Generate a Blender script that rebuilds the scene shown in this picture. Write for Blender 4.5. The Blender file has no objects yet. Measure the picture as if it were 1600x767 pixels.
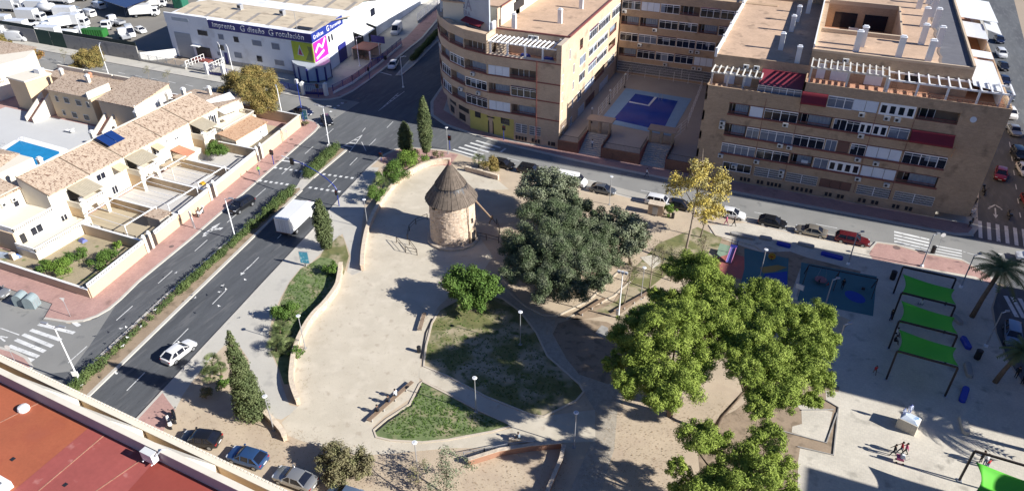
import bpy, math, random
import numpy as np
from mathutils import Vector, Matrix
from math import radians as RD, sin, cos, pi, atan2, hypot, sqrt

SC = bpy.context.scene
COL = SC.collection
rnd = random.Random(7)

# ------------------------------------------------------------ camera
CAM_H = 58.0
PITCH, ROLL, YAW, FPX = RD(33.9), RD(0.41), RD(23.3), 1120.0
def _basis():
    F = Vector((0, cos(PITCH), -sin(PITCH))); R0 = Vector((1, 0, 0)); U0 = Vector((0, sin(PITCH), cos(PITCH)))
    R_ = R0 * cos(ROLL) - U0 * sin(ROLL); U_ = U0 * cos(ROLL) + R0 * sin(ROLL)
    M = Matrix.Rotation(YAW, 3, 'Z')
    return M @ R_, M @ U_, M @ F
CR, CU, CF = _basis()
cd = bpy.data.cameras.new('camera'); cam = bpy.data.objects.new('camera', cd); COL.objects.link(cam)
m4 = Matrix((CR, CU, -CF)).transposed().to_4x4(); m4.translation = (0, 0, CAM_H); cam.matrix_world = m4
cd.sensor_width = 36; cd.lens = 36 * FPX / 1600; cd.clip_start = .5; cd.clip_end = 6000
SC.camera = cam
def at(x, y, z=0.0):
    "world point at height z seen at pixel x, y of the 1600x767 photograph"
    d = CF * FPX + CR * (x - 800) - CU * (y - 383.5); t = (CAM_H - z) / -d.z
    return (d.x * t, d.y * t)
def on_l(x, y, l):
    "(s, z) of the pixel on the vertical plane Y = l"
    d = CF * FPX + CR * (x - 800) - CU * (y - 383.5); t = l / d.y
    return (d.x * t, CAM_H + d.z * t)
def poly(pts, z=0.0): return [at(x, y, z) for x, y in pts]
AVE = RD(97.7); AU = (cos(AVE), sin(AVE)); AV = (sin(AVE), -cos(AVE))
def uv(u, v): return (u * AU[0] + v * AV[0], u * AU[1] + v * AV[1])

# ------------------------------------------------------------ light
SH_AZ, SUN_EL = RD(180.5), RD(28.5)
w = bpy.data.worlds.new('World'); SC.world = w; w.use_nodes = True
nt = w.node_tree; bg = nt.nodes['Background']
sky = nt.nodes.new('ShaderNodeTexSky'); sky.sky_type = 'NISHITA'; sky.sun_disc = False
sky.sun_elevation = SUN_EL; sky.sun_rotation = RD(90) - (SH_AZ - pi)
sky.air_density = 1.0; sky.dust_density = .2; sky.ozone_density = 1.2
tint = nt.nodes.new('ShaderNodeMix'); tint.data_type = 'RGBA'; tint.blend_type = 'MULTIPLY'; tint.inputs[0].default_value = 1; tint.inputs[7].default_value = (.72, .92, 1.42, 1)
nt.links.new(sky.outputs[0], tint.inputs[6]); nt.links.new(tint.outputs[2], bg.inputs[0]); bg.inputs[1].default_value = 0.04
sd = bpy.data.lights.new('sun', 'SUN'); sun = bpy.data.objects.new('sun', sd); COL.objects.link(sun)
sd.energy = 4.8; sd.angle = RD(.53); sd.color = (1, .97, .915)
sv = Vector((cos(SH_AZ) * cos(SUN_EL), sin(SH_AZ) * cos(SUN_EL), -sin(SUN_EL)))
sun.rotation_euler = sv.to_track_quat('-Z', 'Y').to_euler(); sun.location = (60, -20, 60)
SC.view_settings.view_transform = 'Standard'; SC.view_settings.look = 'None'
SC.view_settings.gamma = 1; SC.view_settings.exposure = 0.95; SC.view_settings.use_curve_mapping = False

# ------------------------------------------------------------ mesh helpers
from mathutils.geometry import tessellate_polygon
def tess(pts):
    n = len(pts)
    if n <= 4: return [tuple(range(n))]
    out = []
    for t in tessellate_polygon([[Vector((p[0], p[1], 0)) for p in pts]]):
        a, b, c = [pts[i] for i in t]; cr = (b[0] - a[0]) * (c[1] - a[1]) - (b[1] - a[1]) * (c[0] - a[0])
        if abs(cr) < 1e-9: continue
        out.append(tuple(t) if cr > 0 else tuple(reversed(t)))
    return out
class MB:
    def __init__(s): s.v = []; s.f = []
    def add(s, vs, fs):
        n = len(s.v); s.v += [tuple(p) for p in vs]; s.f += [tuple(i + n for i in f) for f in fs]; return s
    def box(s, x0, x1, y0, y1, z0, z1):
        x0, x1 = min(x0, x1), max(x0, x1); y0, y1 = min(y0, y1), max(y0, y1); z0, z1 = min(z0, z1), max(z0, z1)
        return s.add([(x0, y0, z0), (x1, y0, z0), (x1, y1, z0), (x0, y1, z0), (x0, y0, z1), (x1, y0, z1), (x1, y1, z1), (x0, y1, z1)],
                     [(0, 3, 2, 1), (4, 5, 6, 7), (0, 1, 5, 4), (1, 2, 6, 5), (2, 3, 7, 6), (3, 0, 4, 7)])
    def prism(s, pts, z0, z1, top=None):
        a = sum(pts[i][0] * pts[(i + 1) % len(pts)][1] - pts[(i + 1) % len(pts)][0] * pts[i][1] for i in range(len(pts)))
        if a < 0: pts = pts[::-1]
        n = len(pts); tp = top if top else pts
        vs = [(p[0], p[1], z0) for p in pts] + [(p[0], p[1], z1) for p in tp]
        tr = tess(pts); tr = tr if tr else [tuple(range(n))]
        fs = [tuple(reversed(t)) for t in tr] + [tuple(i + n for i in t) for t in tr] + [(i, (i + 1) % n, n + (i + 1) % n, n + i) for i in range(n)]
        return s.add(vs, fs)
    def sheet(s, pts, z):
        a = sum(pts[i][0] * pts[(i + 1) % len(pts)][1] - pts[(i + 1) % len(pts)][0] * pts[i][1] for i in range(len(pts)))
        if a < 0: pts = pts[::-1]
        return s.add([(p[0], p[1], z) for p in pts], tess(pts))
    def beam(s, p, q, w, h=None):
        h = h or w; p = Vector(p); q = Vector(q); d = (q - p)
        if d.length < 1e-6: return s
        d.normalize(); up = Vector((0, 0, 1)) if abs(d.z) < .95 else Vector((0, 1, 0))
        a = d.cross(up).normalized(); b = a.cross(d).normalized(); a *= w / 2; b *= h / 2
        vs = [p - a - b, p + a - b, p + a + b, p - a + b, q - a - b, q + a - b, q + a + b, q - a + b]
        return s.add(vs, [(0, 3, 2, 1), (4, 5, 6, 7), (0, 1, 5, 4), (1, 2, 6, 5), (2, 3, 7, 6), (3, 0, 4, 7)])
    def tube(s, pts, r, n=8, cap=True):
        pts = [Vector(p) for p in pts]; k = len(pts); rr = r if isinstance(r, (list, tuple)) else [r] * k
        n0 = len(s.v); ref = None
        for i, p in enumerate(pts):
            d = (pts[min(i + 1, k - 1)] - pts[max(i - 1, 0)]).normalized()
            if ref is None: ref = Vector((1, 0, 0)) if abs(d.x) < .8 else Vector((0, 1, 0))
            a = d.cross(ref).normalized(); b = d.cross(a).normalized(); ref = -d.cross(a).cross(d) if False else ref
            for j in range(n):
                t = 2 * pi * j / n; q = p + (a * cos(t) + b * sin(t)) * rr[i]; s.v.append(tuple(q))
        for i in range(k - 1):
            for j in range(n):
                a0 = n0 + i * n + j; a1 = n0 + i * n + (j + 1) % n; s.f.append((a0, a0 + n, a1 + n, a1))
        if cap: s.f.append(tuple(n0 + j for j in range(n))); s.f.append(tuple(n0 + (k - 1) * n + n - 1 - j for j in range(n)))
        return s
    def lathe(s, prof, n=16, c=(0, 0, 0)):
        n0 = len(s.v)
        for r, z in prof:
            for j in range(n):
                t = 2 * pi * j / n; s.v.append((c[0] + r * cos(t), c[1] + r * sin(t), c[2] + z))
        for i in range(len(prof) - 1):
            for j in range(n):
                a0 = n0 + i * n + j; a1 = n0 + i * n + (j + 1) % n; s.f.append((a0, a1, a1 + n, a0 + n))
        s.f.append(tuple(n0 + n - 1 - j for j in range(n))); s.f.append(tuple(n0 + (len(prof) - 1) * n + j for j in range(n)))
        return s
    def wheel(s, x, y, z, r, w, n=14):
        n0 = len(s.v)
        for yy in (y - w / 2, y + w / 2):
            for j in range(n): s.v.append((x + r * cos(2 * pi * j / n), yy, z + r * sin(2 * pi * j / n)))
        for j in range(n): s.f.append((n0 + j, n0 + n + j, n0 + n + (j + 1) % n, n0 + (j + 1) % n))
        s.f.append(tuple(n0 + j for j in range(n))); s.f.append(tuple(n0 + 2 * n - 1 - j for j in range(n)))
        return s
    def mesh(s, name, m=None, smooth=False):
        me = bpy.data.meshes.new(name); me.from_pydata(s.v, [], s.f); me.update()
        if m: me.materials.append(m)
        if smooth: me.shade_smooth()
        return me
    def build(s, name, m=None, parent=None, smooth=False, loc=None, rot=0):
        o = bpy.data.objects.new(name, s.mesh(name, m, smooth)); COL.objects.link(o)
        if parent: o.parent = parent
        if loc is not None: o.location = loc
        if rot: o.rotation_euler = (0, 0, rot)
        return o

def empty(name, loc=(0, 0, 0), rot=0.0):
    o = bpy.data.objects.new(name, None); COL.objects.link(o); o.location = loc if len(loc) == 3 else (loc[0], loc[1], 0)
    o.rotation_euler = (0, 0, rot); o.empty_display_size = .3; return o
def tag(o, label, cat, group=None, kind=None):
    if label: o['label'] = label
    if cat: o['category'] = cat
    if group: o['group'] = group
    if kind: o['kind'] = kind
    return o
KIDS = {}
def dup(src, loc, rot=0.0, label=None, mats=None, group=None, scale=None):
    r = src.copy(); COL.objects.link(r); r.location = loc if len(loc) == 3 else (loc[0], loc[1], 0)
    r.rotation_euler = (0, 0, rot)
    if scale: r.scale = (scale,) * 3 if isinstance(scale, (int, float)) else scale
    if label: r['label'] = label
    if group: r['group'] = group
    def rec(o, n):
        for ch in o.children:
            c = ch.copy(); COL.objects.link(c); c.parent = n
            if mats and ch.name.split('.')[0] in mats: setmat(c, mats[ch.name.split('.')[0]])
            rec(ch, c)
    if mats and src.type == 'MESH' and src.name.split('.')[0] in mats: setmat(r, mats[src.name.split('.')[0]])
    rec(src, r); return r
def setmat(o, m):
    o.material_slots[0].link = 'OBJECT'; o.material_slots[0].material = m

# ------------------------------------------------------------ materials
MATS = {}
def pm(name, c, rough=.85, var=.12, scale=1.5, fine=9.0, bump=.0, metal=0.0, spots=None, coord='Object', stretch=None, coat=0, emit=None, sub=None, spec=None):
    if name in MATS: return MATS[name]
    m = bpy.data.materials.new(name); m.use_nodes = True; n = m.node_tree.nodes; l = m.node_tree.links
    b = n['Principled BSDF']; b.inputs['Roughness'].default_value = rough; b.inputs['Metallic'].default_value = metal
    if spec is not None: b.inputs['Specular IOR Level'].default_value = spec
    if coat: b.inputs['Coat Weight'].default_value = coat; b.inputs['Coat Roughness'].default_value = .08
    tc = n.new('ShaderNodeTexCoord'); mp = n.new('ShaderNodeMapping'); l.new(tc.outputs[coord], mp.inputs[0])
    if stretch: mp.inputs['Scale'].default_value = stretch
    n1 = n.new('ShaderNodeTexNoise'); n1.inputs['Scale'].default_value = scale; n1.inputs['Detail'].default_value = 4; l.new(mp.outputs[0], n1.inputs[0])
    n2 = n.new('ShaderNodeTexNoise'); n2.inputs['Scale'].default_value = fine; n2.inputs['Detail'].default_value = 6; n2.inputs['Roughness'].default_value = .65; l.new(mp.outputs[0], n2.inputs[0])
    ad = n.new('ShaderNodeMath'); ad.operation = 'ADD'; l.new(n1.outputs[0], ad.inputs[0]); l.new(n2.outputs[0], ad.inputs[1])
    mr = n.new('ShaderNodeMapRange'); mr.inputs[1].default_value = .7; mr.inputs[2].default_value = 1.3
    mr.inputs[3].default_value = 1 - var; mr.inputs[4].default_value = 1 + var; l.new(ad.outputs[0], mr.inputs[0])
    mx = n.new('ShaderNodeVectorMath'); mx.operation = 'SCALE'; mx.inputs[0].default_value = c[:3]; l.new(mr.outputs[0], mx.inputs['Scale'])
    out = mx.outputs[0]
    for sp in (spots or []):   # (colour, scale, threshold, softness)
        ns = n.new('ShaderNodeTexNoise'); ns.inputs['Scale'].default_value = sp[1]; ns.inputs['Detail'].default_value = 5; l.new(mp.outputs[0], ns.inputs[0])
        r2 = n.new('ShaderNodeMapRange'); r2.inputs[1].default_value = sp[2] - sp[3]; r2.inputs[2].default_value = sp[2] + sp[3]; l.new(ns.outputs[0], r2.inputs[0])
        mm = n.new('ShaderNodeMix'); mm.data_type = 'RGBA'; l.new(r2.outputs[0], mm.inputs[0]); l.new(out, mm.inputs[6]); mm.inputs[7].default_value = (*sp[0], 1); out = mm.outputs[2]
    l.new(out, b.inputs['Base Color'])
    if bump:
        bp = n.new('ShaderNodeBump'); bp.inputs['Strength'].default_value = bump; bp.inputs['Distance'].default_value = .05; l.new(ad.outputs[0], bp.inputs['Height']); l.new(bp.outputs[0], b.inputs['Normal'])
    MATS[name] = m; return m
def rgb(*a): return tuple(((x / 255 + .055) / 1.055) ** 2.4 if x > 10 else x / 255 / 12.92 for x in a)

def brick_mat(name, c1, c2, mortar, horizontal=False):
    if name in MATS: return MATS[name]
    m = pm(name, c1, .9, .14, .35, 5.0, spots=[(tuple(x * .62 for x in c1), .5, .66, .06)]); n = m.node_tree.nodes; l = m.node_tree.links; b = n['Principled BSDF']
    src = b.inputs['Base Color'].links[0].from_socket
    tc = n.new('ShaderNodeTexCoord'); sx = n.new('ShaderNodeSeparateXYZ'); l.new(tc.outputs['Object'], sx.inputs[0])
    ad = n.new('ShaderNodeMath'); ad.operation = 'ADD'; l.new(sx.outputs[0], ad.inputs[0]); l.new(sx.outputs[1], ad.inputs[1])
    cb = n.new('ShaderNodeCombineXYZ')
    if horizontal: l.new(sx.outputs[0], cb.inputs[0]); l.new(sx.outputs[1], cb.inputs[1])
    else: l.new(ad.outputs[0], cb.inputs[0]); l.new(sx.outputs[2], cb.inputs[1])
    br = n.new('ShaderNodeTexBrick'); l.new(cb.outputs[0], br.inputs[0]); br.inputs['Scale'].default_value = 1.0
    br.inputs['Brick Width'].default_value = .5 if not horizontal else .4; br.inputs['Row Height'].default_value = .16 if not horizontal else .4
    br.inputs['Mortar Size'].default_value = .012; br.inputs['Color1'].default_value = (1, 1, 1, 1); br.inputs['Color2'].default_value = (*[x / y for x, y in zip(c2, c1)], 1)
    br.inputs['Mortar'].default_value = (*[x / y for x, y in zip(mortar, c1)], 1)
    mu = n.new('ShaderNodeMix'); mu.data_type = 'RGBA'; mu.blend_type = 'MULTIPLY'; mu.inputs[0].default_value = 1
    l.new(src, mu.inputs[6]); l.new(br.outputs[0], mu.inputs[7]); l.new(mu.outputs[2], b.inputs['Base Color']); return m

def tile_mat(name, base, dark, mid, sx=3.0, sy=5.5):
    m = bpy.data.materials.new(name); m.use_nodes = True; n = m.node_tree.nodes; l = m.node_tree.links
    b = n['Principled BSDF']; b.inputs['Roughness'].default_value = .9
    tc = n.new('ShaderNodeTexCoord'); mp = n.new('ShaderNodeMapping'); l.new(tc.outputs['Object'], mp.inputs[0]); mp.inputs['Scale'].default_value = (sx, sy, 1)
    vo = n.new('ShaderNodeTexVoronoi'); vo.inputs['Scale'].default_value = 1.35; l.new(mp.outputs[0], vo.inputs[0])
    sc = n.new('ShaderNodeSeparateColor'); l.new(vo.outputs['Color'], sc.inputs[0])
    rp = n.new('ShaderNodeValToRGB'); rp.color_ramp.interpolation = 'CONSTANT'; e = rp.color_ramp.elements
    e[0].color = (*base, 1); e[1].position = .45; e[1].color = (*[x * .86 for x in base], 1)
    a = e.new(.66); a.color = (*mid, 1); a = e.new(.82); a.color = (*dark, 1); a = e.new(.93); a.color = (*[x * 1.1 for x in base], 1)
    l.new(sc.outputs[0], rp.inputs[0])
    wv = n.new('ShaderNodeTexWave'); wv.bands_direction = 'Y'; wv.inputs['Scale'].default_value = 1.25; wv.inputs['Distortion'].default_value = .4; l.new(tc.outputs['Object'], wv.inputs[0])
    mr = n.new('ShaderNodeMapRange'); mr.inputs[3].default_value = .86; mr.inputs[4].default_value = 1.06; l.new(wv.outputs[1], mr.inputs[0])
    mx = n.new('ShaderNodeVectorMath'); mx.operation = 'SCALE'; l.new(rp.outputs[0], mx.inputs[0]); l.new(mr.outputs[0], mx.inputs['Scale']); l.new(mx.outputs[0], b.inputs['Base Color'])
    bp = n.new('ShaderNodeBump'); bp.inputs['Strength'].default_value = .7; bp.inputs['Distance'].default_value = .06; l.new(wv.outputs[1], bp.inputs['Height']); l.new(bp.outputs[0], b.inputs['Normal'])
    MATS[name] = m; return m

M_ = {}
def mk():
    g = M_
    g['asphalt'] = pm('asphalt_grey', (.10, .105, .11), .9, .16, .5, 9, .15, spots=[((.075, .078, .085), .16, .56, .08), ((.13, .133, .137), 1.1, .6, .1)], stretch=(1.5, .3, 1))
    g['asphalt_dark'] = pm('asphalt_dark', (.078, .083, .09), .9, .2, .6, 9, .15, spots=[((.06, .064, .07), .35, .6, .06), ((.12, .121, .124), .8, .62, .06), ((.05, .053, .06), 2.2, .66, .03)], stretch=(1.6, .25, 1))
    g['asphalt_light'] = pm('asphalt_worn', (.215, .212, .20), .9, .1, .2, 12, .15, spots=[((.25, .245, .23), .1, .55, .1), ((.16, .16, .155), .5, .66, .05)])
    g['ground'] = pm('dry_earth', (.34, .27, .2), .95, .15, .05, 3, .1)
    g['pinkpave'] = brick_mat('pink_paving', (.43, .26, .22), (.39, .23, .20), (.33, .22, .19), True)
    g['greypave'] = pm('grey_concrete_paving', (.46, .435, .38), .9, .07, .3, 6, .05, spots=[((.38, .36, .32), .5, .62, .05)])
    g['kerb'] = pm('kerb_stone', (.47, .44, .39), .85, .1, 1, 10)
    g['sand'] = pm('pale_sand', (.505, .45, .355), .95, .1, .2, 11, .25, spots=[((.455, .40, .31), .22, .62, .1), ((.56, .50, .40), .5, .6, .1), ((.42, .36, .28), 1.1, .66, .05)])
    g['sand2'] = pm('orange_sand', (.46, .37, .265), .95, .13, .3, 11, .25, spots=[((.42, .33, .24), .4, .6, .1), ((.36, .27, .19), 1.9, .7, .04)])
    g['dirt'] = pm('brown_dirt', (.30, .225, .155), .95, .16, .4, 5, .2, spots=[((.2, .15, .1), .9, .58, .06)])
    g['grass'] = pm('lawn_green', (.14, .18, .07), .95, .3, .8, 14, .3, spots=[((.27, .24, .14), .5, .56, .07), ((.06, .10, .025), 1.7, .6, .1)])
    g['grass_dry'] = pm('patchy_lawn', (.15, .15, .055), .95, .25, .8, 12, .3, spots=[((.36, .30, .20), .3, .52, .08), ((.09, .11, .035), .9, .6, .08)])
    g['cobble'] = pm('cobble_path', (.36, .315, .25), .9, .2, 2.5, 11, .4)
    g['plaza'] = brick_mat('plaza_slabs', (.54, .495, .41), (.51, .465, .385), (.44, .41, .36), True)
    g['white'] = pm('white_paint', (.78, .77, .74), .6, .05, 1, 6)
    g['mark'] = pm('road_marking', (.62, .62, .6), .8, .18, .8, 12, spots=[((.25, .25, .25), 2.2, .64, .05)])
    g['cream'] = pm('cream_render', (.72, .645, .50), .9, .05, .3, 4)
    g['creamw'] = pm('pale_render', (.68, .62, .51), .9, .05, .3, 4, spots=[((.62, .56, .45), .4, .68, .06)])
    g['sandw'] = pm('sand_render', (.58, .44, .28), .9, .06, .3, 4, spots=[((.48, .36, .23), .5, .66, .05)])
    g['peach'] = pm('peach_render', (.55, .42, .29), .9, .06, .3, 4)
    g['stone'] = pm('pale_stone', (.52, .43, .33), .95, .2, 1.5, 5, 1.0)
    g['brick'] = brick_mat('brown_brick', (.47, .325, .205), (.40, .275, .17), (.41, .33, .26))
    g['brickpale'] = brick_mat('tan_brick', (.54, .40, .27), (.48, .35, .24), (.5, .41, .32))
    g['redbrown'] = pm('red_brown_trim', (.19, .06, .05), .7, .1)
    g['dark'] = pm('dark_interior', (.02, .02, .024), .5, .1)
    g['glass'] = pm('window_glass', (.012, .015, .026), .1, .2, .4, 2, spec=.5)
    g['glasspale'] = pm('curtained_glass', (.16, .19, .25), .15, .15, .5, 3)
    g['rooftile'] = brick_mat('terracotta_terrace_tiles', (.52, .36, .245), (.47, .32, .215), (.48, .34, .24), True)
    g['greyroof'] = pm('grey_gravel', (.12, .12, .135), .95, .15, 1, 9)
    g['tile'] = tile_mat('mixed_clay_tiles', (.50, .385, .285), (.17, .10, .065), (.36, .255, .18))
    g['metalgrey'] = pm('galvanised_metal', (.42, .43, .45), .45, .1, 1, 8, metal=.5)
    g['metalwhite'] = pm('white_metal', (.84, .84, .84), .4, .04)
    g['black'] = pm('black_paint', (.012, .012, .014), .45, .1)
    g['blue'] = pm('blue_paint', (.02, .04, .24), .4, .08)
    g['navy'] = pm('navy_panel', (.018, .022, .17), .5, .06)
    g['wood'] = pm('weathered_wood', (.24, .165, .11), .85, .2, 2, 12, stretch=(1, 1, 6))
    g['reed'] = pm('thatched_reed', (.145, .115, .09), .95, .35, 2, 20)
    g['bark'] = pm('tree_bark', (.16, .115, .08), .95, .25, 3, 12, .4)
    g['barkgrey'] = pm('pale_bark', (.26, .21, .16), .95, .2, 3, 12, .4)
    g['rubber'] = pm('tyre_rubber', (.016, .016, .017), .8, .1)
    g['rim'] = pm('wheel_rim', (.4, .41, .42), .35, .1, metal=.6)
    g['lamp'] = pm('lamp_glass', (.5, .52, .55), .25, .05)
    g['red'] = pm('red_lens', (.35, .01, .01), .3, .1)
    g['concrete'] = pm('cast_concrete', (.33, .315, .29), .9, .12, .6, 7, .2, spots=[((.22, .21, .2), .6, .6, .08)])
    g['poolwater'] = pm('pool_water', (.015, .22, .44), .06, .15, .6, 3, .15)
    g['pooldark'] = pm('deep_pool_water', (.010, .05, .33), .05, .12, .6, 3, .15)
    g['poolrim'] = pm('pool_coping', (.62, .66, .70), .7, .05)
mk()
def S(name, mb, m, kind='structure'):
    o = mb.build(name, m); o['kind'] = kind; return o
# ================================================================= ground
S('ground', MB().sheet([(-1600, -700), (900, -700), (900, 2400), (-1600, 2400)], -.06), M_['ground'])
# carriageways: sheets 4 mm apart
S('avenue', MB().sheet([uv(-20, -70.2), uv(-20, -64), uv(112, -64), uv(150, -66), uv(300, -66), uv(300, -72.5), uv(150, -72), uv(122, -76), uv(112, -70.2)], 0), M_['asphalt'])
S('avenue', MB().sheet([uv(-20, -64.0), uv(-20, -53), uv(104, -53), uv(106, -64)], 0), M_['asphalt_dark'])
S('road_junction', MB().sheet([uv(103.9, -64), uv(103.9, -40), (-40, 97), (-50, 112), uv(124, -50), uv(132, -53), uv(150, -56), uv(300, -56), uv(300, -66), uv(150, -66), uv(111.9, -64)], -.004), M_['asphalt'])
S('street', MB().sheet([(-52, 96), (120, 95.8), (120, 107.2), (-52, 112)], .004), M_['asphalt_light'])
S('parking_lane', MB().sheet([at(800, 262), at(845, 271), at(1020, 316), at(1164, 344), at(1362, 387)] + [(14.6, 100), (4, 100.2), (-18, 100.9), (-40, 103.6)], .009), pm('parking_concrete', (.36, .34, .30), .9, .08, .4, 6))
S('back_street', MB().sheet([(-290, 102), (-84, 102), (-84, 116), (-290, 113.9)], .004), M_['asphalt_light'])
S('side_street', MB().sheet([(25, 106.9), (25, 125), (32, 190), (38, 330), (56, 330), (47, 200), (42, 106.9)], .008), M_['asphalt'])
S('east_road', MB().sheet(poly([(1600, 425), (1560, 455), (1545, 490), (1556, 540)]) + [(30, 60), (31, 30), (43, 30), (43, 97)], .008), M_['asphalt'])
S('car_park', MB().sheet([(-290, 117.6), (-140.2, 117.6), (-140.2, 230), (-290, 230)], .004), pm('car_park_tarmac', (.2, .185, .16), .9, .12, .2, 6))
S('left_street', MB().sheet(poly([(-60, 435), (20, 450), (60, 463), (84, 474), (72, 498), (110, 506), (150, 498), (180, 478), (140, 540), (110, 580), (60, 585), (-60, 560)]), .004), M_['asphalt_light'])

# raised slabs
KH = .13
def slab(name, pts, m, z0=-.05, z1=KH): return S(name, MB().prism(pts, z0, z1), m)
def ring(name, pts, wd, z, m, closed=False, z0=None):
    "a flat stone strip of width wd laid along a polyline"
    mb = MB(); n = len(pts)
    def off(i, d):
        a = Vector(pts[(i - 1) % n] if (closed or i > 0) else pts[i]); b = Vector(pts[(i + 1) % n] if (closed or i < n - 1) else pts[i])
        t = (b - a); t = Vector((t[0], t[1])).normalized(); return (pts[i][0] - t.y * d, pts[i][1] + t.x * d)
    L = [off(i, wd / 2) for i in range(n)]; R = [off(i, -wd / 2) for i in range(n)]
    for i in range(n if closed else n - 1):
        j = (i + 1) % n; q = [L[i], R[i], R[j], L[j]]
        mb.prism(q, z - .3 if z0 is None else z0, z)
    return S(name, mb, m) if name else mb
KZ = KH
bl = poly([(0, 446), (18, 452), (56, 465), (82, 474), (69, 496.5), (104, 502), (130, 500), (151, 492.6), (169.5, 482), (188, 466.5), (216, 439), (297, 373), (327, 347), (420, 267), (492, 204.5), (498, 197), (494, 191), (480, 187)], KZ)
slab('pink_pavement', bl + [(-90.6, 102.6), (-290, 102.6), (-290, 48)], M_['pinkpave'])
ring('kerb', bl[4:], .35, KZ + .006, M_['kerb'], z0=-.05)
sw = poly([(-60, 530), (0, 543), (22, 549), (40, 558), (50, 572)], KZ) + [uv(38, -70.3), uv(10, -70.3)]
slab('corner_pavement', sw + [uv(10, -130)], M_['pinkpave']); ring('kerb', sw, .35, KZ + .006, M_['kerb'], z0=-.05)
# warehouse side pavement + car park verge
N1 = [(-290, 114.2), (-146, 113.9), (-103, 113.7), (-93.5, 113.5), (-90.6, 114.4), (-89.2, 116.4), (-88.7, 120), (-88.9, 126), (-89.6, 134), (-92.3, 157.6), (-99, 185), (-112, 260)]
slab('north_pavement', N1 + [(-135, 260), (-135, 117.3), (-290, 117.3)], M_['greypave'])
slab('north_pink_pavement', [(-97, 113.9), (-93.5, 113.9), (-91, 114.8), (-89.6, 116.6), (-89.1, 120), (-89.3, 126), (-90, 134), (-92.7, 157.6), (-99.4, 185), (-112.4, 260), (-116.5, 260), (-103, 185), (-96.4, 157), (-94.2, 134), (-93.5, 121), (-97, 118)], M_['pinkpave'], .1, KZ + .004)
ring('kerb', N1, .3, KZ + .008, M_['kerb'], z0=-.05)
# pavement in front of both brick blocks
N2 = [(-80, 250), (-76, 165), (-74.2, 145), (-72.5, 131), (-70.3, 121.5), (-67, 115.6), (-62.4, 112.6), (-55, 110.6), (-48.5, 109.4), (-34, 107.9), (-12, 107.2), (25, 106.8), (27.2, 107.5), (28.2, 110), (28.6, 116), (33, 150), (40, 215), (44, 300)]
slab('facade_pavement', N2 + [(20, 300), (-60, 300)], M_['greypave'])
slab('facade_pink_pavement', [(-73.9, 145), (-72.1, 131), (-69.9, 121.8), (-66.8, 116.1), (-62.3, 113.1), (-55, 111.1), (-48.5, 109.9), (-34, 108.4), (-12, 107.7), (25, 107.3), (26.8, 108), (27.6, 110), (26.9, 110.8), (-48, 110.8), (-57, 113.4), (-66, 118.8), (-70, 130), (-71.8, 145)], M_['pinkpave'], .1, KZ + .004)
ring('kerb', N2, .3, KZ + .008, M_['kerb'], z0=-.05)
# park block
PK = [(212, 656), (380, 476), (404, 450), (492, 356), (536, 304), (576, 262), (590, 250), (600, 242), (618, 233), (640, 230), (696, 235), (717, 240), (740, 248), (800, 264), (845, 273), (930, 295), (1020, 318), (1164, 346), (1250, 366), (1300, 376), (1359.5, 388), (1370, 378), (1400, 382), (1450, 396), (1504, 406), (1545, 428), (1560, 450), (1552, 480), (1558, 520), (1575, 560), (1600, 600)]
pk = poly(PK, KZ)
slab('park_ground', pk + [(42, 20), (-40, 10), uv(24, -53.3)], M_['sand2'])
ring('kerb', [uv(24, -53.3)] + pk[:6], .32, KZ + .01, M_['kerb'], z0=-.05)
ring('kerb', pk[5:-4], .32, KZ + .01, M_['kerb'], z0=-.05)
def lay(name, pts, m, k=1): return S(name, MB().sheet(poly(pts, KZ), KZ + .004 * k), m)
lay('pavement', [(212, 656), (380, 476), (404, 450), (492, 356), (536, 304), (578, 261), (592, 262), (585, 280), (570, 310), (566, 350), (563, 380), (566, 424), (535, 470), (540, 432), (548, 400), (535, 365), (505, 392), (487, 410), (470, 418), (452, 440), (440, 462), (427, 490), (420, 520), (421, 545), (432, 570), (440, 600), (452, 632), (470, 636), (440, 655), (420, 652), (408, 640), (395, 600), (388, 560), (370, 535), (350, 540), (330, 560), (300, 596), (285, 618), (274, 640), (258, 668), (245, 690)], M_['greypave'], 1)
lay('pavement', [(245, 690), (258, 668), (274, 640), (262, 625), (252, 610), (212, 656)], M_['pinkpave'], 2)
lay('pavement', [(592, 251), (603, 243), (620, 235), (640, 232), (696, 237), (716, 242), (700, 262), (676, 262), (640, 270), (612, 262)], M_['pinkpave'], 2)
lay('esplanade', [(567, 424), (568, 403), (572, 377), (577, 356), (590, 330), (603, 312), (618, 291), (639, 275), (665, 262), (690, 258), (730, 268), (778, 282), (800, 300), (812, 340), (800, 400), (745, 440), (700, 465), (684, 480), (668, 520), (658, 560), (655, 596), (642, 622), (600, 650), (582, 668), (540, 690), (520, 700), (475, 690), (450, 680), (440, 660), (467, 633), (459, 606), (459, 575), (465, 546), (476, 518), (502, 484), (525, 450), (533, 418), (550, 430)], M_['sand'], 3)
lay('esplanade_edge', [(700, 300), (800, 296), (840, 330), (900, 350), (1000, 330), (1060, 345), (1130, 385), (1110, 400), (1000, 400), (940, 440), (900, 470), (800, 470), (745, 440), (770, 400)], M_['sand2'], 4)
lay('lawn', [(454, 440), (470, 420), (487, 411), (500, 402), (518, 404), (532, 418), (528, 455), (510, 478), (492, 497), (476, 518), (462, 550), (458, 580), (456, 600), (444, 600), (434, 570), (424, 545), (424, 520), (432, 490), (442, 462)], M_['grass'], 4)
lay('lawn', [(500, 402), (505, 392), (530, 368), (537, 372), (545, 400), (537, 430), (532, 418), (518, 404)], M_['grass_dry'], 4)
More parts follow.
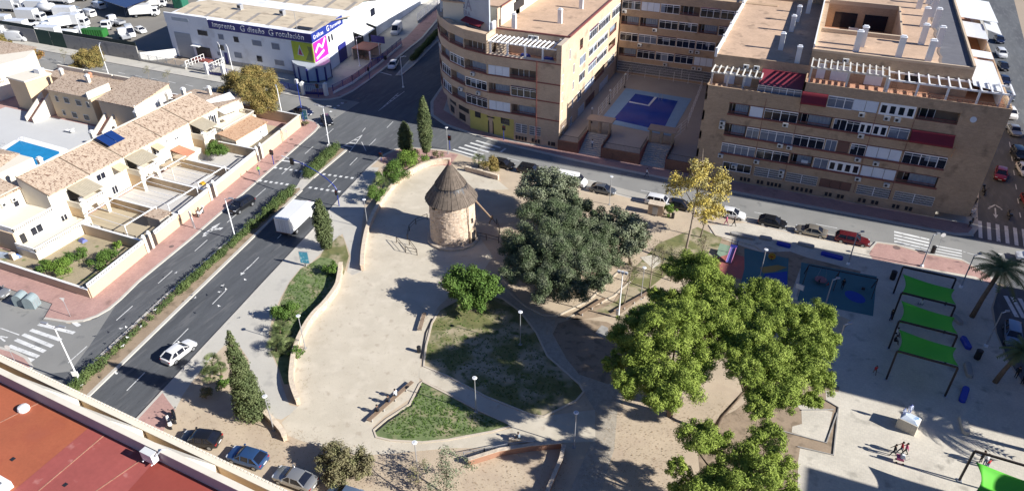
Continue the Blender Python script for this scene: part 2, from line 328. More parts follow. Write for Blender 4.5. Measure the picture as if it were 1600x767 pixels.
lay('lawn', [(686, 486), (700, 478), (745, 455), (790, 470), (813, 487), (838, 520), (855, 556), (905, 600), (912, 612), (900, 625), (850, 650), (830, 648), (760, 620), (700, 588), (662, 572), (666, 540), (675, 505)], M_['grass_dry'], 5)
lay('lawn', [(584, 672), (604, 655), (640, 632), (656, 600), (660, 596), (700, 616), (745, 640), (790, 660), (797, 666), (770, 673), (700, 685), (660, 689), (610, 686), (590, 682)], M_['grass'], 5)
lay('path', [(745, 452), (765, 440), (800, 455), (835, 490), (868, 500), (862, 520), (885, 560), (920, 590), (960, 600), (990, 590), (965, 640), (960, 700), (940, 767), (890, 767), (920, 700), (935, 650), (912, 612), (905, 600), (855, 556), (838, 520), (813, 487), (790, 470)], M_['cobble'], 6)
lay('path', [(655, 575), (662, 572), (700, 588), (760, 620), (830, 648), (850, 650), (930, 640), (930, 690), (860, 692), (800, 700), (700, 700), (620, 708), (560, 712), (520, 700), (540, 690), (582, 668), (590, 682), (610, 688), (660, 692), (700, 688), (770, 676), (800, 668), (790, 658), (745, 638), (700, 613), (660, 594), (655, 590)], M_['sand'], 6.5)
lay('path', [(960, 470), (985, 425), (1010, 400), (1040, 410), (1010, 460), (970, 490), (900, 500), (870, 495), (920, 480)], M_['dirt'], 7)
lay('flower_bed', [(872, 505), (900, 497), (948, 503), (985, 520), (985, 590), (950, 600), (905, 585), (885, 560), (864, 522)], M_['dirt'], 7)
lay('lawn', [(990, 420), (1030, 380), (1090, 355), (1128, 372), (1118, 400), (1060, 410), (1040, 430), (990, 470), (950, 490), (930, 486), (965, 470)], M_['grass_dry'], 8)
lay('pavement', [(1108, 352), (1164, 348), (1250, 368), (1300, 378), (1359, 390), (1372, 380), (1400, 384), (1450, 398), (1504, 408), (1545, 430), (1558, 452), (1548, 482), (1556, 522), (1572, 562), (1700, 760), (1700, 1000), (1240, 1000), (1240, 767), (1248, 700), (1262, 630), (1300, 590), (1300, 540), (1330, 500), (1250, 470), (1170, 450), (1118, 400), (1125, 378), (1110, 366)], M_['plaza'], 2)
lay('pink_paving', [(1370, 380), (1400, 384), (1450, 398), (1504, 408), (1545, 430), (1553, 447), (1524, 432), (1364, 405), (1358, 397), (1361, 391)], M_['pinkpave'], 3)
lay('dirt_patch', [(1128, 372), (1160, 385), (1190, 394), (1235, 393), (1260, 402), (1345, 424), (1340, 440), (1250, 420), (1232, 470), (1240, 470), (1200, 478), (1160, 470), (1130, 440), (1118, 400)], M_['dirt'], 4)
lay('playground_surface', [(1121, 379), (1150, 387), (1149, 400), (1120, 402)], pm('rubber_green', (.20, .28, .2), .9, .08), 5)
lay('playground_surface', [(1118, 403), (1145, 396), (1165, 402), (1163, 437), (1140, 432), (1112, 424)], pm('rubber_red', (.38, .12, .10), .9, .08), 6)
tealm = pm('rubber_teal', (.055, .15, .17), .9, .1, .4, 6); blum = pm('rubber_blue', (.02, .06, .32), .9, .08)
lay('playground_surface', [(1163, 388), (1232, 404), (1230, 465), (1155, 452), (1163, 420)], tealm, 7)
lay('playground_surface', [(1195, 428), (1230, 424), (1230, 462), (1190, 452)], blum, 8)
lay('playground_surface', [(1187, 418), (1215, 414), (1230, 418), (1210, 425), (1192, 427)], pm('rubber_ochre', (.3, .2, .06), .9, .08), 9)
lay('playground_surface', [(1252, 410), (1370, 432), (1364, 494), (1246, 470)], tealm, 7)
el = [(1336 + 16 * cos(t * pi / 8) + 3 * sin(t * pi / 8), 464 + 9 * sin(t * pi / 8) + 4 * cos(t * pi / 8)) for t in range(16)]
lay('playground_surface', el, blum, 8)
lay('dirt_patch', [(1150, 640), (1200, 600), (1290, 590), (1312, 605), (1310, 612), (1290, 610), (1291, 625), (1311, 638), (1303, 711), (1250, 700), (1247, 720), (1246, 800), (1100, 800), (1090, 700), (1120, 655)], M_['dirt'], 3)
lay('concrete_base', [(1243, 630), (1301, 643), (1290, 692), (1237, 675), (1238, 666), (1253, 662), (1252, 641)], M_['plaza'], 5)
lay('concrete_base', [(1000, 402), (1020, 398), (1040, 405), (1020, 420)], M_['plaza'], 9)
lay('concrete_base', [(930, 520), (940, 508), (950, 512), (950, 528), (938, 526)], M_['concrete'], 9)
# roundabout medians of the avenue
MZ = .16
for k, pts in enumerate(([uv(10, -63.9), uv(60, -64.1), uv(80, -63.5), uv(90, -62.3), uv(90.6, -61.5), uv(89.8, -60.9), uv(60, -60.8), uv(10, -60.6)],
                         [uv(93.6, -63.2), uv(95, -63.6), uv(105, -63.2), uv(106, -62), uv(105.4, -60.4), uv(94.2, -61.1)],
                         [uv(142, -66.3), uv(150, -67), uv(185, -69), uv(260, -71), uv(260, -69.5), uv(185, -66.5), uv(150, -65.2), uv(142.6, -65.4)])):
    S('median', MB().prism(pts, -.03, MZ), M_['dirt'] if k < 2 else M_['concrete'])
    ring('kerb', pts, .42, MZ + .01, M_['kerb'], True, z0=-.03)
slab('walkway', [uv(89.5, -60.95), uv(94.5, -61.0), uv(94, -63.1), uv(90, -62.2)], M_['kerb'], 0, .02)

# road markings
def mark(quads, z=.012, m=None):
    mb = MB()
    for q in quads: mb.sheet(q, z)
    return S('road_marking', mb, m or M_['mark'])
def bar(a, b, w):
    a = Vector(a); b = Vector(b); t = (b - a).normalized() * w / 2; p = Vector((-t.y, t.x)); return [a + p, b + p, b - p, a - p]
mark([bar(uv(u, -67.0), uv(u + 3, -67.0), .12) for u in range(22, 118, 8)])
mark([bar(uv(u, -57.2), uv(u + 3, -57.2), .12) for u in range(20, 118, 8)])
mark([bar(uv(u, v), uv(u + .55, v), .5) for u in (90.8, 95.6) for v in [-69.3 + k * 1.0 for k in range(6)] + [-60.0 + k * 1.05 for k in range(7)]])
mark([bar(uv(98.6, -70), uv(98.6, -64), .4)])
def pq(pts, z=.012): return poly(pts, z)
# zebra at the left street
zb = [((60, 506), (116, 520)), ((48, 515), (95, 531)), ((36, 522), (82, 541)), ((24, 530), (70, 549)), ((14, 540), (60, 557)), ((0, 548), (52, 563))]
mark([bar(*pq([a, b]), .5) for a, b in zb])
mark([bar(*pq([(112, 501), (124, 509)]), .5), bar(*pq([(0, 512), (30, 523)]), .14), bar(*pq([(0, 525), (12, 527)]), .2), bar(*pq([(0, 527), (8, 533)]), .2)])
# hatched wedges in the junction
def wedge(tip, bl_, br_, n):
    T, A, B = pq([tip, bl_, br_]); T = Vector(T); A = Vector(A); B = Vector(B); q = [bar(T, A, .14), bar(T, B, .14)]
    for k in range(1, n): f = k / n; q.append(bar(T.lerp(A, f), T.lerp(B, max(0, f - .5 / n)), .3))
    mark(q)
wedge((566, 211), (531, 232), (546, 238), 5); wedge((591, 174), (622, 146), (632, 143), 7)
mark([bar(*pq([(565, 222), (572, 236)]), .12)])
mark([bar(*pq([(590, 112), (612, 118)]), .3), bar(*pq([(566, 206), (571, 200)]), .12)])
mark([bar(*pq([(a, b), (a + 3.4, b + 1)]), .5) for a, b in [(491, 191), (500, 184), (508, 178), (515, 174), (521, 169), (527, 165), (533, 161)]])
mark([bar(*pq([(500, 193), (505, 194)]), .5)])
# zebra north of the mill
mark([bar(*pq([(744 - 9 * k, 220 + 3.4 * k), (782 - 9 * k, 231 + 3.4 * k)]), .5) for k in range(5)], .016)
mark([bar(*pq([(782, 238), (790, 232)]), .4), bar(*pq([(793, 247), (812, 252)]), .14)], .016)
# zebras on the right
mark([bar(*pq([(1397, 362 + 5 * k), (1452, 374.5 + 5 * k)]), .5) for k in range(5)], .016)
mark([bar(*pq([(1462 - .2 * k, 384 + 4.3 * k), (1503, 392 + 4.3 * k)]), .3) for k in range(5)] + [bar(*pq([(1505, 393), (1540, 403)]), .12)], .016)
mark([bar(*pq([(1504 + 13.6 * k, 340 + 2.6 * k), (1504 + 14.1 * k, 366 + 2.9 * k)]), .5) for k in range(8)], .016)
mark([bar(*pq([(1571 + 11 * k, 462 + 2 * k), (1589 + 11 * k, 495 + 2 * k)]), .5) for k in range(5)], .016)
def arrow(tip, tail, w=.14, head=.9, heads=1, side=None):
    T, A = [Vector(p) for p in pq([tip, tail])]; d = (T - A).normalized(); p = Vector((-d.y, d.x)); q = [bar(A, T - d * head, w), [T, T - d * head + p * .35, T - d * head - p * .35]]
    if side:
        Bm = A.lerp(T, .35); E_ = Bm + p * side * 1.1 + d * .9; q += [bar(Bm, E_, w), [E_ + d * .5 + p * side * .3, E_ - p * side * .35 + d * .2, E_ + p * side * .3 - d * .3]]
    mark(q, .016)
arrow((345, 348), (318, 366), .3, 1.6, side=-1); arrow((316, 370), (340, 355), .1, .6)
arrow((376, 430), (388, 417), .1, .6); 
arrow((1556, 341), (1555, 325), .2, 1.2)
L_, R_ = [Vector(p) for p in pq([(1543, 326), (1567, 328)])]; C_ = Vector(pq([(1555, 320)])[0])
mark([bar(L_.lerp(C_, .2), C_, .25), bar(C_, R_.lerp(C_, .2), .25), [L_, L_.lerp(C_, .4) + Vector((0, .5)), L_.lerp(C_, .3) - Vector((0, .5))], [R_, R_.lerp(C_, .4) + Vector((0, .5)), R_.lerp(C_, .3) - Vector((0, .5))]], .016)
mark([bar(*pq([(1574 + 3.2 * k, 200 + 22 * k), (1575.5 + 3.2 * k, 208 + 22 * k)]), .14) for k in range(7)], .016)
mark([bar((-200 + 5 * k, 109.9), (-197.6 + 5 * k, 109.7), .13) for k in range(20)], .012)
mark([bar((-30 + 9 * k, 102.2), (-27 + 9 * k, 102.2), .12) for k in range(5)], .012)
mark([bar(*pq([(1080 + k * 50, 335 - 4 + k * 11), (1092 + k * 50, 337.5 - 4 + k * 11)]), .1) for k in range(5)], .012)
# ================================================================= building helpers
def P(root, name, mb, m, smooth=False):
    "part in world coordinates under an unrotated root"
    o = root.location; mb.v = [(x - o[0], y - o[1], z - o[2]) for x, y, z in mb.v]
    return mb.build(name, m, root, smooth)
def SUB(part, name, mb, m, root):
    o = root.location; mb.v = [(x - o[0], y - o[1], z - o[2]) for x, y, z in mb.v]
    return mb.build(name, m, part)
def PP(root, name, boxes, m):
    for b in boxes: P(root, name, MB().box(*b), m)
class FM(MB):
    "mesh in facade coordinates: u along, d outward, z up"
    def __init__(s, p0, p1):
        MB.__init__(s); s.p0 = p0; a = atan2(p1[1] - p0[1], p1[0] - p0[0]); s.c, s.s = cos(a), sin(a); s.L = hypot(p1[0] - p0[0], p1[1] - p0[1])
    def add(s, vs, fs):
        return MB.add(s, [(s.p0[0] + u * s.c + d * s.s, s.p0[1] + u * s.s - d * s.c, z) for u, d, z in vs], fs if False else [tuple(reversed(f)) for f in fs])
M_['awnred'] = pm('red_awning', (.22, .018, .03), .8, .1); M_['awnwhite'] = pm('white_awning', (.66, .66, .64), .8, .06)
M_['shutter'] = pm('pale_shutter', (.66, .71, .78), .6, .06, .8, 4); M_['shbrown'] = pm('brown_shutter', (.15, .075, .06), .6, .1)
M_['curtain'] = pm('grey_curtain', (.20, .24, .30), .8, .15, 1.2, 4); M_['acm'] = pm('air_unit_white', (.6, .6, .58), .5, .04)
M_['cloth'] = pm('pale_cloth', (.5, .55, .62), .9, .1)
def ac_unit(root, fm, u, z, w=.85):
    a = fm(); a.box(u, u + w, .05, .42, z, z + .6); o = P(root, 'air_conditioner', a, M_['acm'])
    b = fm(); n = 10; cx, cz = u + w * .4, z + .3; b.add([(cx + .22 * cos(2 * pi * k / n), .43, cz + .22 * sin(2 * pi * k / n)) for k in range(n)], [tuple(range(n))]); b.box(u + .1, u + .16, .0, .4, z - .12, z); b.box(u + w - .16, u + w - .1, 0, .4, z - .12, z)
    SUB(o, 'fan', b, M_['dark'], root); return o
def bay(root, fm, u0, u1, z0, z1, k, rg):
    w = u1 - u0; h = z1 - z0
    if k in 'WD':
        f = fm(); n = max(2, round(w / 1.15)); t = .07; wb = .16 if k == 'W' else .1
        f.box(u0, u1, -.06, .02, z1 - wb, z1); f.box(u0, u1, -.06, .02, z0, z0 + .09)
        if k == 'W': f.box(u0, u1, -.05, .01, z1 - .48, z1 - .42)
        for i in range(n + 1):
            x = u0 + w * i / n; ww = t * (1.6 if i % 2 == 0 else .8); f.box(max(u0, x - ww / 2), min(u1, x + ww / 2), -.055, .015, z0 + .09, z1 - wb)
        o = P(root, 'window', f, M_['metalwhite']); g = fm(); g.box(u0, u1, -.16, -.1, z0, z1)
        SUB(o, 'pane', g, M_['glass'] if rg.random() < .86 else M_['glasspale'], root)
        if rg.random() < .45:
            c = fm(); a = u0 + w * rg.choice((.02, .5, .25)); c.box(a, a + w * rg.uniform(.18, .4), -.09, -.07, z0 + .05 + h * rg.choice((0, .45)), z1 - .1); SUB(o, 'blind', c, M_['curtain'], root)
        if k == 'W' and rg.random() < .4:
            c = fm(); c.box(u0, u1, .0, .16, z1 - .02, z1 + .1); P(root, 'awning_roll', c, pm('purple_awning', (.10, .045, .09), .7, .1))
    elif k == 'S' or k == 'B':
        f = fm(); n = max(1, round(w / 1.4))
        for i in range(n): f.box(u0 + w * i / n + .03, u0 + w * (i + 1) / n - .03, -.12, -.02 - .03 * (i % 2), z0 + .05, z1 - .04)
        P(root, 'shutter', f, M_['shutter'] if k == 'S' else M_['shbrown'])
    elif k in 'OC':
        f = fm(); f.box(u0, u1, -.08, .0, z0, z0 + .09)
        for i in range(int(w / .14)): x = u0 + .1 + i * .14; f.box(x, x + .025, -.05, -.03, z0 + .09, z0 + .5)
        f.box(u0, u1, -.08, .0, z0 + .5, z0 + .56); P(root, 'railing', f, M_['redbrown'])
        g = fm(); a = u0 + w * rg.uniform(.08, .25); b = min(u1 - .1, a + rg.uniform(1.6, 2.4)); g.box(a, a + .07, -1.15, -1.05, z0 - .3, z1 - .1); g.box(b - .07, b, -1.15, -1.05, z0 - .3, z1 - .1); g.box(a, b, -1.15, -1.05, z1 - .2, z1 - .1); g.box((a + b) / 2 - .04, (a + b) / 2 + .04, -1.15, -1.05, z0 - .3, z1 - .1)
        o = P(root, 'balcony_door', g, M_['metalwhite']); q = fm(); q.box(a, b, -1.2, -1.16, z0 - .3, z1 - .1); SUB(o, 'pane', q, M_['glass'], root)
        if k == 'C' or rg.random() < .3:
            c = fm(); n = 12; a = u0 + w * .3
            vs = []; b2 = u1 - .15
            for i in range(n + 1):
                x = a + (b2 - a) * i / n; d = -.35 + .05 * (i % 2); vs += [(x, d, z0 + .1), (x, d, z1 - .05)]
            c.add(vs, [(2 * i, 2 * i + 2, 2 * i + 3, 2 * i + 1) for i in range(n)]); P(root, 'curtain', c, M_['curtain'])
    elif k == 'P':
        f = fm(); f.box(u0, u1, -.1, .0, z0, z1); o = P(root, 'window', f, M_['metalwhite']); g = fm(); n = max(2, round(w / 1.1))
        for i in range(n): x = u0 + w * (i + .2) / n; g.box(x, x + w * .6 / n, -.02, .008, z0 + .3, z1 - .35)
        SUB(o, 'pane', g, M_['glass'], root)
    elif k == 'A':
        f = fm(); f.add([(u0, .0, z1 + .1), (u1, .0, z1 + .1), (u1, 1.1, z0 + .55), (u0, 1.1, z0 + .55), (u0, .0, z1 + .04), (u1, .0, z1 + .04), (u1, 1.1, z0 + .49), (u0, 1.1, z0 + .49)], [(0, 1, 2, 3), (7, 6, 5, 4), (0, 3, 7, 4), (1, 5, 6, 2), (3, 2, 6, 7)])
        f.box(u0, u1, 1.08, 1.12, z0 + .3, z0 + .54); P(root, 'awning', f, M_['awnred']); bay(root, fm, u0, u1, z0, z1, 'O', rg)
    elif k == 'G':
        f = fm(); n = int(w / .16)
        for i in range(n + 1): x = u0 + w * i / n; f.box(x - .014, x + .014, .03, .06, z0, z1)
        for t in range(5): zz = z0 + h * t / 4; f.box(u0, u1, .025, .065, zz - .02, zz + .02)
        f.box((u0 + u1) / 2 - .04, (u0 + u1) / 2 + .04, .02, .07, z0, z1)
        o = P(root, 'window', f, M_['metalwhite']); g = fm(); g.box(u0, u1, -.16, -.08, z0, z1); SUB(o, 'pane', g, M_['glass'], root)
def facade(root, wall, p0, p1, levels, rows, seed, dep=1.25, floors=True):
    """wall: MB in world coordinates receiving the brickwork. levels [(z0,z1)] solid bands; rows [(z0,z1,[(u0,u1,kind)])] openings"""
    rg = random.Random(seed); fm = lambda: FM(p0, p1); L = fm().L
    wb = fm()
    for z0, z1 in levels: wb.box(0, L, -dep, 0, z0, z1)
    for z0, z1, bays in rows:
        x = 0
        for u0, u1, k in sorted(bays):
            if u0 > x + .02: wb.box(x, u0, -dep, -.002, z0, z1)
            x = u1
        if x < L - .02: wb.box(x, L, -dep, -.002, z0, z1)
    MB.add(wall, wb.v, wb.f)
    for z0, z1, bays in rows:
        for u0, u1, k in bays:
            bay(root, fm, u0, u1, z0, z1, k, rg)
    return fm, rg
def text(root, name, s, size, p0, p1, u, z, d, m, ext=.02):
    c = bpy.data.curves.new(name, 'FONT'); c.body = s; c.size = size; c.extrude = ext; c.offset = size * .006; c.space_character = 1.12
    o = bpy.data.objects.new(name, c); COL.objects.link(o)
    dg = bpy.context.evaluated_depsgraph_get(); me = bpy.data.meshes.new_from_object(o.evaluated_get(dg)); me.name = name
    bpy.data.objects.remove(o); bpy.data.curves.remove(c); me.materials.clear(); me.materials.append(m)
    ob = bpy.data.objects.new(name, me); COL.objects.link(ob)
    a = atan2(p1[1] - p0[1], p1[0] - p0[0]); M = Matrix.Translation((p0[0] + u * cos(a) + d * sin(a), p0[1] + u * sin(a) - d * cos(a), z)) @ Matrix.Rotation(a, 4, 'Z') @ Matrix.Rotation(pi / 2, 4, 'X')
    me.transform(M); loc = root.location; me.transform(Matrix.Translation((-loc[0], -loc[1], -loc[2]))); ob.parent = root; return ob
def chimney_stack(root, x, y, z, h=2.6, w=.75, d=.6):
    c = MB().box(x - w / 2, x + w / 2, y - d / 2, y + d / 2, z, z + h); o = P(root, 'chimney', c, M_['white'])
    k = MB().box(x - w / 2 - .06, x + w / 2 + .06, y - d / 2 - .06, y + d / 2 + .06, z + h, z + h + .1).box(x - w / 2 + .1, x + w / 2 - .1, y - d / 2 + .1, y + d / 2 - .1, z + h + .1, z + h + .3); SUB(o, 'cap', k, M_['redbrown'] if False else M_['metalwhite'], root)
def pergola(root, x0, x1, y0, y1, z0, z1, n, np_=4, m=None, name='pergola'):
    m = m or M_['metalwhite']; b = MB(); b.box(x0, x1, y0, y0 + .18, z1 - .25, z1); b.box(x0, x1, y1 - .18, y1, z1 - .25, z1)
    for i in range(n): x = x0 + (x1 - x0) * i / (n - 1); b.box(x - .09, x + .09, y0 - .6, y1 + .02, z1 + .002, z1 + .2)
    for i in range(np_): x = x0 + .1 + (x1 - x0 - .2) * i / (np_ - 1); b.box(x - .14, x + .14, y0 + .002, y0 + .26, z0, z1 - .25)
    return P(root, name, b, m)

# ================================================================= brick block B
def building_b():
    r = empty('apartment_building', (6, 112, KH)); tag(r, 'large brown brick apartment block with red awnings and stepped roof, facing the playground', 'apartment building')
    wl = MB(); x0, xs, x1, y0 = -14.2, -.1, 26.8, 110.9; T = [(15.1, 16.9), (11.7, 13.5), (8.1, 10.0), (4.9, 6.7)]
    U = lambda s: s - x0
    base = [(KH, 1.9), (3.4, 4.9), (6.7, 8.1), (10.0, 11.7)]
    px = lambda *a: [(U(a[i]), U(a[i + 1]), a[i + 2]) for i in range(0, len(a), 3)]
    rows = [(11.7, 13.5, px(-10.3, -7.2, 'C', -7.1, -5.1, 'S', -4.9, 0, 'W', .1, 4.9, 'C', 5.2, 7, 'D', 7.0, 8.8, 'W', 8.8, 10.5, 'P', 10.6, 12.6, 'P', 12.8, 15.5, 'W', 15.7, 21.3, 'A')),
            (8.1, 10.0, px(-10.4, -7.1, 'O', -7, -5.1, 'W', -4.9, 0, 'W', .1, 4.6, 'W', 4.8, 6.4, 'D', 6.5, 8.2, 'B', 8.4, 10.5, 'W', 10.6, 15.4, 'S', 15.7, 21.4, 'W')),
            (4.9, 6.7, px(-10.4, -5.1, 'W', -4.9, 0.1, 'W', .3, 3.6, 'C', 3.8, 5.9, 'D', 6.0, 10.5, 'P', 10.7, 15.5, 'S', 15.7, 21.2, 'C')),
            (1.9, 3.4, px(-9.7, -5.2, 'D', -4.6, -.2, 'G', .3, 5, 'G', 5.4, 10, 'B', 10.9, 15.6, 'G', 16.2, 21.6, 'G'))]
    fm, rg = facade(r, wl, (x0, y0), (x1, y0), [(b[0] if i else 1.2, b[1]) for i, b in enumerate(base)] + [(13.5, 15.1)], rows, 3)
    # plinth and the open corner
    wl.box(x0, 22.4, y0 + .002, y0 + 1.25, KH, 1.2)
    fm2, _ = facade(r, wl, (xs, y0), (x1, y0), [(16.9, 17.9)], [(15.1, 16.9, [(0, 3.6, 'A'), (3.7, 7.2, 'W'), (7.2, 10.6, 'S'), (10.8, 15.5, 'P'), (15.7, 21.1, 'O')])], 5)
    # body behind the facade
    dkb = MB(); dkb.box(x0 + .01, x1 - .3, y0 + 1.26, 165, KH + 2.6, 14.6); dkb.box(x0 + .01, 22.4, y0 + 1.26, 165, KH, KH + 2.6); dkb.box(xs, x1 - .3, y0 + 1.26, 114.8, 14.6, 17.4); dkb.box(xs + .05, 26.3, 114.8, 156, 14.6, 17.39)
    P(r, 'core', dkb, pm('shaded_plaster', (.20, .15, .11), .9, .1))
    wl.box(x0, x0 + .3, y0, 160, 0, 14.6).box(x1 - .3, x1, y0 + 1.3, 170, KH + 2.7, 17.9)
    # terrace of the lower wing
    wl.box(x0, xs, y0, y0 + .22, 15.1, 15.9).box(x0, x0 + .22, y0, 115.4, 14.7, 15.9); fl = MB().box(x0, xs, y0 + .2, 115.5, 14.6, 14.8); P(r, 'terrace_floor', fl, M_['rooftile'])
    wl.box(x0, xs, 115.4, 150, 14.6, 19.0)
    rf = MB().box(x0 + .2, xs + .1, 115.6, 152, 19.0, 19.2).box(x0, x0 + .001, 115.4, 115.401, 19, 19.1); P(r, 'roof', rf, M_['rooftile'])
    wl.box(x0, xs, 115.4, 115.6, 19.0, 19.45)
    bal = MB().box(x0 - .02, x0 + .18, 115.4, 152, 19.0, 19.35).box(x0 - .05, x0 + .21, 115.4, 152, 19.95, 20.1)
    for i in range(90): bal.box(x0 + .02, x0 + .14, 115.5 + i * .4, 115.66 + i * .4, 19.35, 19.95)
    for i in range(6): bal.box(x0 - .1, x0 + .3, 115.3 + i * 7.2, 115.8 + i * 7.2, 19.0, 20.4)
    P(r, 'balustrade', bal, M_['white'])
    wl.box(-14.2, 3, 152, 153, 19, 23.2); P(r, 'upper_roof', MB().box(-16, 4, 153, 168, 22.6, 22.8), M_['rooftile'])
    for x, y in ((-4.2, 132.6), (-3.8, 139), (-4.9, 122), (-2.4, 145), (-1.9, 116.3)): chimney_stack(r, x, y, 19.2)
    pergola(r, -13.9, -6.4, 112.4, 115.3, 14.8, 17.6, 9, 4, pm('old_white_beam', (.62, .6, .55), .8, .1))
    g = MB()
    for a, b in ((-12.2, -10.6), (-9, -8)): g.box(a, b, 115.3, 115.38, 14.9, 16.9)
    P(r, 'shutter', g, M_['shutter'])
    sr = MB().add([(-6.6, 111.3, 17.0), (-.2, 111.3, 17.0), (-.2, 115.3, 18.1), (-6.6, 115.3, 18.1), (-6.6, 111.3, 16.94), (-.2, 111.3, 16.94), (-.2, 115.3, 18.04), (-6.6, 115.3, 18.04)], [(0, 1, 2, 3), (7, 6, 5, 4), (0, 4, 5, 1), (1, 5, 6, 2), (3, 7, 4, 0)])
    P(r, 'sunroom_roof', sr, pm('maroon_sheet', (.20, .03, .045), .5, .1)); 
    f3 = lambda: FM((-6.6, 111.35), (-.2, 111.35)); bay(r, f3, 0, 6.4, 15.5, 16.95, 'W', random.Random(2))
    a = MB()
    for i in range(2): ac_unit(r, lambda: FM((x0, 115.4), (xs, 115.4)), 4.6 + i * 1.6, 18.2 - .4)
    # upper wing terrace, side terrace
    wl.box(xs, x1, y0, y0 + .2, 17.9, 18.4).box(x1 - .2, x1, y0 + .2, 170, 17.9, 18.5).box(xs, xs + .2, y0, 115.4, 14.8, 18.4)
    P(r, 'terrace_floor', MB().box(xs, x1, y0 + .2, 170, 17.4, 17.6), pm('orange_terrace_tiles', (.5, .26, .16), .9, .1))
    # penthouse with patio hole: blocks around the hole
    hx0, hx1, hy0, hy1 = .9, 12.2, 125.6, 143.6; X0, X1, Y0, Y1 = xs, 21.6, 115.4, 156
    for bx in ((X0, X1, Y0, hy0), (X0, X1, hy1, Y1), (X0, hx0, hy0, hy1), (hx1, X1, hy0, hy1)): wl.box(bx[0], bx[1], bx[2], bx[3], 17.6, 21.7)
    P(r, 'roof', MB().box(X0 + .2, X1 - 3.9, Y0 + .3, hy0 - .6, 21.7, 21.9).box(X0 + .2, X1 - 3.9, hy1 + .4, Y1, 21.7, 21.9).box(hx1 + .4, X1 - 3.9, hy0 - .6, hy1 + .4, 21.7, 21.9), M_['rooftile'])
    n = 120; wv = [(X1 - 3.9 + .0 + .28 * abs(sin((Y0 + (Y1 - Y0) * i / n) * pi / 4.4)) * -1, Y0 + .3 + (Y1 - Y0 - .3) * i / n) for i in range(n + 1)]
    rg2 = MB(); bd = MB()
    for i in range(n):
        a, b = wv[i], wv[i + 1]; rg2.prism([(a[0], a[1]), (X1 - .3, a[1]), (X1 - .3, b[1]), (b[0], b[1])], 21.7, 21.905); bd.prism([(a[0] - .35, a[1]), (a[0], a[1]), (b[0], b[1]), (b[0] - .35, b[1])], 21.7, 21.93)
    P(r, 'gravel_strip', rg2, M_['greyroof']); P(r, 'strip_edge', bd, pm('dark_ridge_tiles', (.2, .15, .12), .9, .15))
    P(r, 'coping', MB().box(X1 - .3, X1, Y0, Y1, 21.7, 22.3).box(X0, X1 - .3, Y0, Y0 + .28, 21.7, 22.05).box(hx0 - .4, hx1 + .4, hy0 - .5, hy0, 21.7, 22.5).box(hx1, hx1 + .3, hy0, hy1, 21.7, 22.3).box(hx0, hx1 + .3, hy1, hy1 + .3, 21.7, 22.4), M_['peach'])
    P(r, 'parapet', MB().box(X0, X0 + .2, Y0 + .28, hy0 + 4, 21.7, 22.7).box(X0, X0 + .2, hy0 + 4, Y1, 21.7, 22.2), M_['white'])
    for i, (x, y) in enumerate(((5.9, 117.1), (6.6, 119.7), (11.7, 116.7), (15.6, 116.5), (15.0, 124.2), (17.2, 123.8), (15.6, 134), (17.3, 134.2), (17.2, 140.4), (15.4, 145), (17.1, 148.8))): chimney_stack(r, x, y, 21.9, 2.9, .85, .7)
    for i in range(2):
        P(r, 'patio_window', MB().box(2.2 + i * 5, 6 + i * 5, hy1 - .1, hy1 - .02, 17.7, 20.4), M_['glass'])
    P(r, 'patio_sofa', MB().box(5, 6.6, hy1 - 3, hy1 - 2.2, 17.6, 18.1).box(5, 6.6, hy1 - 2.4, hy1 - 2.2, 18.1, 18.5), M_['white'])
    pergola(r, .3, 10.8, 111.6, 115.2, 17.6, 20.6, 13, 3, pm('old_white_beam', (.62, .6, .55), .8, .1)); pergola(r, 10.9, 26.4, 111.6, 115.2, 17.6, 20.2, 13, 5)
    for a, b, m in ((1.2, 2.4, 'shutter'), (3.2, 5.9, 'shutter'), (8, 10.4, 'shutter'), (13.2, 15, 'glass')): P(r, 'terrace_door', MB().box(a, b, 115.28, 115.37, 17.7 if m != 'glass' else 18.6, 20), M_[m])
    P(r, 'awning', MB().add([(10.9, 111.8, 20.5), (10.95, 111.8, 20.5), (10.95, 115, 20.5), (10.9, 115, 20.5)], [(0, 1, 2, 3)]), M_['white'])
    ac_unit(r, lambda: FM((xs, 115.4), (X1, 115.4)), 4.5, 20.6)
    # railing of the upper terrace, ladder, bicycle
    rl = MB().box(xs + 10.8, x1, y0 + .05, y0 + .1, 18.85, 18.9)
    for i in range(26): rl.box(xs + 10.8 + i * .62, xs + 10.84 + i * .62, y0 + .05, y0 + .09, 18.4, 18.86)
    P(r, 'railing', rl, M_['wood'])
    ld = MB().beam((11.8, 114.9, 17.6), (11.9, 115.3, 20.2), .06).beam((12.4, 114.9, 17.6), (12.5, 115.3, 20.2), .06)
    for k in range(7): ld.beam((11.82, 114.95 + .05 * k, 17.9 + .33 * k), (12.42, 114.95 + .05 * k, 17.9 + .33 * k), .05)
    P(r, 'ladder', ld, M_['wood'])
    # white sheds of the side terrace
    wsheet = pm('white_corrugated_sheet', (.72, .73, .74), .5, .06, 1, 5)
    for (a, b, c, d, z, dz) in ((21.7, 25.6, 113.2, 126, 20.3, -.5), (22, 25.5, 126.1, 129.5, 20.5, -.2), (22, 26, 137, 146, 20.4, -.3), (22.4, 28.2, 146.1, 160, 21, -.4), (26.1, 28.6, 142, 158, 20.4, -.7)):
        q = MB().add([(a, c, z), (b, c, z + dz), (b, d, z + dz), (a, d, z)] + [(a, c, z - .08), (b, c, z + dz - .08), (b, d, z + dz - .08), (a, d, z - .08)], [(0, 1, 2, 3), (7, 6, 5, 4), (0, 4, 5, 1), (1, 5, 6, 2), (2, 6, 7, 3), (3, 7, 4, 0)])
        if d - c > 8 and z < 20.5:
            for i in range(int((d - c) / .5)): q.beam((a, c + .3 + i * .5, z + .02), (b, c + .3 + i * .5, z + dz + .02), .1, .06)
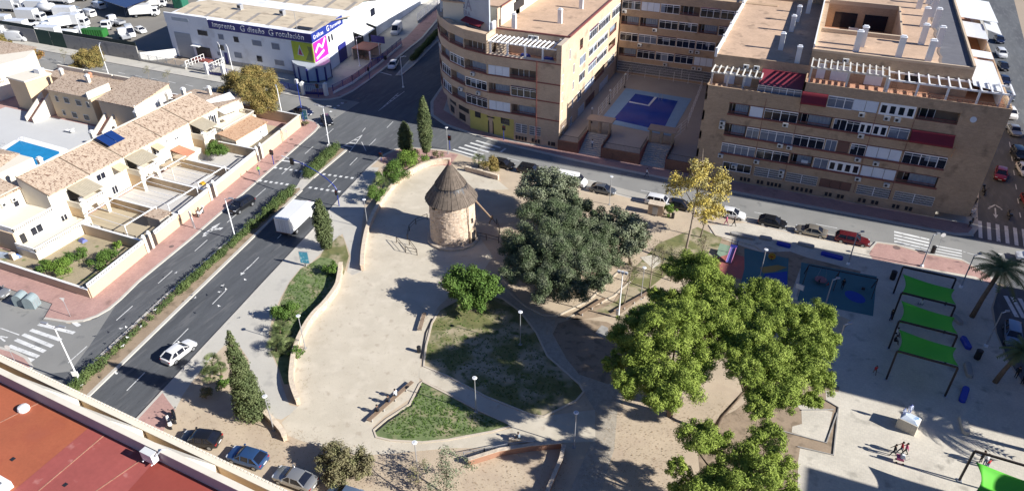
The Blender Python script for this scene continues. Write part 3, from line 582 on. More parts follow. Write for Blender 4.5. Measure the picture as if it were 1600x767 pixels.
        P(r, 'shed_roof', q, wsheet)
    PP(r, 'shed_wall', [(25.4, 25.6, 113.4, 126, 17.6, 19.7), (22, 25.5, 126, 126.1, 17.6, 20), (25.9, 26.0, 137, 158, 17.6, 19.8)], wsheet)
    P(r, 'wall', wl, M_['brick'])
    # trims
    tr = MB()
    for z in (6.72, 10.02, 13.52): tr.box(-10.4, 21.4, y0 - .05, y0 - .002, z, z + .09)
    for z in (4.78, 7.98, 11.58): tr.box(-10.4, 21.4, y0 - .1, y0 - .002, z - .06, z + .22)
    for s in (-5.0, .05, 10.55, 15.6): tr.box(s - .03, s + .03, y0 - .08, y0 - .052, 1.9, 15)
    P(r, 'trim', tr, M_['redbrown'])
    for s in (-9.2, -8.5, -6.6, -6, -5.4, -3.9, -3.3, -2.3, -1.7, -1.1, -.5, 1.5, 2.2, 2.9, 3.6, 4.3, 6.6, 7.2, 8.4, 9, 11.5, 12.2, 13.4, 14, 16.4, 17, 18.2, 18.8): PP(r, 'basement_window', [(s, s + .4, y0 - .05, y0 + .2, .5, 1.15)], M_['dark'])
    for s, z in ((-11.3, 10.1 - .3), (-11.3, 9.1), (-10.7, 4.1), (-2.0, 7.5), (-.6, 7.45), (-5.0, 4.1), (-1.9, 11.05), (-8.3, 2.6), (-.9, 3.1), (-.9, 2.4), (8.9, 11.1), (9.4, 7.3), (12, 7.1), (10.2, 4.1), (14.3, 3.9), (8.2, 14.4), (11.6, 14.4), (13, 14.4)): ac_unit(r, fm, s - x0, z)
    dish = MB().lathe([(.02, 0), (.3, .06), (.42, .16)], 14); dm = Matrix.Translation((22.6, y0 - .45, 16.4)) @ Matrix.Rotation(RD(70), 4, 'X'); dish.v = [tuple(dm @ Vector(v)) for v in dish.v]; P(r, 'satellite_dish', dish, M_['white'])
    fl = MB().beam((21.6, y0 - .05, 11.4), (21.8, y0 - .8, 12.2), .04); o = P(r, 'flagpole', fl, M_['metalgrey'])
    f = MB(); f.add([(21.75, y0 - .7, 12.1), (21.8, y0 - .15, 11.6), (21.72, y0 - .2, 10.3), (21.6, y0 - .6, 10.5)], [(0, 1, 2, 3)]); SUB(o, 'flag', f, pm('yellow_red_flag', (.8, .3, .02), .8, .1, spots=[((.6, .02, .02), 1.2, .55, .03)]), r)
    cl = MB().box(2.0, 3.0, y0 - .12, y0 - .08, 5.5, 6.0); P(r, 'hanging_towel', cl, M_['cloth'])
    return r
bB = building_b()

# ================================================================= curved block A
def offset(pts, d):
    out = []
    for i, p in enumerate(pts):
        a = Vector(pts[max(0, i - 1)]); b = Vector(pts[min(len(pts) - 1, i + 1)]); t = (b - a).normalized(); out.append((p[0] - t.y * d, p[1] + t.x * d))
    return out
def building_a():
    r = empty('apartment_building', (-50, 125, KH)); tag(r, 'tan brick apartment block with curved front on the avenue corner and faded roof board', 'apartment building')
    wl = MB(); O = [(-74.5, 185), (-73.2, 150), (-71.8, 137), (-70.2, 128.5), (-68.0, 122.2), (-65.2, 118.0), (-61.8, 115.0), (-57.6, 112.6), (-52.5, 111.3), (-38.6, 111.2)]; dep = 1.2
    I = offset(O, dep); G = offset(O, 1.0)
    def band(z0, z1, i0=0, i1=9, outer=O, inner=I):
        for i in range(i0, i1): wl.prism([outer[i], outer[i + 1], inner[i + 1], inner[i]], z0, z1)
    for z0, z1 in ((4.25, 5.5), (7.3, 8.85), (10.6, 12.15)): band(z0, z1)
    band(13.9, 15.8); band(17.5, 19.2, 0, 8)
    K1, K2 = offset(O, .25), None; 
    # ground floor set back along the curve
    band(KH, 4.25, 0, 9, G, offset(O, 1.7))
    I2 = offset(O, 1.15); core = MB()
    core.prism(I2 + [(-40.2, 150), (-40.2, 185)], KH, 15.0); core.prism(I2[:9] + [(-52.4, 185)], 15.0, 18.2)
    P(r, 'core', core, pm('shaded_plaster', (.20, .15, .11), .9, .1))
    fr = []
    zs = [(12.15, 13.9), (8.85, 10.6), (5.5, 7.3)]
    plan = {8: [[(.2, 4.3, 'S'), (4.4, 9.3, 'O')], [(.2, 4.4, 'O'), (4.6, 9.5, 'W')], [(.2, 4.4, 'S'), (4.6, 9.5, 'C')]], 7: [[(.1, 5.1, 'C')], [(.1, 5.1, 'W')], [(.1, 5.1, 'W')]]}
    for i in range(9):
        p0, p1 = O[i], O[i + 1]; L = hypot(p1[0] - p0[0], p1[1] - p0[1])
        for j, (z0, z1) in enumerate(zs):
            if i in plan: bays = plan[i][j]
            else: bays = [(.12, L - .12, 'OCWWOCWDW'[(i * 2 + j) % 9])] if L < 9 else [(1 + 4.5 * q, 5 + 4.5 * q, 'WOWCW'[q % 5]) for q in range(int((L - 1) / 4.5))]
            facade(r, wl, p0, p1, [], [(z0, z1, bays)], i * 7 + j)
        if i < 8: facade(r, wl, p0, p1, [], [(15.8, 17.5, [(.12, L - .12, 'OCOCOOCO'[i])])], i * 9 + 5)
    # right face in the sun
    E0, E1 = (-38.6, 111.2), (-38.6, 185); ws = MB()
    wn = [(.7, 1.5, 'D'), (6.6, 7.3, 'D'), (10.2, 13.6, 'D'), (15.6, 20.6, 'W'), (20.9, 27.8, 'W'), (29, 34, 'O'), (38, 44, 'W')]
    facade(r, wl, E0, E1, [(KH, 1.9), (3.6, 5.3), (7.0, 8.7), (10.4, 11.9), (13.6, 15.1), (17.0, 19.0)],
           [(11.9, 13.6, wn), (8.7, 10.4, wn), (5.3, 7.0, wn[:2] + [(9.6, 12, 'D'), (14, 20, 'S'), (20.5, 27, 'O'), (29, 34, 'W')]), (1.9, 3.6, [(1.6, 2.6, 'D'), (6, 7, 'D'), (10.5, 14, 'G'), (15, 21, 'B'), (24, 30, 'G')]),
            (15.1, 17.0, [(4.2, 4.8, 'D'), (9.8, 11.6, 'O'), (15.2, 20.5, 'W'), (20.9, 28.6, 'W'), (30, 36, 'W')])], 77, .9)
    # penthouse and roofs
    wl.box(-52.5, -39.5, 115.4, 115.7, 15.0, 19.0); P(r, 'roof', MB().box(-52.4, -38.9, 115.7, 185, 18.9, 19.1), M_['rooftile'])
    P(r, 'coping', MB().box(-38.9, -38.55, 115.4, 185, 19.1, 19.35).box(-52.4, -38.9, 115.35, 115.65, 19.0, 19.25), M_['redbrown'])
    P(r, 'terrace_floor', MB().prism([(-57, 112.9), (-52.5, 111.6), (-38.8, 111.5), (-38.8, 115.4), (-57, 115.4)], 15.0, 15.1), pm('orange_terrace_tiles', (.5, .26, .16), .9, .1))
    P(r, 'terrace_floor', MB().prism(offset(O, .3)[:9] + [(-52.5, 185)], 18.2, 18.3), M_['rooftile'])
    wl.box(-52.7, -52.5, 111.3, 115.4, 15.1, 19.2).box(-52.5, -52.3, 115.7, 116.9, 18.3, 22.4).box(-52.6, -52.3, 124, 126, 18.3, 22.4)
    up = MB().box(-64, -52.3, 117.4, 185, 18.3, 22.2); P(r, 'upper_wall', up, M_['cream']); P(r, 'upper_roof', MB().box(-64.2, -52.1, 117.2, 185, 22.2, 22.45), M_['rooftile'])
    P(r, 'coping', MB().box(-52.3, -52.05, 117.2, 185, 22.45, 22.6), M_['redbrown'])
    # board with faded letters, follows the corner
    b0, b1 = (-66.3, 120.6), (-53.2, 114.2); bd = FM(b0, b1); L = bd.L
    bd.box(0, L, -.25, 0, 19.9, 25.2); bd.box(L - .4, L, -.3, .05, 18.3, 19.9); bd.box(0, .5, -.3, .05, 18.3, 19.9); bd.box(6.3, 7.3, -.25, 0, 18.3, 19.9); bd.box(7.3, L - .4, -.25, -.1, 18.3, 19.9); P(r, 'sign_board', bd, pm('pale_blue_board', (.42, .46, .5), .8, .1, .6, 4))
    lm = pm('faded_lettering', (.27, .27, .33), .8, .1); text(r, 'sign_lettering', 'KRISA', 2.6, b0, b1, 2.2, 21.35, .02, lm); text(r, 'sign_lettering', 'LA TEJERA', 1.15, b0, b1, 3.4, 20.25, .02, lm)
    P(r, 'terrace_window', (lambda f: f.box(8.6, 12, -.08, -.03, 18.7, 19.7))(FM(b0, b1)), M_['glass'])
    aw = FM(b0, b1); aw.add([(7.9, .02, 20.1), (13.2, .02, 20.1), (13.2, 1.3, 19.6), (7.9, 1.3, 19.6), (7.9, .02, 20.0), (13.2, .02, 20.0), (13.2, 1.3, 19.5), (7.9, 1.3, 19.5)], [(0, 1, 2, 3), (7, 6, 5, 4), (0, 3, 7, 4), (3, 2, 6, 7)]); P(r, 'awning', aw, M_['awnred'])
    P(r, 'glazed_porch', MB().box(-53.0, -52.6, 114.3, 117.2, 18.3, 20.4), M_['metalwhite'])
    # terrace things
    pergola(r, -52.2, -38.9, 111.9, 115.2, 15.1, 18.0, 17, 5)
    P(r, 'terrace_stair', (lambda q: [q.box(-51.6 + .0, -50.2, 112.2 + .35 * k, 112.6 + .35 * k, 15.1, 15.3 + .28 * k) for k in range(8)] and q)(MB()), M_['stone'])
    for x in (-46.9, -42.6): P(r, 'covered_furniture', MB().prism([(x, 112.6), (x + 1.9, 112.5), (x + 2, 113.6), (x + .1, 113.8)], 15.1, 16.0, [(x + .2, 112.8), (x + 1.6, 112.7), (x + 1.7, 113.4), (x + .3, 113.5)]), M_['blue'])
    for s in (-46.2, -45.2, -40.4): ac_unit(r, lambda: FM((-52.5, 115.4), (-38.6, 115.4)), s + 52.5, 18.1)
    for x, y in ((-43, 122.4), (-42.4, 132.6), (-49.5, 116.6), (-47, 140)): chimney_stack(r, x, y, 19.1, 2.4)
    P(r, 'roof_opening', MB().box(-52.3, -52.24, 123, 128, 20.0, 21.6), M_['dark'])
    # ground floor: yellow shop front
    g0, g1 = (-57.2, 113.2), (-47.4, 111.6); fy = FM(g0, g1); fy.box(0, fy.L, -.3, .06, KH, 4.24); P(r, 'shopfront', fy, pm('yellow_render', (.52, .46, .13), .8, .08))
    dr = FM(g0, g1); pts = [(4.1, KH)] + [(4.75 - .65 * cos(t * pi / 8), 2.3 + .65 * sin(t * pi / 8)) for t in range(9)] + [(5.4, KH)]; dr.add([(u, .08, z) for u, z in pts], [tuple(range(len(pts)))]); P(r, 'door', dr, M_['dark'])
    for u0, u1 in ((1.2, 2.5), (7.0, 8.9)): P(r, 'window', (lambda f: f.box(u0, u1, .04, .1, 2.7, 3.9))(FM(g0, g1)), M_['glass'])
    P(r, 'shop_sign', (lambda f: f.box(3.9, 5.6, .05, .12, 3.3, 3.55))(FM(g0, g1)), M_['dark'])
    q0, q1 = (-47.4, 112.15), (-38.6, 112.05); fq = lambda: FM(q0, q1)
    w = fq(); w.box(0, 8.8, -.3, .85, KH, 1.9); w.box(0, 8.8, -.3, .84, 3.6, 4.24)
    for a, b in ((0, .4), (2.6, 3.1), (5.3, 8.8)): w.box(a, b, -.3, .84, 1.9, 3.6)
    MB.add(wl, w.v, w.f); bay(r, lambda: FM((-47.4, 111.3), (-38.6, 111.2)), .4, 2.6, 1.9, 3.6, 'G', random.Random(1)); bay(r, lambda: FM((-47.4, 111.3), (-38.6, 111.2)), 3.1, 5.3, 1.9, 3.6, 'G', random.Random(2))
    for s in (-47, -46.4, -45.8, -45.2, -43.8, -43.2, -42.6, -40.6, -40, -39.6): PP(r, 'basement_window', [(s, s + .35, 111.1, 111.3, .5, 1.2)], M_['dark'])
    for i in (5, 6): 
        f = FM(G[i], G[i + 1]); f.box(.6, f.L - .6, -.02, .03, 2.6, 3.7); P(r, 'basement_window', f, M_['dark']); f = FM(G[i], G[i + 1]); f.box(.6, f.L * .6, -.02, .03, .6, 1.9); P(r, 'basement_window', f, M_['dark'])
    P(r, 'wall', wl, M_['brickpale'])
    tr = MB()
    for z in (5.5, 8.85, 12.15, 15.8):
        for i in range(9): a, b = O[i], O[i + 1]; f = FM(a, b); f.box(0, f.L, -.1, .06, z - .22, z - .002); MB.add(tr, f.v, f.f)
    tr.box(-43.05, -42.95, 111.05, 111.18, 1, 15.8); P(r, 'trim', tr, M_['redbrown'])
    for u, z in ((2.8, 7.8), (1.6, 11.2), (-1.5, 7.6)): ac_unit(r, lambda: FM((-57.6, 112.6), (-52.5, 111.3)), u, z)
    return r
bA = building_a()

# ================================================================= back block and podium
def building_c():
    r = empty('apartment_building', (-26, 150, KH)); tag(r, 'brick apartment block closing the back of the shaded pool courtyard', 'apartment building')
    wl = MB(); T = [(15.8, 17.6), (12.6, 14.4), (9.2, 11.0), (5.9, 7.7)]; k = ['WSWOWWC', 'OCWWCWO', 'WWWWWOC', 'OWWWSWO']
    rows = [(z0, z1, [(.2 + 4.0 * i, 4.0 + 4.0 * i, k[j][i]) for i in range(7)]) for j, (z0, z1) in enumerate(T)]
    fm, _ = facade(r, wl, (-38.4, 147.2), (-8, 147.2), [(0, 2.6), (4.8, 5.9), (7.7, 9.2), (11, 12.6), (14.4, 15.8), (17.6, 19.3)], rows + [(2.6, 4.8, [(0.1, 28, 'G')])], 31)
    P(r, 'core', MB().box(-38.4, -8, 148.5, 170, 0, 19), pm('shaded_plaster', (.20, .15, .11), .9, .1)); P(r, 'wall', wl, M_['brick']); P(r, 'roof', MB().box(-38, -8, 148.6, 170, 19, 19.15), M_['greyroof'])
    for u, z in ((.3, 15.0), (4.2, 8.4), (15, 8.4), (16.3, 8.4), (10, 5.0), (16, 5), (17.2, 5), (7, 11.9)): ac_unit(r, fm, u, z)
    return r
bC = building_c()
def podium():
    r = empty('courtyard_podium', (-26, 128, KH)); tag(r, 'raised brick courtyard podium with two stairways between the brick blocks', 'podium')
    m = MB(); g = (-38.6, -34.8, -30.4, -23.6, -19.0, -14.2)
    for a, b in ((g[0], g[1]), (g[2], g[3]), (g[4], g[5])): m.box(a, b, 110.7, 116.2, KH, 2.0)
    m.box(g[0], g[5], 116.2, 147.2, KH, 1.98)
    P(r, 'wall', m, brick_mat('red_brick', (.27, .12, .07), (.22, .1, .06), (.22, .14, .1)))
    P(r, 'deck', MB().sheet([(g[0], 111), (g[1], 111), (g[1], 116.2), (g[0], 116.2)], 2.01).sheet([(g[2], 111), (g[3], 111), (g[3], 116.2), (g[2], 116.2)], 2.01).sheet([(g[4], 111), (g[5], 111), (g[5], 116.2), (g[4], 116.2)], 2.01).sheet([(g[0], 116.2), (g[5], 116.2), (g[5], 147.2), (g[0], 147.2)], 2.0), pm('courtyard_paving', (.33, .30, .27), .9, .08, .3, 4))
    for a, b in ((g[1], g[2]), (g[3], g[4])):
        st = MB()
        for k in range(11): st.box(a + .15, b - .15, 110.8 + k * .47, 116.2, KH + .17 * k, KH + .17 * (k + 1))
        P(r, 'stair', st, M_['kerb']); PP(r, 'stair_wall', [(a, a + .15, 110.7, 116.2, KH, 2.4), (b - .15, b, 110.7, 116.2, KH, 2.4)], M_['redbrown'])
        PP(r, 'gate_pillar', [(a + .1, a + .5, 116.1, 116.5, 2, 4.4), (b - .5, b - .1, 116.1, 116.5, 2, 4.4), ((a + b) / 2 - .25, (a + b) / 2 + .25, 116.1, 116.5, 2, 4.4)], M_['brick'])
        P(r, 'gate_canopy', MB().box(a - .2, b + .2, 115.8, 118.2, 4.4, 4.6), pm('canopy_slab', (.36, .28, .22), .9, .1))
        rl = MB()
        for x in [a + .55 + i * .16 for i in range(int((b - a - 1) / .16))]: rl.box(x, x + .03, 116.2, 116.23, 2.0, 4.2)
        P(r, 'gate', rl, M_['black'])
    for a, b in ((g[0] + .1, g[1] - .1), (g[2] + .1, g[3] - .1), (g[4] + .1, g[5] - .1)):
        rl = MB(); n = int((b - a) / .22)
        for i in range(n + 1): x = a + (b - a) * i / n; rl.box(x - .012, x + .012, 110.85, 110.88, 2, 3.1)
        rl.box(a, b, 110.84, 110.89, 3.06, 3.12)
        for x in (a, b):
            for i in range(22): rl.box(x - .012, x + .012, 110.9 + i * .24, 110.92 + i * .24, 2, 3.1)
            rl.box(x - .02, x + .02, 110.9, 116.2, 3.06, 3.12)
        P(r, 'railing', rl, M_['black'])
    return r
podium()
def pool_b():
    r = empty('swimming_pool', (-27, 129, 2.1)); tag(r, 'deep blue swimming pool with a small wading basin in the shaded courtyard', 'pool', 'swimming pools')
    pool = [(-31.4, 137), (-22.6, 136.4), (-22.2, 121.6), (-32.0, 123.0)]
    rim = [(-34.0, 139.2), (-20.3, 138.7), (-20.4, 119.9), (-34.2, 121.2)]
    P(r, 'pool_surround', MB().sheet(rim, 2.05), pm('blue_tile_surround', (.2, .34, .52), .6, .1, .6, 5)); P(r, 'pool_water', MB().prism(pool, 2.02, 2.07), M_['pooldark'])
    P(r, 'basin_wall', ring(None, [(-31.4, 132.3), (-27.4, 131.9), (-27.1, 136.6)], .5, 2.16, None, z0=2.0), M_['poolrim'])
    s = MB().tube([(-26.3, 136.5, 2.1), (-26.3, 136.5, 3.0), (-26.3, 135.7, 3.0), (-26.3, 135.6, 2.1)], .03, 6).tube([(-25.7, 136.5, 2.1), (-25.7, 136.5, 3.0), (-25.7, 135.7, 3.0), (-25.7, 135.6, 2.1)], .03, 6); P(r, 'pool_ladder', s, M_['metalgrey'])
    f = MB(); F = [(-35, 146.6), (-19.6, 146.4), (-18.4, 124), (-19.5, 118.6)]; F2 = [(-34.8, 122.4), (-35, 146.6)]
    for L_ in (F, F2):
        for i in range(len(L_) - 1):
            a, b = L_[i], L_[i + 1]; n = max(2, int(hypot(a[0] - b[0], a[1] - b[1]) / 2.6))
            for k in range(n + 1): x = a[0] + (b[0] - a[0]) * k / n; y = a[1] + (b[1] - a[1]) * k / n; f.beam((x, y, 2), (x, y, 4.2), .06)
            for z in (2.3, 3.0, 3.6, 4.18): f.beam((*a, z), (*b, z), .025)
    fo = MB(); o = f.build('pool_fence', M_['metalwhite']); tag(o, 'tall thin white fence round the courtyard pool', 'fence')
pool_b()
# neighbours outside the picture on the right, sized so their shadows cross the plaza and street
def off_block(x0, x1, y0, y1, h, lab):
    r = empty('apartment_building', ((x0 + x1) / 2, (y0 + y1) / 2, 0)); tag(r, lab, 'apartment building'); wl = MB(); T = int((h - 3.5) / 3.3); L = y1 - y0
    # west face looks at the plaza
    rows = []; lev = [(0, 2.2)]; z = 2.2
    for k in range(T):
        b = [(1 + 5 * i, 5 + 5 * i, 'WSOWC'[(i + k) % 5]) for i in range(int((L - 1.2) / 5))]; rows.append((z, z + 1.8, b)); lev.append((z + 1.8, z + 3.3)); z += 3.3
    lev.append((z, h)); facade(r, wl, (x0, y1), (x0, y0), lev, rows, int(x0 + y0)); P(r, 'core', MB().box(x0 + 1.3, x1, y0, y1, 0, h - .3), M_['brick']); P(r, 'wall', wl, M_['brick']); P(r, 'roof', MB().box(x0 + .1, x1, y0, y1, h - .3, h), M_['rooftile']); return r
off_block(47.5, 66, 80, 95.7, 28.6, 'tall brick apartment block across the road east of the playground')
off_block(47.5, 66, 66.8, 79.9, 26.5, 'brick apartment block across the road east of the green shade sails')
off_block(47.5, 66, 25, 54.6, 21.5, 'brick apartment block beyond the sunny end of the plaza')
off_block(47.5, 60, 54.7, 56.6, 17, 'unseen low brick annex, added to step the shadow edge on the plaza')  # thin volume out of view, shaped for the step in the plaza shade
off_block(48.5, 70, 111.2, 150, 14, 'low brick apartment block across the side street with the parked cars')
off_block(48.5, 62, 106.6, 111.1, 54, 'unseen slender brick tower, added to shade the street beside the brick blocks')  # added out of view, kept narrow and tall to throw the street's shade strip
# ================================================================= vehicles
PAINT = {}
def paint(n, c, metal=.35):
    if n not in PAINT: PAINT[n] = pm('paint_' + n, c, .3, .04, .8, 6, metal=metal, coat=.6)
    return PAINT[n]
for n_, c_, mt in (('white', (.72, .72, .71), 0), ('black', (.012, .013, .016), .2), ('silver', (.38, .38, .37), .6), ('grey', (.13, .14, .15), .5), ('champagne', (.36, .32, .26), .6), ('red', (.26, .016, .02), .2), ('wine', (.13, .012, .016), .3), ('blue', (.04, .10, .24), .5), ('navy', (.015, .022, .06), .3), ('green', (.02, .10, .045), .1), ('steelblue', (.17, .23, .32), .5)): paint(n_, c_, mt)
def loft(mb, st, cap=True):
    "st: list of (x, [(y, z), ...]) half sections from the bottom edge up to the centre line"
    n0 = len(mb.v); k = len(st[0][1]); m = 2 * k - 1
    for x, sec in st:
        full = [(-y, z) for y, z in sec] + [(y, z) for y, z in reversed(sec[:-1])]
        for y, z in full: mb.v.append((x, y, z))
    for i in range(len(st) - 1):
        for j in range(m - 1):
            a = n0 + i * m + j; mb.f.append((a, a + 1, a + m + 1, a + m))
        a = n0 + i * m; mb.f.append((a + m - 1, a, a + m, a + 2 * m - 1))
    if cap: mb.f.append(tuple(n0 + m - 1 - j for j in range(m))); mb.f.append(tuple(n0 + (len(st) - 1) * m + j for j in range(m)))
    return mb
def make_car(name, L, W, Hh, belt, hood, deck, ws0, rf0, rf1, rw1, col, boot_z=None, lab='', pick=False):
    """x runs forward. ws0 base of windscreen, rf0/rf1 roof front/rear, rw1 base of rear glass (fractions of length from the front)"""
    r = empty(name); w = W / 2; X = lambda f: L / 2 - f * L; wr = .33
    b = MB(); zb = .26
    def sec(f, top, ww): return (X(f), [(ww * .88, zb), (ww, zb + .16), (ww, top - .16), (ww * .93, top - .04), (ww * .55, top), (0, top + .02)])
    loft(b, [(X(0.0), [(w * .70, zb + .06), (w * .76, zb + .15), (w * .76, zb + .32), (w * .72, zb + .38), (w * .4, zb + .4), (0, zb + .4)]), sec(.015, hood - .16, w * .86), sec(.07, hood - .06, w * .95), sec(.16, hood, w), sec(ws0, hood + .07, w), sec(.5, belt + .02, w), sec(.72, belt + .02, w), sec(min(rw1, .9), deck, w), sec(.95, deck - .03, w * .97), sec(.99, deck - .12, w * .88), (X(1.0), [(w * .78, zb + .08), (w * .82, zb + .2), (w * .82, zb + .4), (w * .76, zb + .44), (w * .5, zb + .45), (0, zb + .45)])])
    # roof and pillars
    rw = w * .74; z = Hh
    loft(b, [(X(rf0 - .015), [(rw * .9, z - .08), (rw * .9, z - .06), (rw * .7, z - .02), (0, z - .005)]), (X(rf0 + .03), [(rw, z - .08), (rw, z - .05), (rw * .75, z - .01), (0, z + .01)]), (X(rf1 - .03), [(rw, z - .08), (rw, z - .05), (rw * .75, z - .01), (0, z + .01)]), (X(rf1), [(rw * .92, z - .1), (rw * .92, z - .07), (rw * .7, z - .04), (0, z - .02)])])
    for s in (-1, 1):
        b.beam((X(ws0), s * w * .9, hood + .05), (X(rf0), s * rw * .97, z - .06), .07, .06)
        b.beam((X(rw1), s * w * .9, deck - .02), (X(rf1 - .01), s * rw * .97, z - .08), .1 if rw1 < .93 else .16, .07)
        for f in ([.5] if rf1 < .8 else [.45, .68]): b.beam((X(f), s * w * .955, belt - .02), (X(f), s * rw * .99, z - .06), .09, .05)
        b.box(X(ws0 + .02) - .15, X(ws0 + .02) + .02, s * w, s * (w + .16), belt + .02, belt + .16)
    body = b.build('body', col, r, smooth=True); body.data.set_sharp_from_angle(angle=RD(32))
    # the glasshouse
    g = MB()
    def gs(f, zz, ww): return (X(f), [(ww * 1.0, belt - .08), (ww * 1.0, belt - .02), (min(ww, rw * .97 + (z - zz) * .25), zz - .03), (0, zz)])
    loft(g, [(X(ws0 - .005), [(w * .86, belt - .08), (w * .86, belt - .03), (w * .84, belt - .02), (0, belt)]), (X(rf0), [(w * .93, belt - .08), (w * .93, belt - .02), (rw * .96, z - .09), (0, z - .05)]), (X(rf1), [(w * .93, belt - .08), (w * .93, belt - .02), (rw * .94, z - .11), (0, z - .06)]), (X(rw1 + .003), [(w * .86, belt - .1), (w * .86, belt - .04), (w * .84, deck - .01), (0, deck + .01)])])
    gg = g.build('window_glass', M_['glass'], r, smooth=True); gg.data.set_sharp_from_angle(angle=RD(32))
    fx, rx = X(.19), X(.81)
    tm = MB().wheel(0, 0, 0, wr, .2); rm = MB().wheel(0, 0, 0, wr * .62, .215, 12)
    tme, rme = tm.mesh('tyre', M_['rubber']), rm.mesh('rim', M_['rim'])
    for x in (fx, rx):
        for s in (-1, 1):
            o = bpy.data.objects.new('wheel', tme); COL.objects.link(o); o.parent = r; o.location = (x, s * (w - .085), wr)
            q = bpy.data.objects.new('rim', rme); COL.objects.link(q); q.parent = o
    for s in (-1, 1):
        MB().prism([(X(.03), s * w * .5), (X(.03) + .1, s * w * .5), (X(.03) + .03, s * w * .84), (X(.06), s * w * .9), (X(.07), s * w * .7)], hood - .32, hood - .13).build('headlight', M_['lamp'], r)
        MB().box(X(.998), X(.975), s * w * .6, s * w * .9, deck - .34, deck - .16).build('tail_light', M_['red'], r)
    MB().box(X(0) - .02, X(0) + .02, -.26, .26, zb + .1, zb + .2).build('number_plate', M_['white'], r)
    MB().box(X(1) - .02, X(1) + .02, -.26, .26, zb + .22, zb + .32).build('number_plate', M_['white'], r)
    return r
HIDE = []
def proto(o): HIDE.append(o); return o
CAR = {'hatch': proto(make_car('parked_car', 4.15, 1.78, 1.46, .92, .84, 1.0, .25, .44, .80, .955, PAINT['black'])),
       'sedan': proto(make_car('parked_car', 4.5, 1.78, 1.43, .9, .84, .98, .28, .42, .7, .84, PAINT['silver'])),
       'wagon': proto(make_car('parked_car', 4.7, 1.8, 1.47, .92, .86, .98, .27, .41, .9, .97, PAINT['wine'])),
       'suv': proto(make_car('parked_car', 4.5, 1.85, 1.66, 1.05, 1.0, 1.1, .25, .38, .9, .97, PAINT['black']))}
def make_van(name, L=5.0, W=1.95, Hh=2.1, window=True):
    r = empty(name); w = W / 2; X = lambda f: L / 2 - f * L; zb = .3; b = MB()
    def sec(f, top, ww, tw): return (X(f), [(ww * .94, zb), (ww, zb + .15), (ww, min(top - .1, 1.1)), (tw, top - .08), (tw * .8, top), (0, top + .02)])
    loft(b, [sec(0, .85, w * .82, w * .76), sec(.03, 1.0, w * .95, w * .86), sec(.13, 1.22, w, w * .9), sec(.27, Hh - .12, w, w * .84), sec(.34, Hh, w, w * .85), sec(.97, Hh, w, w * .85), sec(1.0, Hh - .1, w * .97, w * .82)])
    bb = b.build('body', PAINT['white'], r, smooth=True); bb.data.set_sharp_from_angle(angle=RD(32))
    g = MB().add([(X(.125), -w * .8, 1.24), (X(.125), w * .8, 1.24), (X(.262), w * .76, Hh - .2), (X(.262), -w * .76, Hh - .2)], [(0, 1, 2, 3)])
    g.v = [(x + .02, y, z + .02) for x, y, z in g.v]; g.build('windscreen', M_['glass'], r)
    for s in (-1, 1):
        q = MB(); q.prism([(X(.2), s * (w + .005)), (X(.4), s * (w + .005)), (X(.4), s * (w * .93)), (X(.2), s * (w * .93))], 1.2, 1.75, [(X(.27), s * (w * .93)), (X(.4), s * (w * .93)), (X(.4), s * w * .85), (X(.27), s * w * .85)]); q.build('side_window', M_['glass'], r)
    tm = MB().wheel(0, 0, 0, .34, .2); rm = MB().wheel(0, 0, 0, .2, .215, 12); tme, rme = tm.mesh('tyre', M_['rubber']), rm.mesh('rim', M_['rim'])
    for f in (.17, .82):
        for s in (-1, 1):
            o = bpy.data.objects.new('wheel', tme); COL.objects.link(o); o.parent = r; o.location = (X(f), s * (w - .09), .34)
            q = bpy.data.objects.new('rim', rme); COL.objects.link(q); q.parent = o
        MB().box(X(0) - .02, X(.01), (f - .5) * 1.9 - .2, (f - .5) * 1.9 + .2, .72, .88).build('headlight', M_['lamp'], r)
    MB().box(X(1) - .02, X(1) + .01, -w * .8, w * .8, 1.25, 1.8).build('rear_window', M_['glass'], r)
    return r
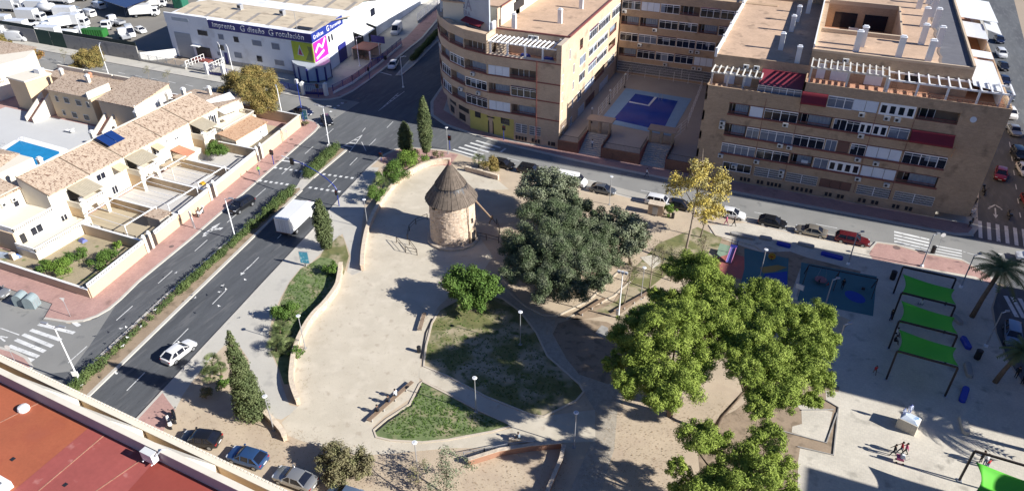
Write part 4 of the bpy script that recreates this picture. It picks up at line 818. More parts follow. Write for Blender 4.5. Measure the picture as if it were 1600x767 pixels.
def make_truck(name, L=7.5, W=2.4, box=(2.6, 3.4), boxcol=None, tank=False, flat=False):
    r = empty(name); w = W / 2; X = L / 2
    c = MB(); loft(c, [(X, [(w * .8, .5), (w * .9, .6), (w * .9, 1.4), (w * .85, 1.5), (0, 1.52)]), (X - .15, [(w * .9, .45), (w * .95, .6), (w * .95, 1.5), (w * .85, 2.25), (0, 2.35)]), (X - .6, [(w * .92, .45), (w * .95, .6), (w * .95, 1.5), (w * .85, 2.45), (0, 2.5)]), (X - 1.9, [(w * .92, .45), (w * .95, .6), (w * .95, 1.5), (w * .88, 2.45), (0, 2.5)])])
    c.build('cab', PAINT['white'], r)
    MB().add([(X + .01, -w * .8, 1.5), (X + .01, w * .8, 1.5), (X - .12, w * .76, 2.22), (X - .12, -w * .76, 2.22)], [(0, 1, 2, 3)]).build('windscreen', M_['glass'], r)
    for s in (-1, 1): MB().box(X - 1.3, X - .3, s * w * .93, s * w * .965, 1.45, 2.15).build('side_window', M_['glass'], r)
    MB().box(-X, X - 1.8, -w * .4, w * .4, .6, .85).build('chassis', M_['dark'], r)
    if tank: MB().tube([(-X + .2, 0, 2.1), (-X + .5, 0, 2.1), (X - 2.4, 0, 2.1), (X - 2.1, 0, 2.1)], [.8, 1.2, 1.2, .8], 14).build('tank', boxcol or PAINT['white'], r, True)
    elif flat:
        b = MB().box(-X, X - 2, -w, w, .9, 1.0).box(-X, X - 2, -w, -w + .06, 1.0, 1.5).box(-X, X - 2, w - .06, w, 1.0, 1.5).box(-X, -X + .06, -w, w, 1.0, 1.5); b.build('loading_bed', boxcol or M_['metalgrey'], r)
    else:
        b = MB().box(-X, X - 2.0, -w, w, .95, box[1]); b.build('cargo_box', boxcol or PAINT['white'], r)
        d = MB().box(-X - .03, -X, -w * .94, -.03, 1.05, box[1] - .12).box(-X - .03, -X, .03, w * .94, 1.05, box[1] - .12); dd = d.build('rear_door', pm('truck_door', (.6, .62, .66), .5, .04), r)
        h = MB()
        for s in (-.5, -.12, .12, .5): h.tube([(-X - .05, s, 1.1), (-X - .05, s, box[1] - .2)], .02, 5)
        h.build('lock_bar', M_['metalgrey'], dd)
        MB().box(-X - .015, -X, -w, w, .95, 1.04).build('bumper', M_['redbrown'], r)
    tm = MB().wheel(0, 0, 0, .46, .3); rm = MB().wheel(0, 0, 0, .25, .31, 12); tme, rme = tm.mesh('tyre', M_['rubber']), rm.mesh('rim', M_['rim'])
    for x in (X - 1.1, -X + 1.6):
        for s in (-1, 1):
            o = bpy.data.objects.new('wheel', tme); COL.objects.link(o); o.parent = r; o.location = (x, s * (w - .16), .46)
            q = bpy.data.objects.new('rim', rme); COL.objects.link(q); q.parent = o
    return r
CAR['van'] = proto(make_van('parked_van')); CAR['bigvan'] = proto(make_van('parked_van', 5.6, 2.0, 2.5)); CAR['truck'] = proto(make_truck('box_truck'))
CAR['tanker'] = proto(make_truck('tank_truck', 7, 2.4, tank=True)); CAR['flatbed'] = proto(make_truck('flatbed_truck', 6, 2.1, flat=True))
def pair(a, b, z=0.0):
    "position and heading from the ground pixels below the rear and the front of a vehicle"
    p, q = at(*a, z), at(*b, z); return ((p[0] + q[0]) / 2, (p[1] + q[1]) / 2, z), atan2(q[1] - p[1], q[0] - p[0])
def put(kind, loc, rot, label, cat, col=None, group=None, name=None, scale=None):
    o = dup(CAR[kind], loc, rot, None, None, None, scale)
    if name: o.name = name
    if col:
        for ch in o.children:
            if ch.name.split('.')[0] == 'body': setmat(ch, PAINT[col])
    tag(o, label, cat, group); return o
PKG = 'cars parked along the kerb'
ROTS = RD(0)
def car_px(kind, rear, front, label, col, group=PKG, name=None, z=.0): l_, r_ = pair(rear, front, z); return put(kind, l_, r_, label, 'car', col, group, name)
# moving cars: rear pixel, front pixel of the ground centre line
car_px('hatch', (262, 570), (301, 540), 'white hatchback driving up the avenue beside the small fan palms', 'white', 'cars driving on the avenue', 'moving_car')
car_px('suv', (391, 318), (366, 334), 'black estate car driving down the avenue beside the long hedge', 'black', 'cars driving on the avenue', 'moving_car')
l_, r_ = pair((451, 367), (481, 338)); put('truck', l_, r_, 'white box truck driving up the avenue beside a cypress', 'truck', None, None, 'box_truck')
car_px('hatch', (506, 184), (517, 201), 'black car turning into the avenue beside the tall lamp', 'black', 'cars driving on the avenue', 'moving_car')
car_px('hatch', (463, 175), (487, 182), 'dark blue car waiting at the junction behind the advertising panel', 'navy', 'cars driving on the avenue', 'moving_car')
car_px('hatch', (619, 99), (610, 112), 'white car in shadow on the far part of the avenue', 'white', 'cars driving on the avenue', 'moving_car')
car_px('hatch', (1563, 268), (1561, 285), 'red car driving out of the shaded side street', 'red', 'cars driving on the side street', 'moving_car')
# kerb parking along the street (y of the row about 97.6)
def kerbcar(kind, xs, y, label, col, rot=0, dy=0):
    return put(kind, (xs, y, 0.0), rot, label, 'car', col, PKG)
def px_s(x, y): return at(x, y)[0]
for kind, x, y, lab, col, rt in (
    ('hatch', 786, 261, 'black car parked behind the bushes near the windmill', 'black', 0), ('suv', 829, 271, 'black estate car parked second from the zebra crossing by the windmill', 'black', 0),
    ('hatch', 942, 301, 'dark grey hatchback parked in front of the white van', 'grey', 0), ('suv', 1030, 320, 'white off-road car parked behind the stone kiosk', 'white', 0), ('hatch', 1062, 326, 'black car mostly hidden behind the yellow tree', 'black', 0),
    ('hatch', 1142, 339, 'white hatchback parked between the yellow tree and a black car', 'white', 0), ('hatch', 1206, 352, 'black hatchback parked between the white and the champagne car', 'black', 0), ('sedan', 1266, 366, 'champagne saloon parked behind the dark red estate car', 'champagne', pi), ('wagon', 1330, 379, 'dark red estate car parked last before the zebra crossing', 'wine', 0)):
    p = at(x, y); put(kind, (p[0], p[1], 0), rt - RD(.6), lab, 'car', col, PKG)
p = at(893, 288); put('van', (p[0], p[1], 0), 0, 'white van parked with its side door open beside the big trees', 'van', None, PKG)
# side street
for kind, x, y, lab, col, rt in (('suv', 1577, 182, 'white car parked in the side street, nearest the brick block corner', 'white', -1), ('sedan', 1583, 208, 'silver saloon parked in the side street behind the black car', 'silver', -1), ('suv', 1590, 246, 'black car parked in the side street between two pale cars', 'black', -1), ('hatch', 1598, 270, 'white car parked in the side street next to the red one', 'white', -1), ('hatch', 1606, 320, 'red car parked at the right edge near the junction', 'red', -1),
    ('hatch', 1573, 155, 'grey car parked in the side street below the terrace', 'grey', -1), ('hatch', 1568, 130, 'dark blue car parked in the side street below the white shed roofs', 'navy', -1), ('hatch', 1566, 108, 'second dark car from the far end of the side street', 'black', -1), ('suv', 1563, 88, 'white car parked near the far end of the side street', 'white', -1), ('hatch', 1560, 66, 'dark car parked at the far end of the side street', 'navy', -1)):
    p = at(x, y); put(kind, (p[0], p[1], 0), RD(-84), lab, 'car', col, 'cars parked in the side street')
p = at(1580, 528); put('wagon', (p[0], p[1], 0), RD(-95), 'grey blue car parked on the east road beside the palm tree', 'car', 'steelblue')
p = at(1612, 408); put('hatch', (p[0], p[1], 0), RD(180), 'white car entering from the right edge of the street', 'car', 'white')
# bottom row and left street
for kind, a, b, lab, col in (('hatch', (343, 694), (289, 688), 'black hatchback parked nearest the motorcycle', 'black'), ('hatch', (413, 727), (364, 712), 'blue hatchback parked between the black and the grey car', 'blue'), ('sedan', (494, 764), (432, 742), 'grey saloon parked second from the front at the bottom', 'silver'), ('hatch', (574, 792), (512, 772), 'pale car cut off by the bottom edge of the picture', 'steelblue')): car_px(kind, a, b, lab, col, 'cars parked below the park', z=KZ + .01)
p = at(-8, 462); put('hatch', (p[0], p[1], 0), RD(15), 'silver car parked at the left edge beside the recycling containers', 'car', 'silver')
# avenue far part
l_, r_ = pair((628, 42), (612, 62)); put('bigvan', l_, r_, 'large pale van parked beside the white industrial wall', 'van', None, None)

# ---- the yard full of vehicles
YG = 'vehicles standing in the walled yard'
yard = [('truck', 20, 18, 12, 'white box truck at the left end of the yard', None), ('truck', 52, 34, 14, 'white box truck with long roof in the left half of the yard', None), ('truck', 10, 44, 14, 'white box truck close to the wall at the left edge', None), ('truck', 36, 52, 16, 'white box truck directly behind the grey wall panels', None),
        ('tanker', 82, 24, 18, 'white tank truck with rounded tank in the middle of the yard', None), ('truck', 96, 6, 12, 'long white trailer truck at the top of the yard', None), ('truck', 118, 42, 20, 'white truck beside the green container', None), ('truck', 92, 46, -120, 'white truck nose towards the wall next to the gate', None),
        ('van', 139, 26, 172, 'white van standing alone in front of the solar roof', None), ('van', 118, 22, 165, 'silver van left of the lone white van', 'silver'), ('van', 154, 14, 170, 'white van with open side under the edge of the solar roof', None), ('flatbed', 183, 40, 170, 'tipper truck with dark bed in the right of the yard', None),
        ('truck', 228, 26, 35, 'white truck with black chassis next to the warehouse', None), ('truck', 240, 12, 35, 'white box truck behind the one next to the warehouse', None), ('bigvan', 205, 56, -35, 'white van facing the low white wall', None), ('hatch', 221, 51, -20, 'white small car right of the van by the low wall', 'white'), ('flatbed', 172, 44, -60, 'truck carrying rusty machinery beside the green container', None),
        ('hatch', 60, 8, 60, 'dark car near the top left of the yard', 'navy'), ('sedan', 38, 3, 60, 'grey car at the top left of the yard', 'grey'), ('hatch', 126, 2, 30, 'black car at the top of the yard beside the trailer', 'black'), ('van', 70, 48, 20, 'white pickup van between the box trucks by the gate', None), ('sedan', 258, 2, 25, 'silver car at the far top of the yard', 'silver'), ('hatch', 74, 12, 30, 'white car behind the tank truck', 'white')]
for k, x, y, rt, lab, col in yard:
    p = at(x, y); o = put(k, (p[0], p[1], 0.01), RD(rt), lab, {'truck': 'truck', 'tanker': 'truck', 'flatbed': 'truck', 'van': 'van', 'bigvan': 'van'}.get(k, 'car'), col, YG)
for k, x, y, rt, lab in (('truck', 4, 60, 12, 'white truck squeezed behind the wall at the lower left of the yard'), ('bigvan', 30, 64, 14, 'white panel van nose to tail behind the wall panels'), ('tanker', 62, 62, 16, 'white tank truck just above the green gate'), ('truck', 2, 6, 12, 'white box truck in the top left corner'), ('truck', 34, 18, 10, 'white box truck second from the top left corner'),
    ('bigvan', 108, 62, 190, 'white van directly left of the green container'), ('van', 128, 54, 195, 'white van above the left end of the green container'), ('truck', 66, 20, 15, 'white box truck left of the middle tank truck'), ('truck', 110, 30, 18, 'white box truck right of the middle tank truck'), ('truck', 86, 62, 14, 'white box truck between the gate and the green container'), ('flatbed', 196, 62, 150, 'open truck close to the right end of the grey wall'), ('truck', 218, 6, 35, 'white lorry at the top beside the solar roof')):
    p = at(x, y); put(k, (p[0], p[1], .01), RD(rt), lab, 'van' if 'van' in k else 'truck', None, YG)
def skip(name, x, y, rot, m, lab, L=6, W=2.3, H=2.0, z=.01):
    p = at(x, y); r = empty(name, (p[0], p[1], z), rot); b = MB().prism([(-L / 2, -W / 2), (L / 2, -W / 2), (L / 2, W / 2), (-L / 2, W / 2)], .1, H)
    for i in range(9): xx = -L / 2 + .3 + i * (L - .6) / 8; b.box(xx - .06, xx + .06, -W / 2 - .06, W / 2 + .06, .15, H - .05)
    b.build('shell', m, r); MB().box(-L / 2 + .12, L / 2 - .12, -W / 2 + .12, W / 2 - .12, H, H + .012).build('lid', pm('container_lid', (.03, .12, .03), .7, .1), r); tag(r, lab, 'container'); return r
skip('container', 150, 57, RD(14), pm('green_steel', (.02, .14, .025), .6, .12), 'large green steel container behind the yard wall')
skip('container', 284, 12, RD(10), pm('dark_green_steel', (.02, .13, .08), .6, .12), 'dark green container beside the far warehouse corner', 3, 3, 2.6)
t = empty('solar_carport', (-178, 151, 0)); tag(t, 'long carport roofed with dark solar panels in the vehicle yard', 'carport')
c0, c1, c2, c3 = [at(x, y, 4) for x, y in ((160, -12), (236, 12), (268, -30), (200, -50))]
pn = MB().prism([at(162, 2, 4.0), at(196, 13, 4), at(236, -2, 4), at(262, -20, 4), at(170, -25, 4)], 4, 4.12); P(t, 'solar_roof', pn, pm('solar_panel', (.012, .02, .07), .2, .1)); 
for x, y in ((168, 12), (196, 24), (214, 20), (232, 12), (250, 4)):
    p = at(x, y); P(t, 'strut', MB().beam((p[0], p[1], 0), (p[0] - 2, p[1] + 2, 4), .15).beam((p[0], p[1], 0), (p[0] + 2, p[1] + 2, 4), .15), M_['metalgrey'])

# ================================================================= walls
def wall_thing(name, pts, h, th, m, lab, cat='wall', z=0.0, cap=None, capm=None, posts=0):
    o = MB(); n = len(pts); L = offset(pts, th / 2); R = offset(pts, -th / 2); r = empty(name, (pts[0][0], pts[0][1], z)); tag(r, lab, cat)
    for i in range(n - 1): o.prism([L[i], R[i], R[i + 1], L[i + 1]], z, z + h)
    P(r, 'wall', o, m)
    if cap:
        c = MB(); L = offset(pts, th / 2 + .05); R = offset(pts, -th / 2 - .05)
        for i in range(n - 1): c.prism([L[i], R[i], R[i + 1], L[i + 1]], z + h + .004, z + h + cap)
        P(r, 'coping', c, capm or M_['white'])
    return r
w_ = wall_thing('yard_wall', [(-290, 117.4), (-180, 117.4)], 3.6, .25, M_['concrete'], 'grey concrete panel wall with dark mesh top, left of the green gate'); P(w_, 'mesh_screen', MB().box(-290, -180, 117.38, 117.44, 3.6, 4.5), pm('dark_mesh', (.03, .045, .04), .9, .1))
w_ = wall_thing('yard_wall', [(-170, 117.4), (-146, 117.4)], 3.6, .25, M_['concrete'], 'grey concrete panel wall with dark mesh top, right of the green gate'); P(w_, 'mesh_screen', MB().box(-170, -146, 117.38, 117.44, 3.6, 4.5), M_['dark'] if False else MATS['dark_mesh'])
g_ = empty('yard_gate', (-175, 117.4, 0)); tag(g_, 'dark green sheet gate in the grey yard wall', 'gate')
for i in range(2): P(g_, 'gate_leaf', MB().box(-179.9 + 5 * i, -175.1 + 5 * i, 117.35, 117.45, .1, 3.8), pm('gate_green', (.03, .07, .05), .8, .1))
wall_thing('low_wall', [(-145.5, 117.4), (-139.9, 122.8)], 2.1, .25, M_['white'], 'low white wall between the yard and the warehouse forecourt')
wall_thing('low_wall', [(-139.9, 124), (-146, 150)], 2.4, .25, M_['concrete'], 'grey wall in shadow along the side of the warehouse yard')
def fence(pts, lab, m, h=1.9, base=.5, z=KZ, gap=.16, bm=None):
    r = empty('fence', (*pts[0], z)); tag(r, lab, 'fence'); o = MB(); b = MB(); L = offset(pts, .1); R = offset(pts, -.1)
    for i in range(len(pts) - 1):
        p, q = pts[i], pts[i + 1]; n = max(1, int(hypot(q[0] - p[0], q[1] - p[1]) / gap)); b.prism([L[i], R[i], R[i + 1], L[i + 1]], z, z + base)
        for k in range(n + 1): x, y = p[0] + (q[0] - p[0]) * k / n, p[1] + (q[1] - p[1]) * k / n; o.box(x - .015, x + .015, y - .015, y + .015, z + base, z + h)
        for zz in (z + base + .1, z + h - .05): o.beam((*p, zz), (*q, zz), .04)
        m2 = max(1, int(hypot(q[0] - p[0], q[1] - p[1]) / 2.6))
        for k in range(m2 + 1): x, y = p[0] + (q[0] - p[0]) * k / m2, p[1] + (q[1] - p[1]) * k / m2; o.box(x - .05, x + .05, y - .05, y + .05, z + base, z + h + .05)
    P(r, 'railing', o, m); P(r, 'base', b, bm or M_['greypave']); return r
fence([(-145.6, 117.2), (-131.6, 117.0)], 'grey bar fence in front of the shaded warehouse yard', M_['metalgrey'])
fence([(-119.5, 117.0), (-98.2, 114.6)], 'blue bar fence on a pale base along the warehouse forecourt', M_['navy'], bm=M_['white'])
fence([(-98.2, 114.6), (-97.6, 114.6)], 'short blue fence end beside the corner gate', M_['navy'])
fence([(-91.6, 117.6), (-91.0, 124), (-92, 136), (-94, 150)], 'blue bar fence along the avenue side of the warehouse forecourt', M_['navy'], bm=M_['white'])
def gate(p, q, lab, m):
    r = empty('gate', (*p, KZ)); tag(r, lab, 'gate'); o = MB(); n = 12
    for k in range(n + 1): x, y = p[0] + (q[0] - p[0]) * k / n, p[1] + (q[1] - p[1]) * k / n; o.box(x - .03, x + .03, y - .03, y + .03, KZ + .1, KZ + 2.3)
    for zz in (.15, .6, 2.2): o.beam((*p, KZ + zz), (*q, KZ + zz), .08, .1)
    o.beam((*p, KZ + .38), (*q, KZ + .38), .04, .5); P(r, 'gate_leaf', o, m)
    for c in (p, q): P(r, 'gate_post', MB().box(c[0] - .35, c[0] + .35, c[1] - .35, c[1] + .35, KZ, KZ + 2.6).add([(c[0] - .4, c[1] - .4, KZ + 2.6), (c[0] + .4, c[1] - .4, KZ + 2.6), (c[0] + .4, c[1] + .4, KZ + 2.6), (c[0] - .4, c[1] + .4, KZ + 2.6), (c[0], c[1], KZ + 2.95)], [(0, 1, 4), (1, 2, 4), (2, 3, 4), (3, 0, 4)]), M_['white'])
gate((-97.2, 114.9), (-92.4, 116.2), 'blue double gate between white pillars at the warehouse corner', M_['navy']); gate((-124.6, 116.4), (-120.2, 116.8), 'dark blue gate with white posts at the warehouse ramp', M_['navy'])
r = empty('entrance_ramp', (-128, 119, KZ)); tag(r, 'ramp with white railings leading to the warehouse door', 'ramp')
P(r, 'ramp', MB().box(-131.5, -125, 117.2, 122.6, KZ, KZ + .4), M_['concrete']); o = MB()
for a, b in (((-131.5, 117.2), (-131.2, 122.6)), ((-125, 117.2), (-125.2, 122.6))):
    for k in range(7): x, y = a[0] + (b[0] - a[0]) * k / 6, a[1] + (b[1] - a[1]) * k / 6; o.box(x - .06, x + .06, y - .06, y + .06, KZ, KZ + 1.9)
    o.beam((*a, KZ + 1.85), (*b, KZ + 1.85), .08); o.beam((*a, KZ + 1.1), (*b, KZ + 1.1), .06)
P(r, 'railing', o, M_['white'])

# ================================================================= warehouse
def warehouse():
    r = empty('warehouse', (-120, 135, KH)); tag(r, 'long white industrial building with a blue lettered fascia and two picture panels at its corner', 'warehouse')
    wm = pm('aged_white_render', (.74, .75, .76), .9, .05, .35, 3, spots=[((.62, .62, .62), .3, .6, .06)]); r0, r1 = (-141, 123.3), (-99.6, 123.3); c1, c2 = (-99.6, 123.3), (-108.5, 190)
    plan = [(-141, 123.3), (-99.6, 123.3), (-108.5, 190), (-150, 190)]
    P(r, 'wall', MB().prism(plan, KH, 9.7), wm); P(r, 'plinth', MB().prism([(-128.5, 123.24), (-106, 123.24), (-106, 123.6), (-128.5, 123.6)], KH, 1.1), M_['concrete'])
    F = lambda: FM(r0, r1); S2 = lambda: FM(c1, c2); U = lambda s: s + 141
    P(r, 'parapet', (lambda f: f.box(0, 13, -.3, .12, 8.2, 10.5))(F()), wm)
    P(r, 'old_sign', (lambda f: f.box(2.2, 7.2, .12, .16, 8.9, 9.7))(F()), pm('faded_sign', (.42, .46, .48), .8, .1))
    P(r, 'fascia', (lambda f: f.box(13, 41.35, -.1, .14, 8.25, 10.15))(F()), M_['navy']); P(r, 'fascia', (lambda f: f.box(-.14, 14.2, -.1, .14, 8.25, 10.15))(S2()), M_['blue'])
    lw = M_['white']
    text(r, 'sign_lettering', 'imprenta', 1.6, r0, r1, 14.2, 8.75, .16, lw); text(r, 'sign_lettering', 'diseño', 1.6, r0, r1, 24.2, 8.75, .16, lw); text(r, 'sign_lettering', 'rotulación', 1.6, r0, r1, 32.0, 8.75, .16, lw)
    for u in (22.2, 30.0): text(r, 'sign_emblem', 'G', 1.9, r0, r1, u, 8.65, .16, lw)
    text(r, 'sign_lettering', 'Gráficas', 1.2, c1, c2, .4, 8.85, .16, lw); text(r, 'sign_emblem', 'G', 1.7, c1, c2, 6.4, 8.75, .16, lw); text(r, 'sign_lettering', 'Torrevieja', 1.1, c1, c2, 8.0, 8.85, .16, lw)
    # picture panels
    P(r, 'picture_panel', (lambda f: f.box(35.8, 41.3, .02, .13, 3.9, 8.1))(F()), pm('lime_print', (.40, .46, .03), .6, .05))
    P(r, 'picture_shape', (lambda f: f.add([(37.0, .14, 5.2), (38.7, .14, 5.0), (37.9, .14, 7.6)], [(0, 1, 2)]))(F()), pm('pale_print', (.5, .55, .55), .6, .05)); P(r, 'picture_shape', (lambda f: f.add([(37.3, .15, 5.3), (38.4, .15, 5.2), (37.85, .15, 6.9)], [(0, 1, 2)]))(F()), pm('plum_print', (.35, .04, .12), .6, .05))
    P(r, 'picture_shape', (lambda f: f.add([(39.0, .14, 4.2), (40.9, .14, 4.1), (41.0, .14, 7.3), (39.9, .14, 7.4), (40.2, .14, 6.2)], [(0, 1, 2, 3, 4)]))(F()), pm('olive_print', (.17, .2, .05), .6, .1))
    P(r, 'picture_panel', (lambda f: f.box(.05, 6, .02, .13, 3.9, 8.1))(S2()), pm('magenta_print', (.62, .02, .33), .6, .05))
    for a, b in (((.5, 6.0), (2.2, 7.3)), ((2.2, 7.3), (3.6, 6.2)), ((3.6, 6.2), (5.2, 7.8)), ((.6, 4.6), (4.2, 5.4))):
        f = S2(); f.beam((a[0], .14, a[1]), (b[0], .14, b[1]), .02, .55); P(r, 'picture_stripe', f, M_['white'])
    # corner kiosk porch
    kp = [(-106.0, 123.2), (-104.6, 121.9), (-102.6, 120.9), (-100.3, 120.7), (-98.3, 121.6), (-97.2, 123.2), (-97.4, 125.6), (-99.9, 128.5), (-99.9, 123.6), (-101, 123.4)]
    P(r, 'porch_roof', MB().prism(kp, 3.3, 3.75), pm('pale_grey_sheet', (.42, .45, .5), .5, .05))
    for i in range(7):
        a, b = kp[i], kp[i + 1]; f = FM(a, b); f.box(.25, f.L - .25, -.1, -.05, KH + .3, 3.3); P(r, 'shop_window', f, pm('frosted_window', (.4, .48, .58), .3, .08)); f = FM(a, b); f.box(-.2, .25, -.15, .02, KH, 3.32); P(r, 'porch_column', f, M_['navy'])
    for a, b, z0, z1 in ((15.2, 16.6, 6.0, 7.1), (19.6, 20.9, 5.9, 7.1), (24.8, 27.3, 5.8, 6.9), (30.2, 32.2, 5.6, 6.9), (14.4, 16.0, 3.4, 4.6), (18.8, 20.8, 2.2, 3.4), (25.2, 26.6, 2.1, 3.4), (30.2, 32.6, 2.0, 3.1), (9.2, 12, 6.3, 7.4), (13.7, 14.4, 2.0, 2.8)):
        f = F(); f.box(a - .08, b + .08, .0, .06, z0 - .08, z1 + .08); o = P(r, 'window', f, wm if False else M_['metalgrey']); f = F(); f.box(a, b, .05, .075, z0, z1); SUB(o, 'pane', f, M_['glass'] if a in (19.6, 9.2, 14.4, 25.2) else M_['glasspale'], r)
    P(r, 'roller_door', (lambda f: f.box(1.7, 6.5, .0, .08, KH, 6.1))(F()), pm('grey_roller_door', (.33, .35, .37), .6, .05, 1, 5, stretch=(.2, .2, 6)))
    P(r, 'door', (lambda f: f.box(7.4, 11.6, .02, .1, 1.0, 3.4))(F()), M_['dark']); P(r, 'door_canopy', (lambda f: f.box(6.8, 9.2, .0, 1.0, 3.55, 3.7))(F()), M_['white']); P(r, 'door', (lambda f: f.box(15.7, 16.6, .02, .1, .3, 2.9))(F()), M_['navy']); P(r, 'steps', MB().box(-134, -129, 121.2, 123.2, KH, .8), pm('red_steps', (.22, .06, .05), .9, .1))
    # avenue side
    P(r, 'roller_door', (lambda f: f.box(6.4, 10, .0, .1, KH, 3.6))(S2()), M_['shutter']); P(r, 'roller_door', (lambda f: f.box(10.6, 14.4, .0, .1, KH, 4.2))(S2()), M_['navy'])
    for a in (6.8, 8.2): P(r, 'window', (lambda f: f.box(a, a + .7, .0, .08, 6.2, 7.6))(S2()), M_['glass'])
    for a in (18.5, 26): 
        P(r, 'loading_canopy', (lambda f: f.add([(a, 0, 5.2), (a + 6, 0, 5.2), (a + 6, 3, 4.3), (a, 3, 4.3), (a, 0, 5.1), (a + 6, 0, 5.1), (a + 6, 3, 4.2), (a, 3, 4.2)], [(0, 1, 2, 3), (7, 6, 5, 4), (0, 3, 7, 4), (1, 5, 6, 2), (3, 2, 6, 7)]))(S2()), M_['white']); P(r, 'roller_door', (lambda f: f.box(a + .6, a + 5, .0, .08, KH, 4.2))(S2()), M_['dark'])
    P(r, 'sign_band', (lambda f: f.box(14.4, 27, .0, .1, 8.4, 10.1))(S2()), pm('pale_turquoise_band', (.5, .6, .62), .8, .1)); P(r, 'window', (lambda f: f.box(29, 31.5, .0, .08, 5.6, 7.4))(S2()), M_['glass'])
    # ridged roofs
    rm = pm('fibre_cement_roof', (.54, .45, .325), .9, .12, .25, 3, stretch=(1, 3, 1), spots=[((.36, .29, .21), .3, .6, .05)]); dk = pm('rooflight_strip', (.30, .27, .24), .8, .15)
    bx = [(-140.6, 125.2), (-101, 124.8), (-103.6, 145), (-144, 145)]
    def span(y0, y1, lab):
        ym = (y0 + y1) / 2; z0, z1 = 9.35, 10.5; xa, xb = -140.7 - (y0 - 123) * .13, -100.2 - (y0 - 123) * .13
        q = MB().add([(xa, y0, z0), (xb, y0, z0), (xb, ym, z1), (xa, ym, z1), (xb, y1, z0), (xa, y1, z0)], [(0, 1, 2, 3), (3, 2, 4, 5)]); o = P(r, 'roof', q, rm)
        for i in range(7): x = xa + 3 + i * (xb - xa - 5) / 6; s = MB().add([(x, y0 + .6, z0 + .11), (x + 1, y0 + .6, z0 + .11), (x + 1, ym - .8, z1 - .04), (x, ym - .8, z1 - .04)], [(0, 1, 2, 3)]); SUB(o, 'rooflight', s, dk, r)
    for k in range(4): span(123.9 + 16.3 * k, 140.1 + 16.3 * k, '')
    P(r, 'parapet', (lambda f: f.box(0, 66, -.35, .0, 9.7, 10.1))(S2()), M_['white']); 
    for x, y in ((-125.7, 131.8), (-113.5, 131.8)): o = P(r, 'roof_vent', MB().box(x - .5, x + .5, y - .5, y + .5, 9.8, 11.6), M_['metalgrey']); SUB(o, 'louvre', MB().box(x - .38, x + .38, y - .53, y - .5, 10.9, 11.5), M_['dark'], r)
    P(r, 'roof_hatch', MB().box(-106, -102.2, 126.2, 127.6, 9.8, 10.05), M_['dark']); P(r, 'aerial', MB().tube([(-104.5, 125, 9.6), (-104.5, 125, 14)], .05, 5), M_['metalgrey'])
warehouse()
r = empty('white_industrial_building', (-112, 200, 0)); tag(r, 'white industrial hall at the top of the avenue with a red lettered sign', 'warehouse')
P(r, 'wall', MB().prism([(-104.5, 158), (-111, 206), (-150, 206), (-145, 158)], 0, 9), M_['white'] if False else pm('bright_render', (.66, .65, .62), .9, .05)); f = FM((-111.0, 206), (-98, 204)); f.box(0, 13, -6, 0, 0, 4.5); P(r, 'side_hall', f, M_['creamw'])
f = FM((-111.0, 206), (-98, 204)); f.box(.5, 9, .0, .15, 3.0, 4.3); P(r, 'sign', f, pm('pale_red_sign', (.6, .3, .28), .8, .1)); f = FM((-111.0, 206), (-98, 204)); f.box(1.5, 6.4, .15, .2, 3.2, 4.1); P(r, 'sign_plate', f, pm('red_sign', (.5, .05, .05), .8, .1))
P(r, 'red_base', MB().prism([(-104.4, 158), (-110.9, 206), (-111.2, 206), (-104.7, 158)], 0, .01 + 1.0), M_['peach'])
fence([(-99.5, 168), (-104.5, 200)], 'white bar fence beside the pale industrial hall', M_['metalwhite'], 2.4, .6, gap=.3)
r = empty('kiosk', (-100, 140, KZ)); tag(r, 'small open store with red tiled roof and stacked crates beside the warehouse', 'shed'); P(r, 'roof', MB().box(-99.6, -94.6, 137, 142, 2.8, 3.0), pm('red_roof_sheet', (.3, .12, .09), .8, .15)); P(r, 'wall', MB().box(-99.6, -99.3, 137, 142, KZ, 2.8).box(-99.3, -94.8, 141.7, 142, KZ, 2.8), M_['stone']); P(r, 'column', MB().box(-94.9, -94.6, 137, 137.3, KZ, 2.8), M_['white'])
for i in range(5): P(r, 'crate', MB().box(-98.8 + i * .8, -98.2 + i * .8, 138, 138.6, KZ, KZ + .5 + .3 * (i % 2)), M_['wood'])
r = empty('shop_sign', (-93.6, 139.5, KZ)); tag(r, 'dark blue hanging board on a white pole beside the warehouse', 'sign'); P(r, 'pole', MB().tube([(-93.6, 139.5, KZ), (-93.6, 139.5, 5.4)], .08, 8), M_['metalwhite']); P(r, 'board', MB().box(-95.4, -91.8, 139.3, 139.45, 4.2, 5.8), M_['navy'])
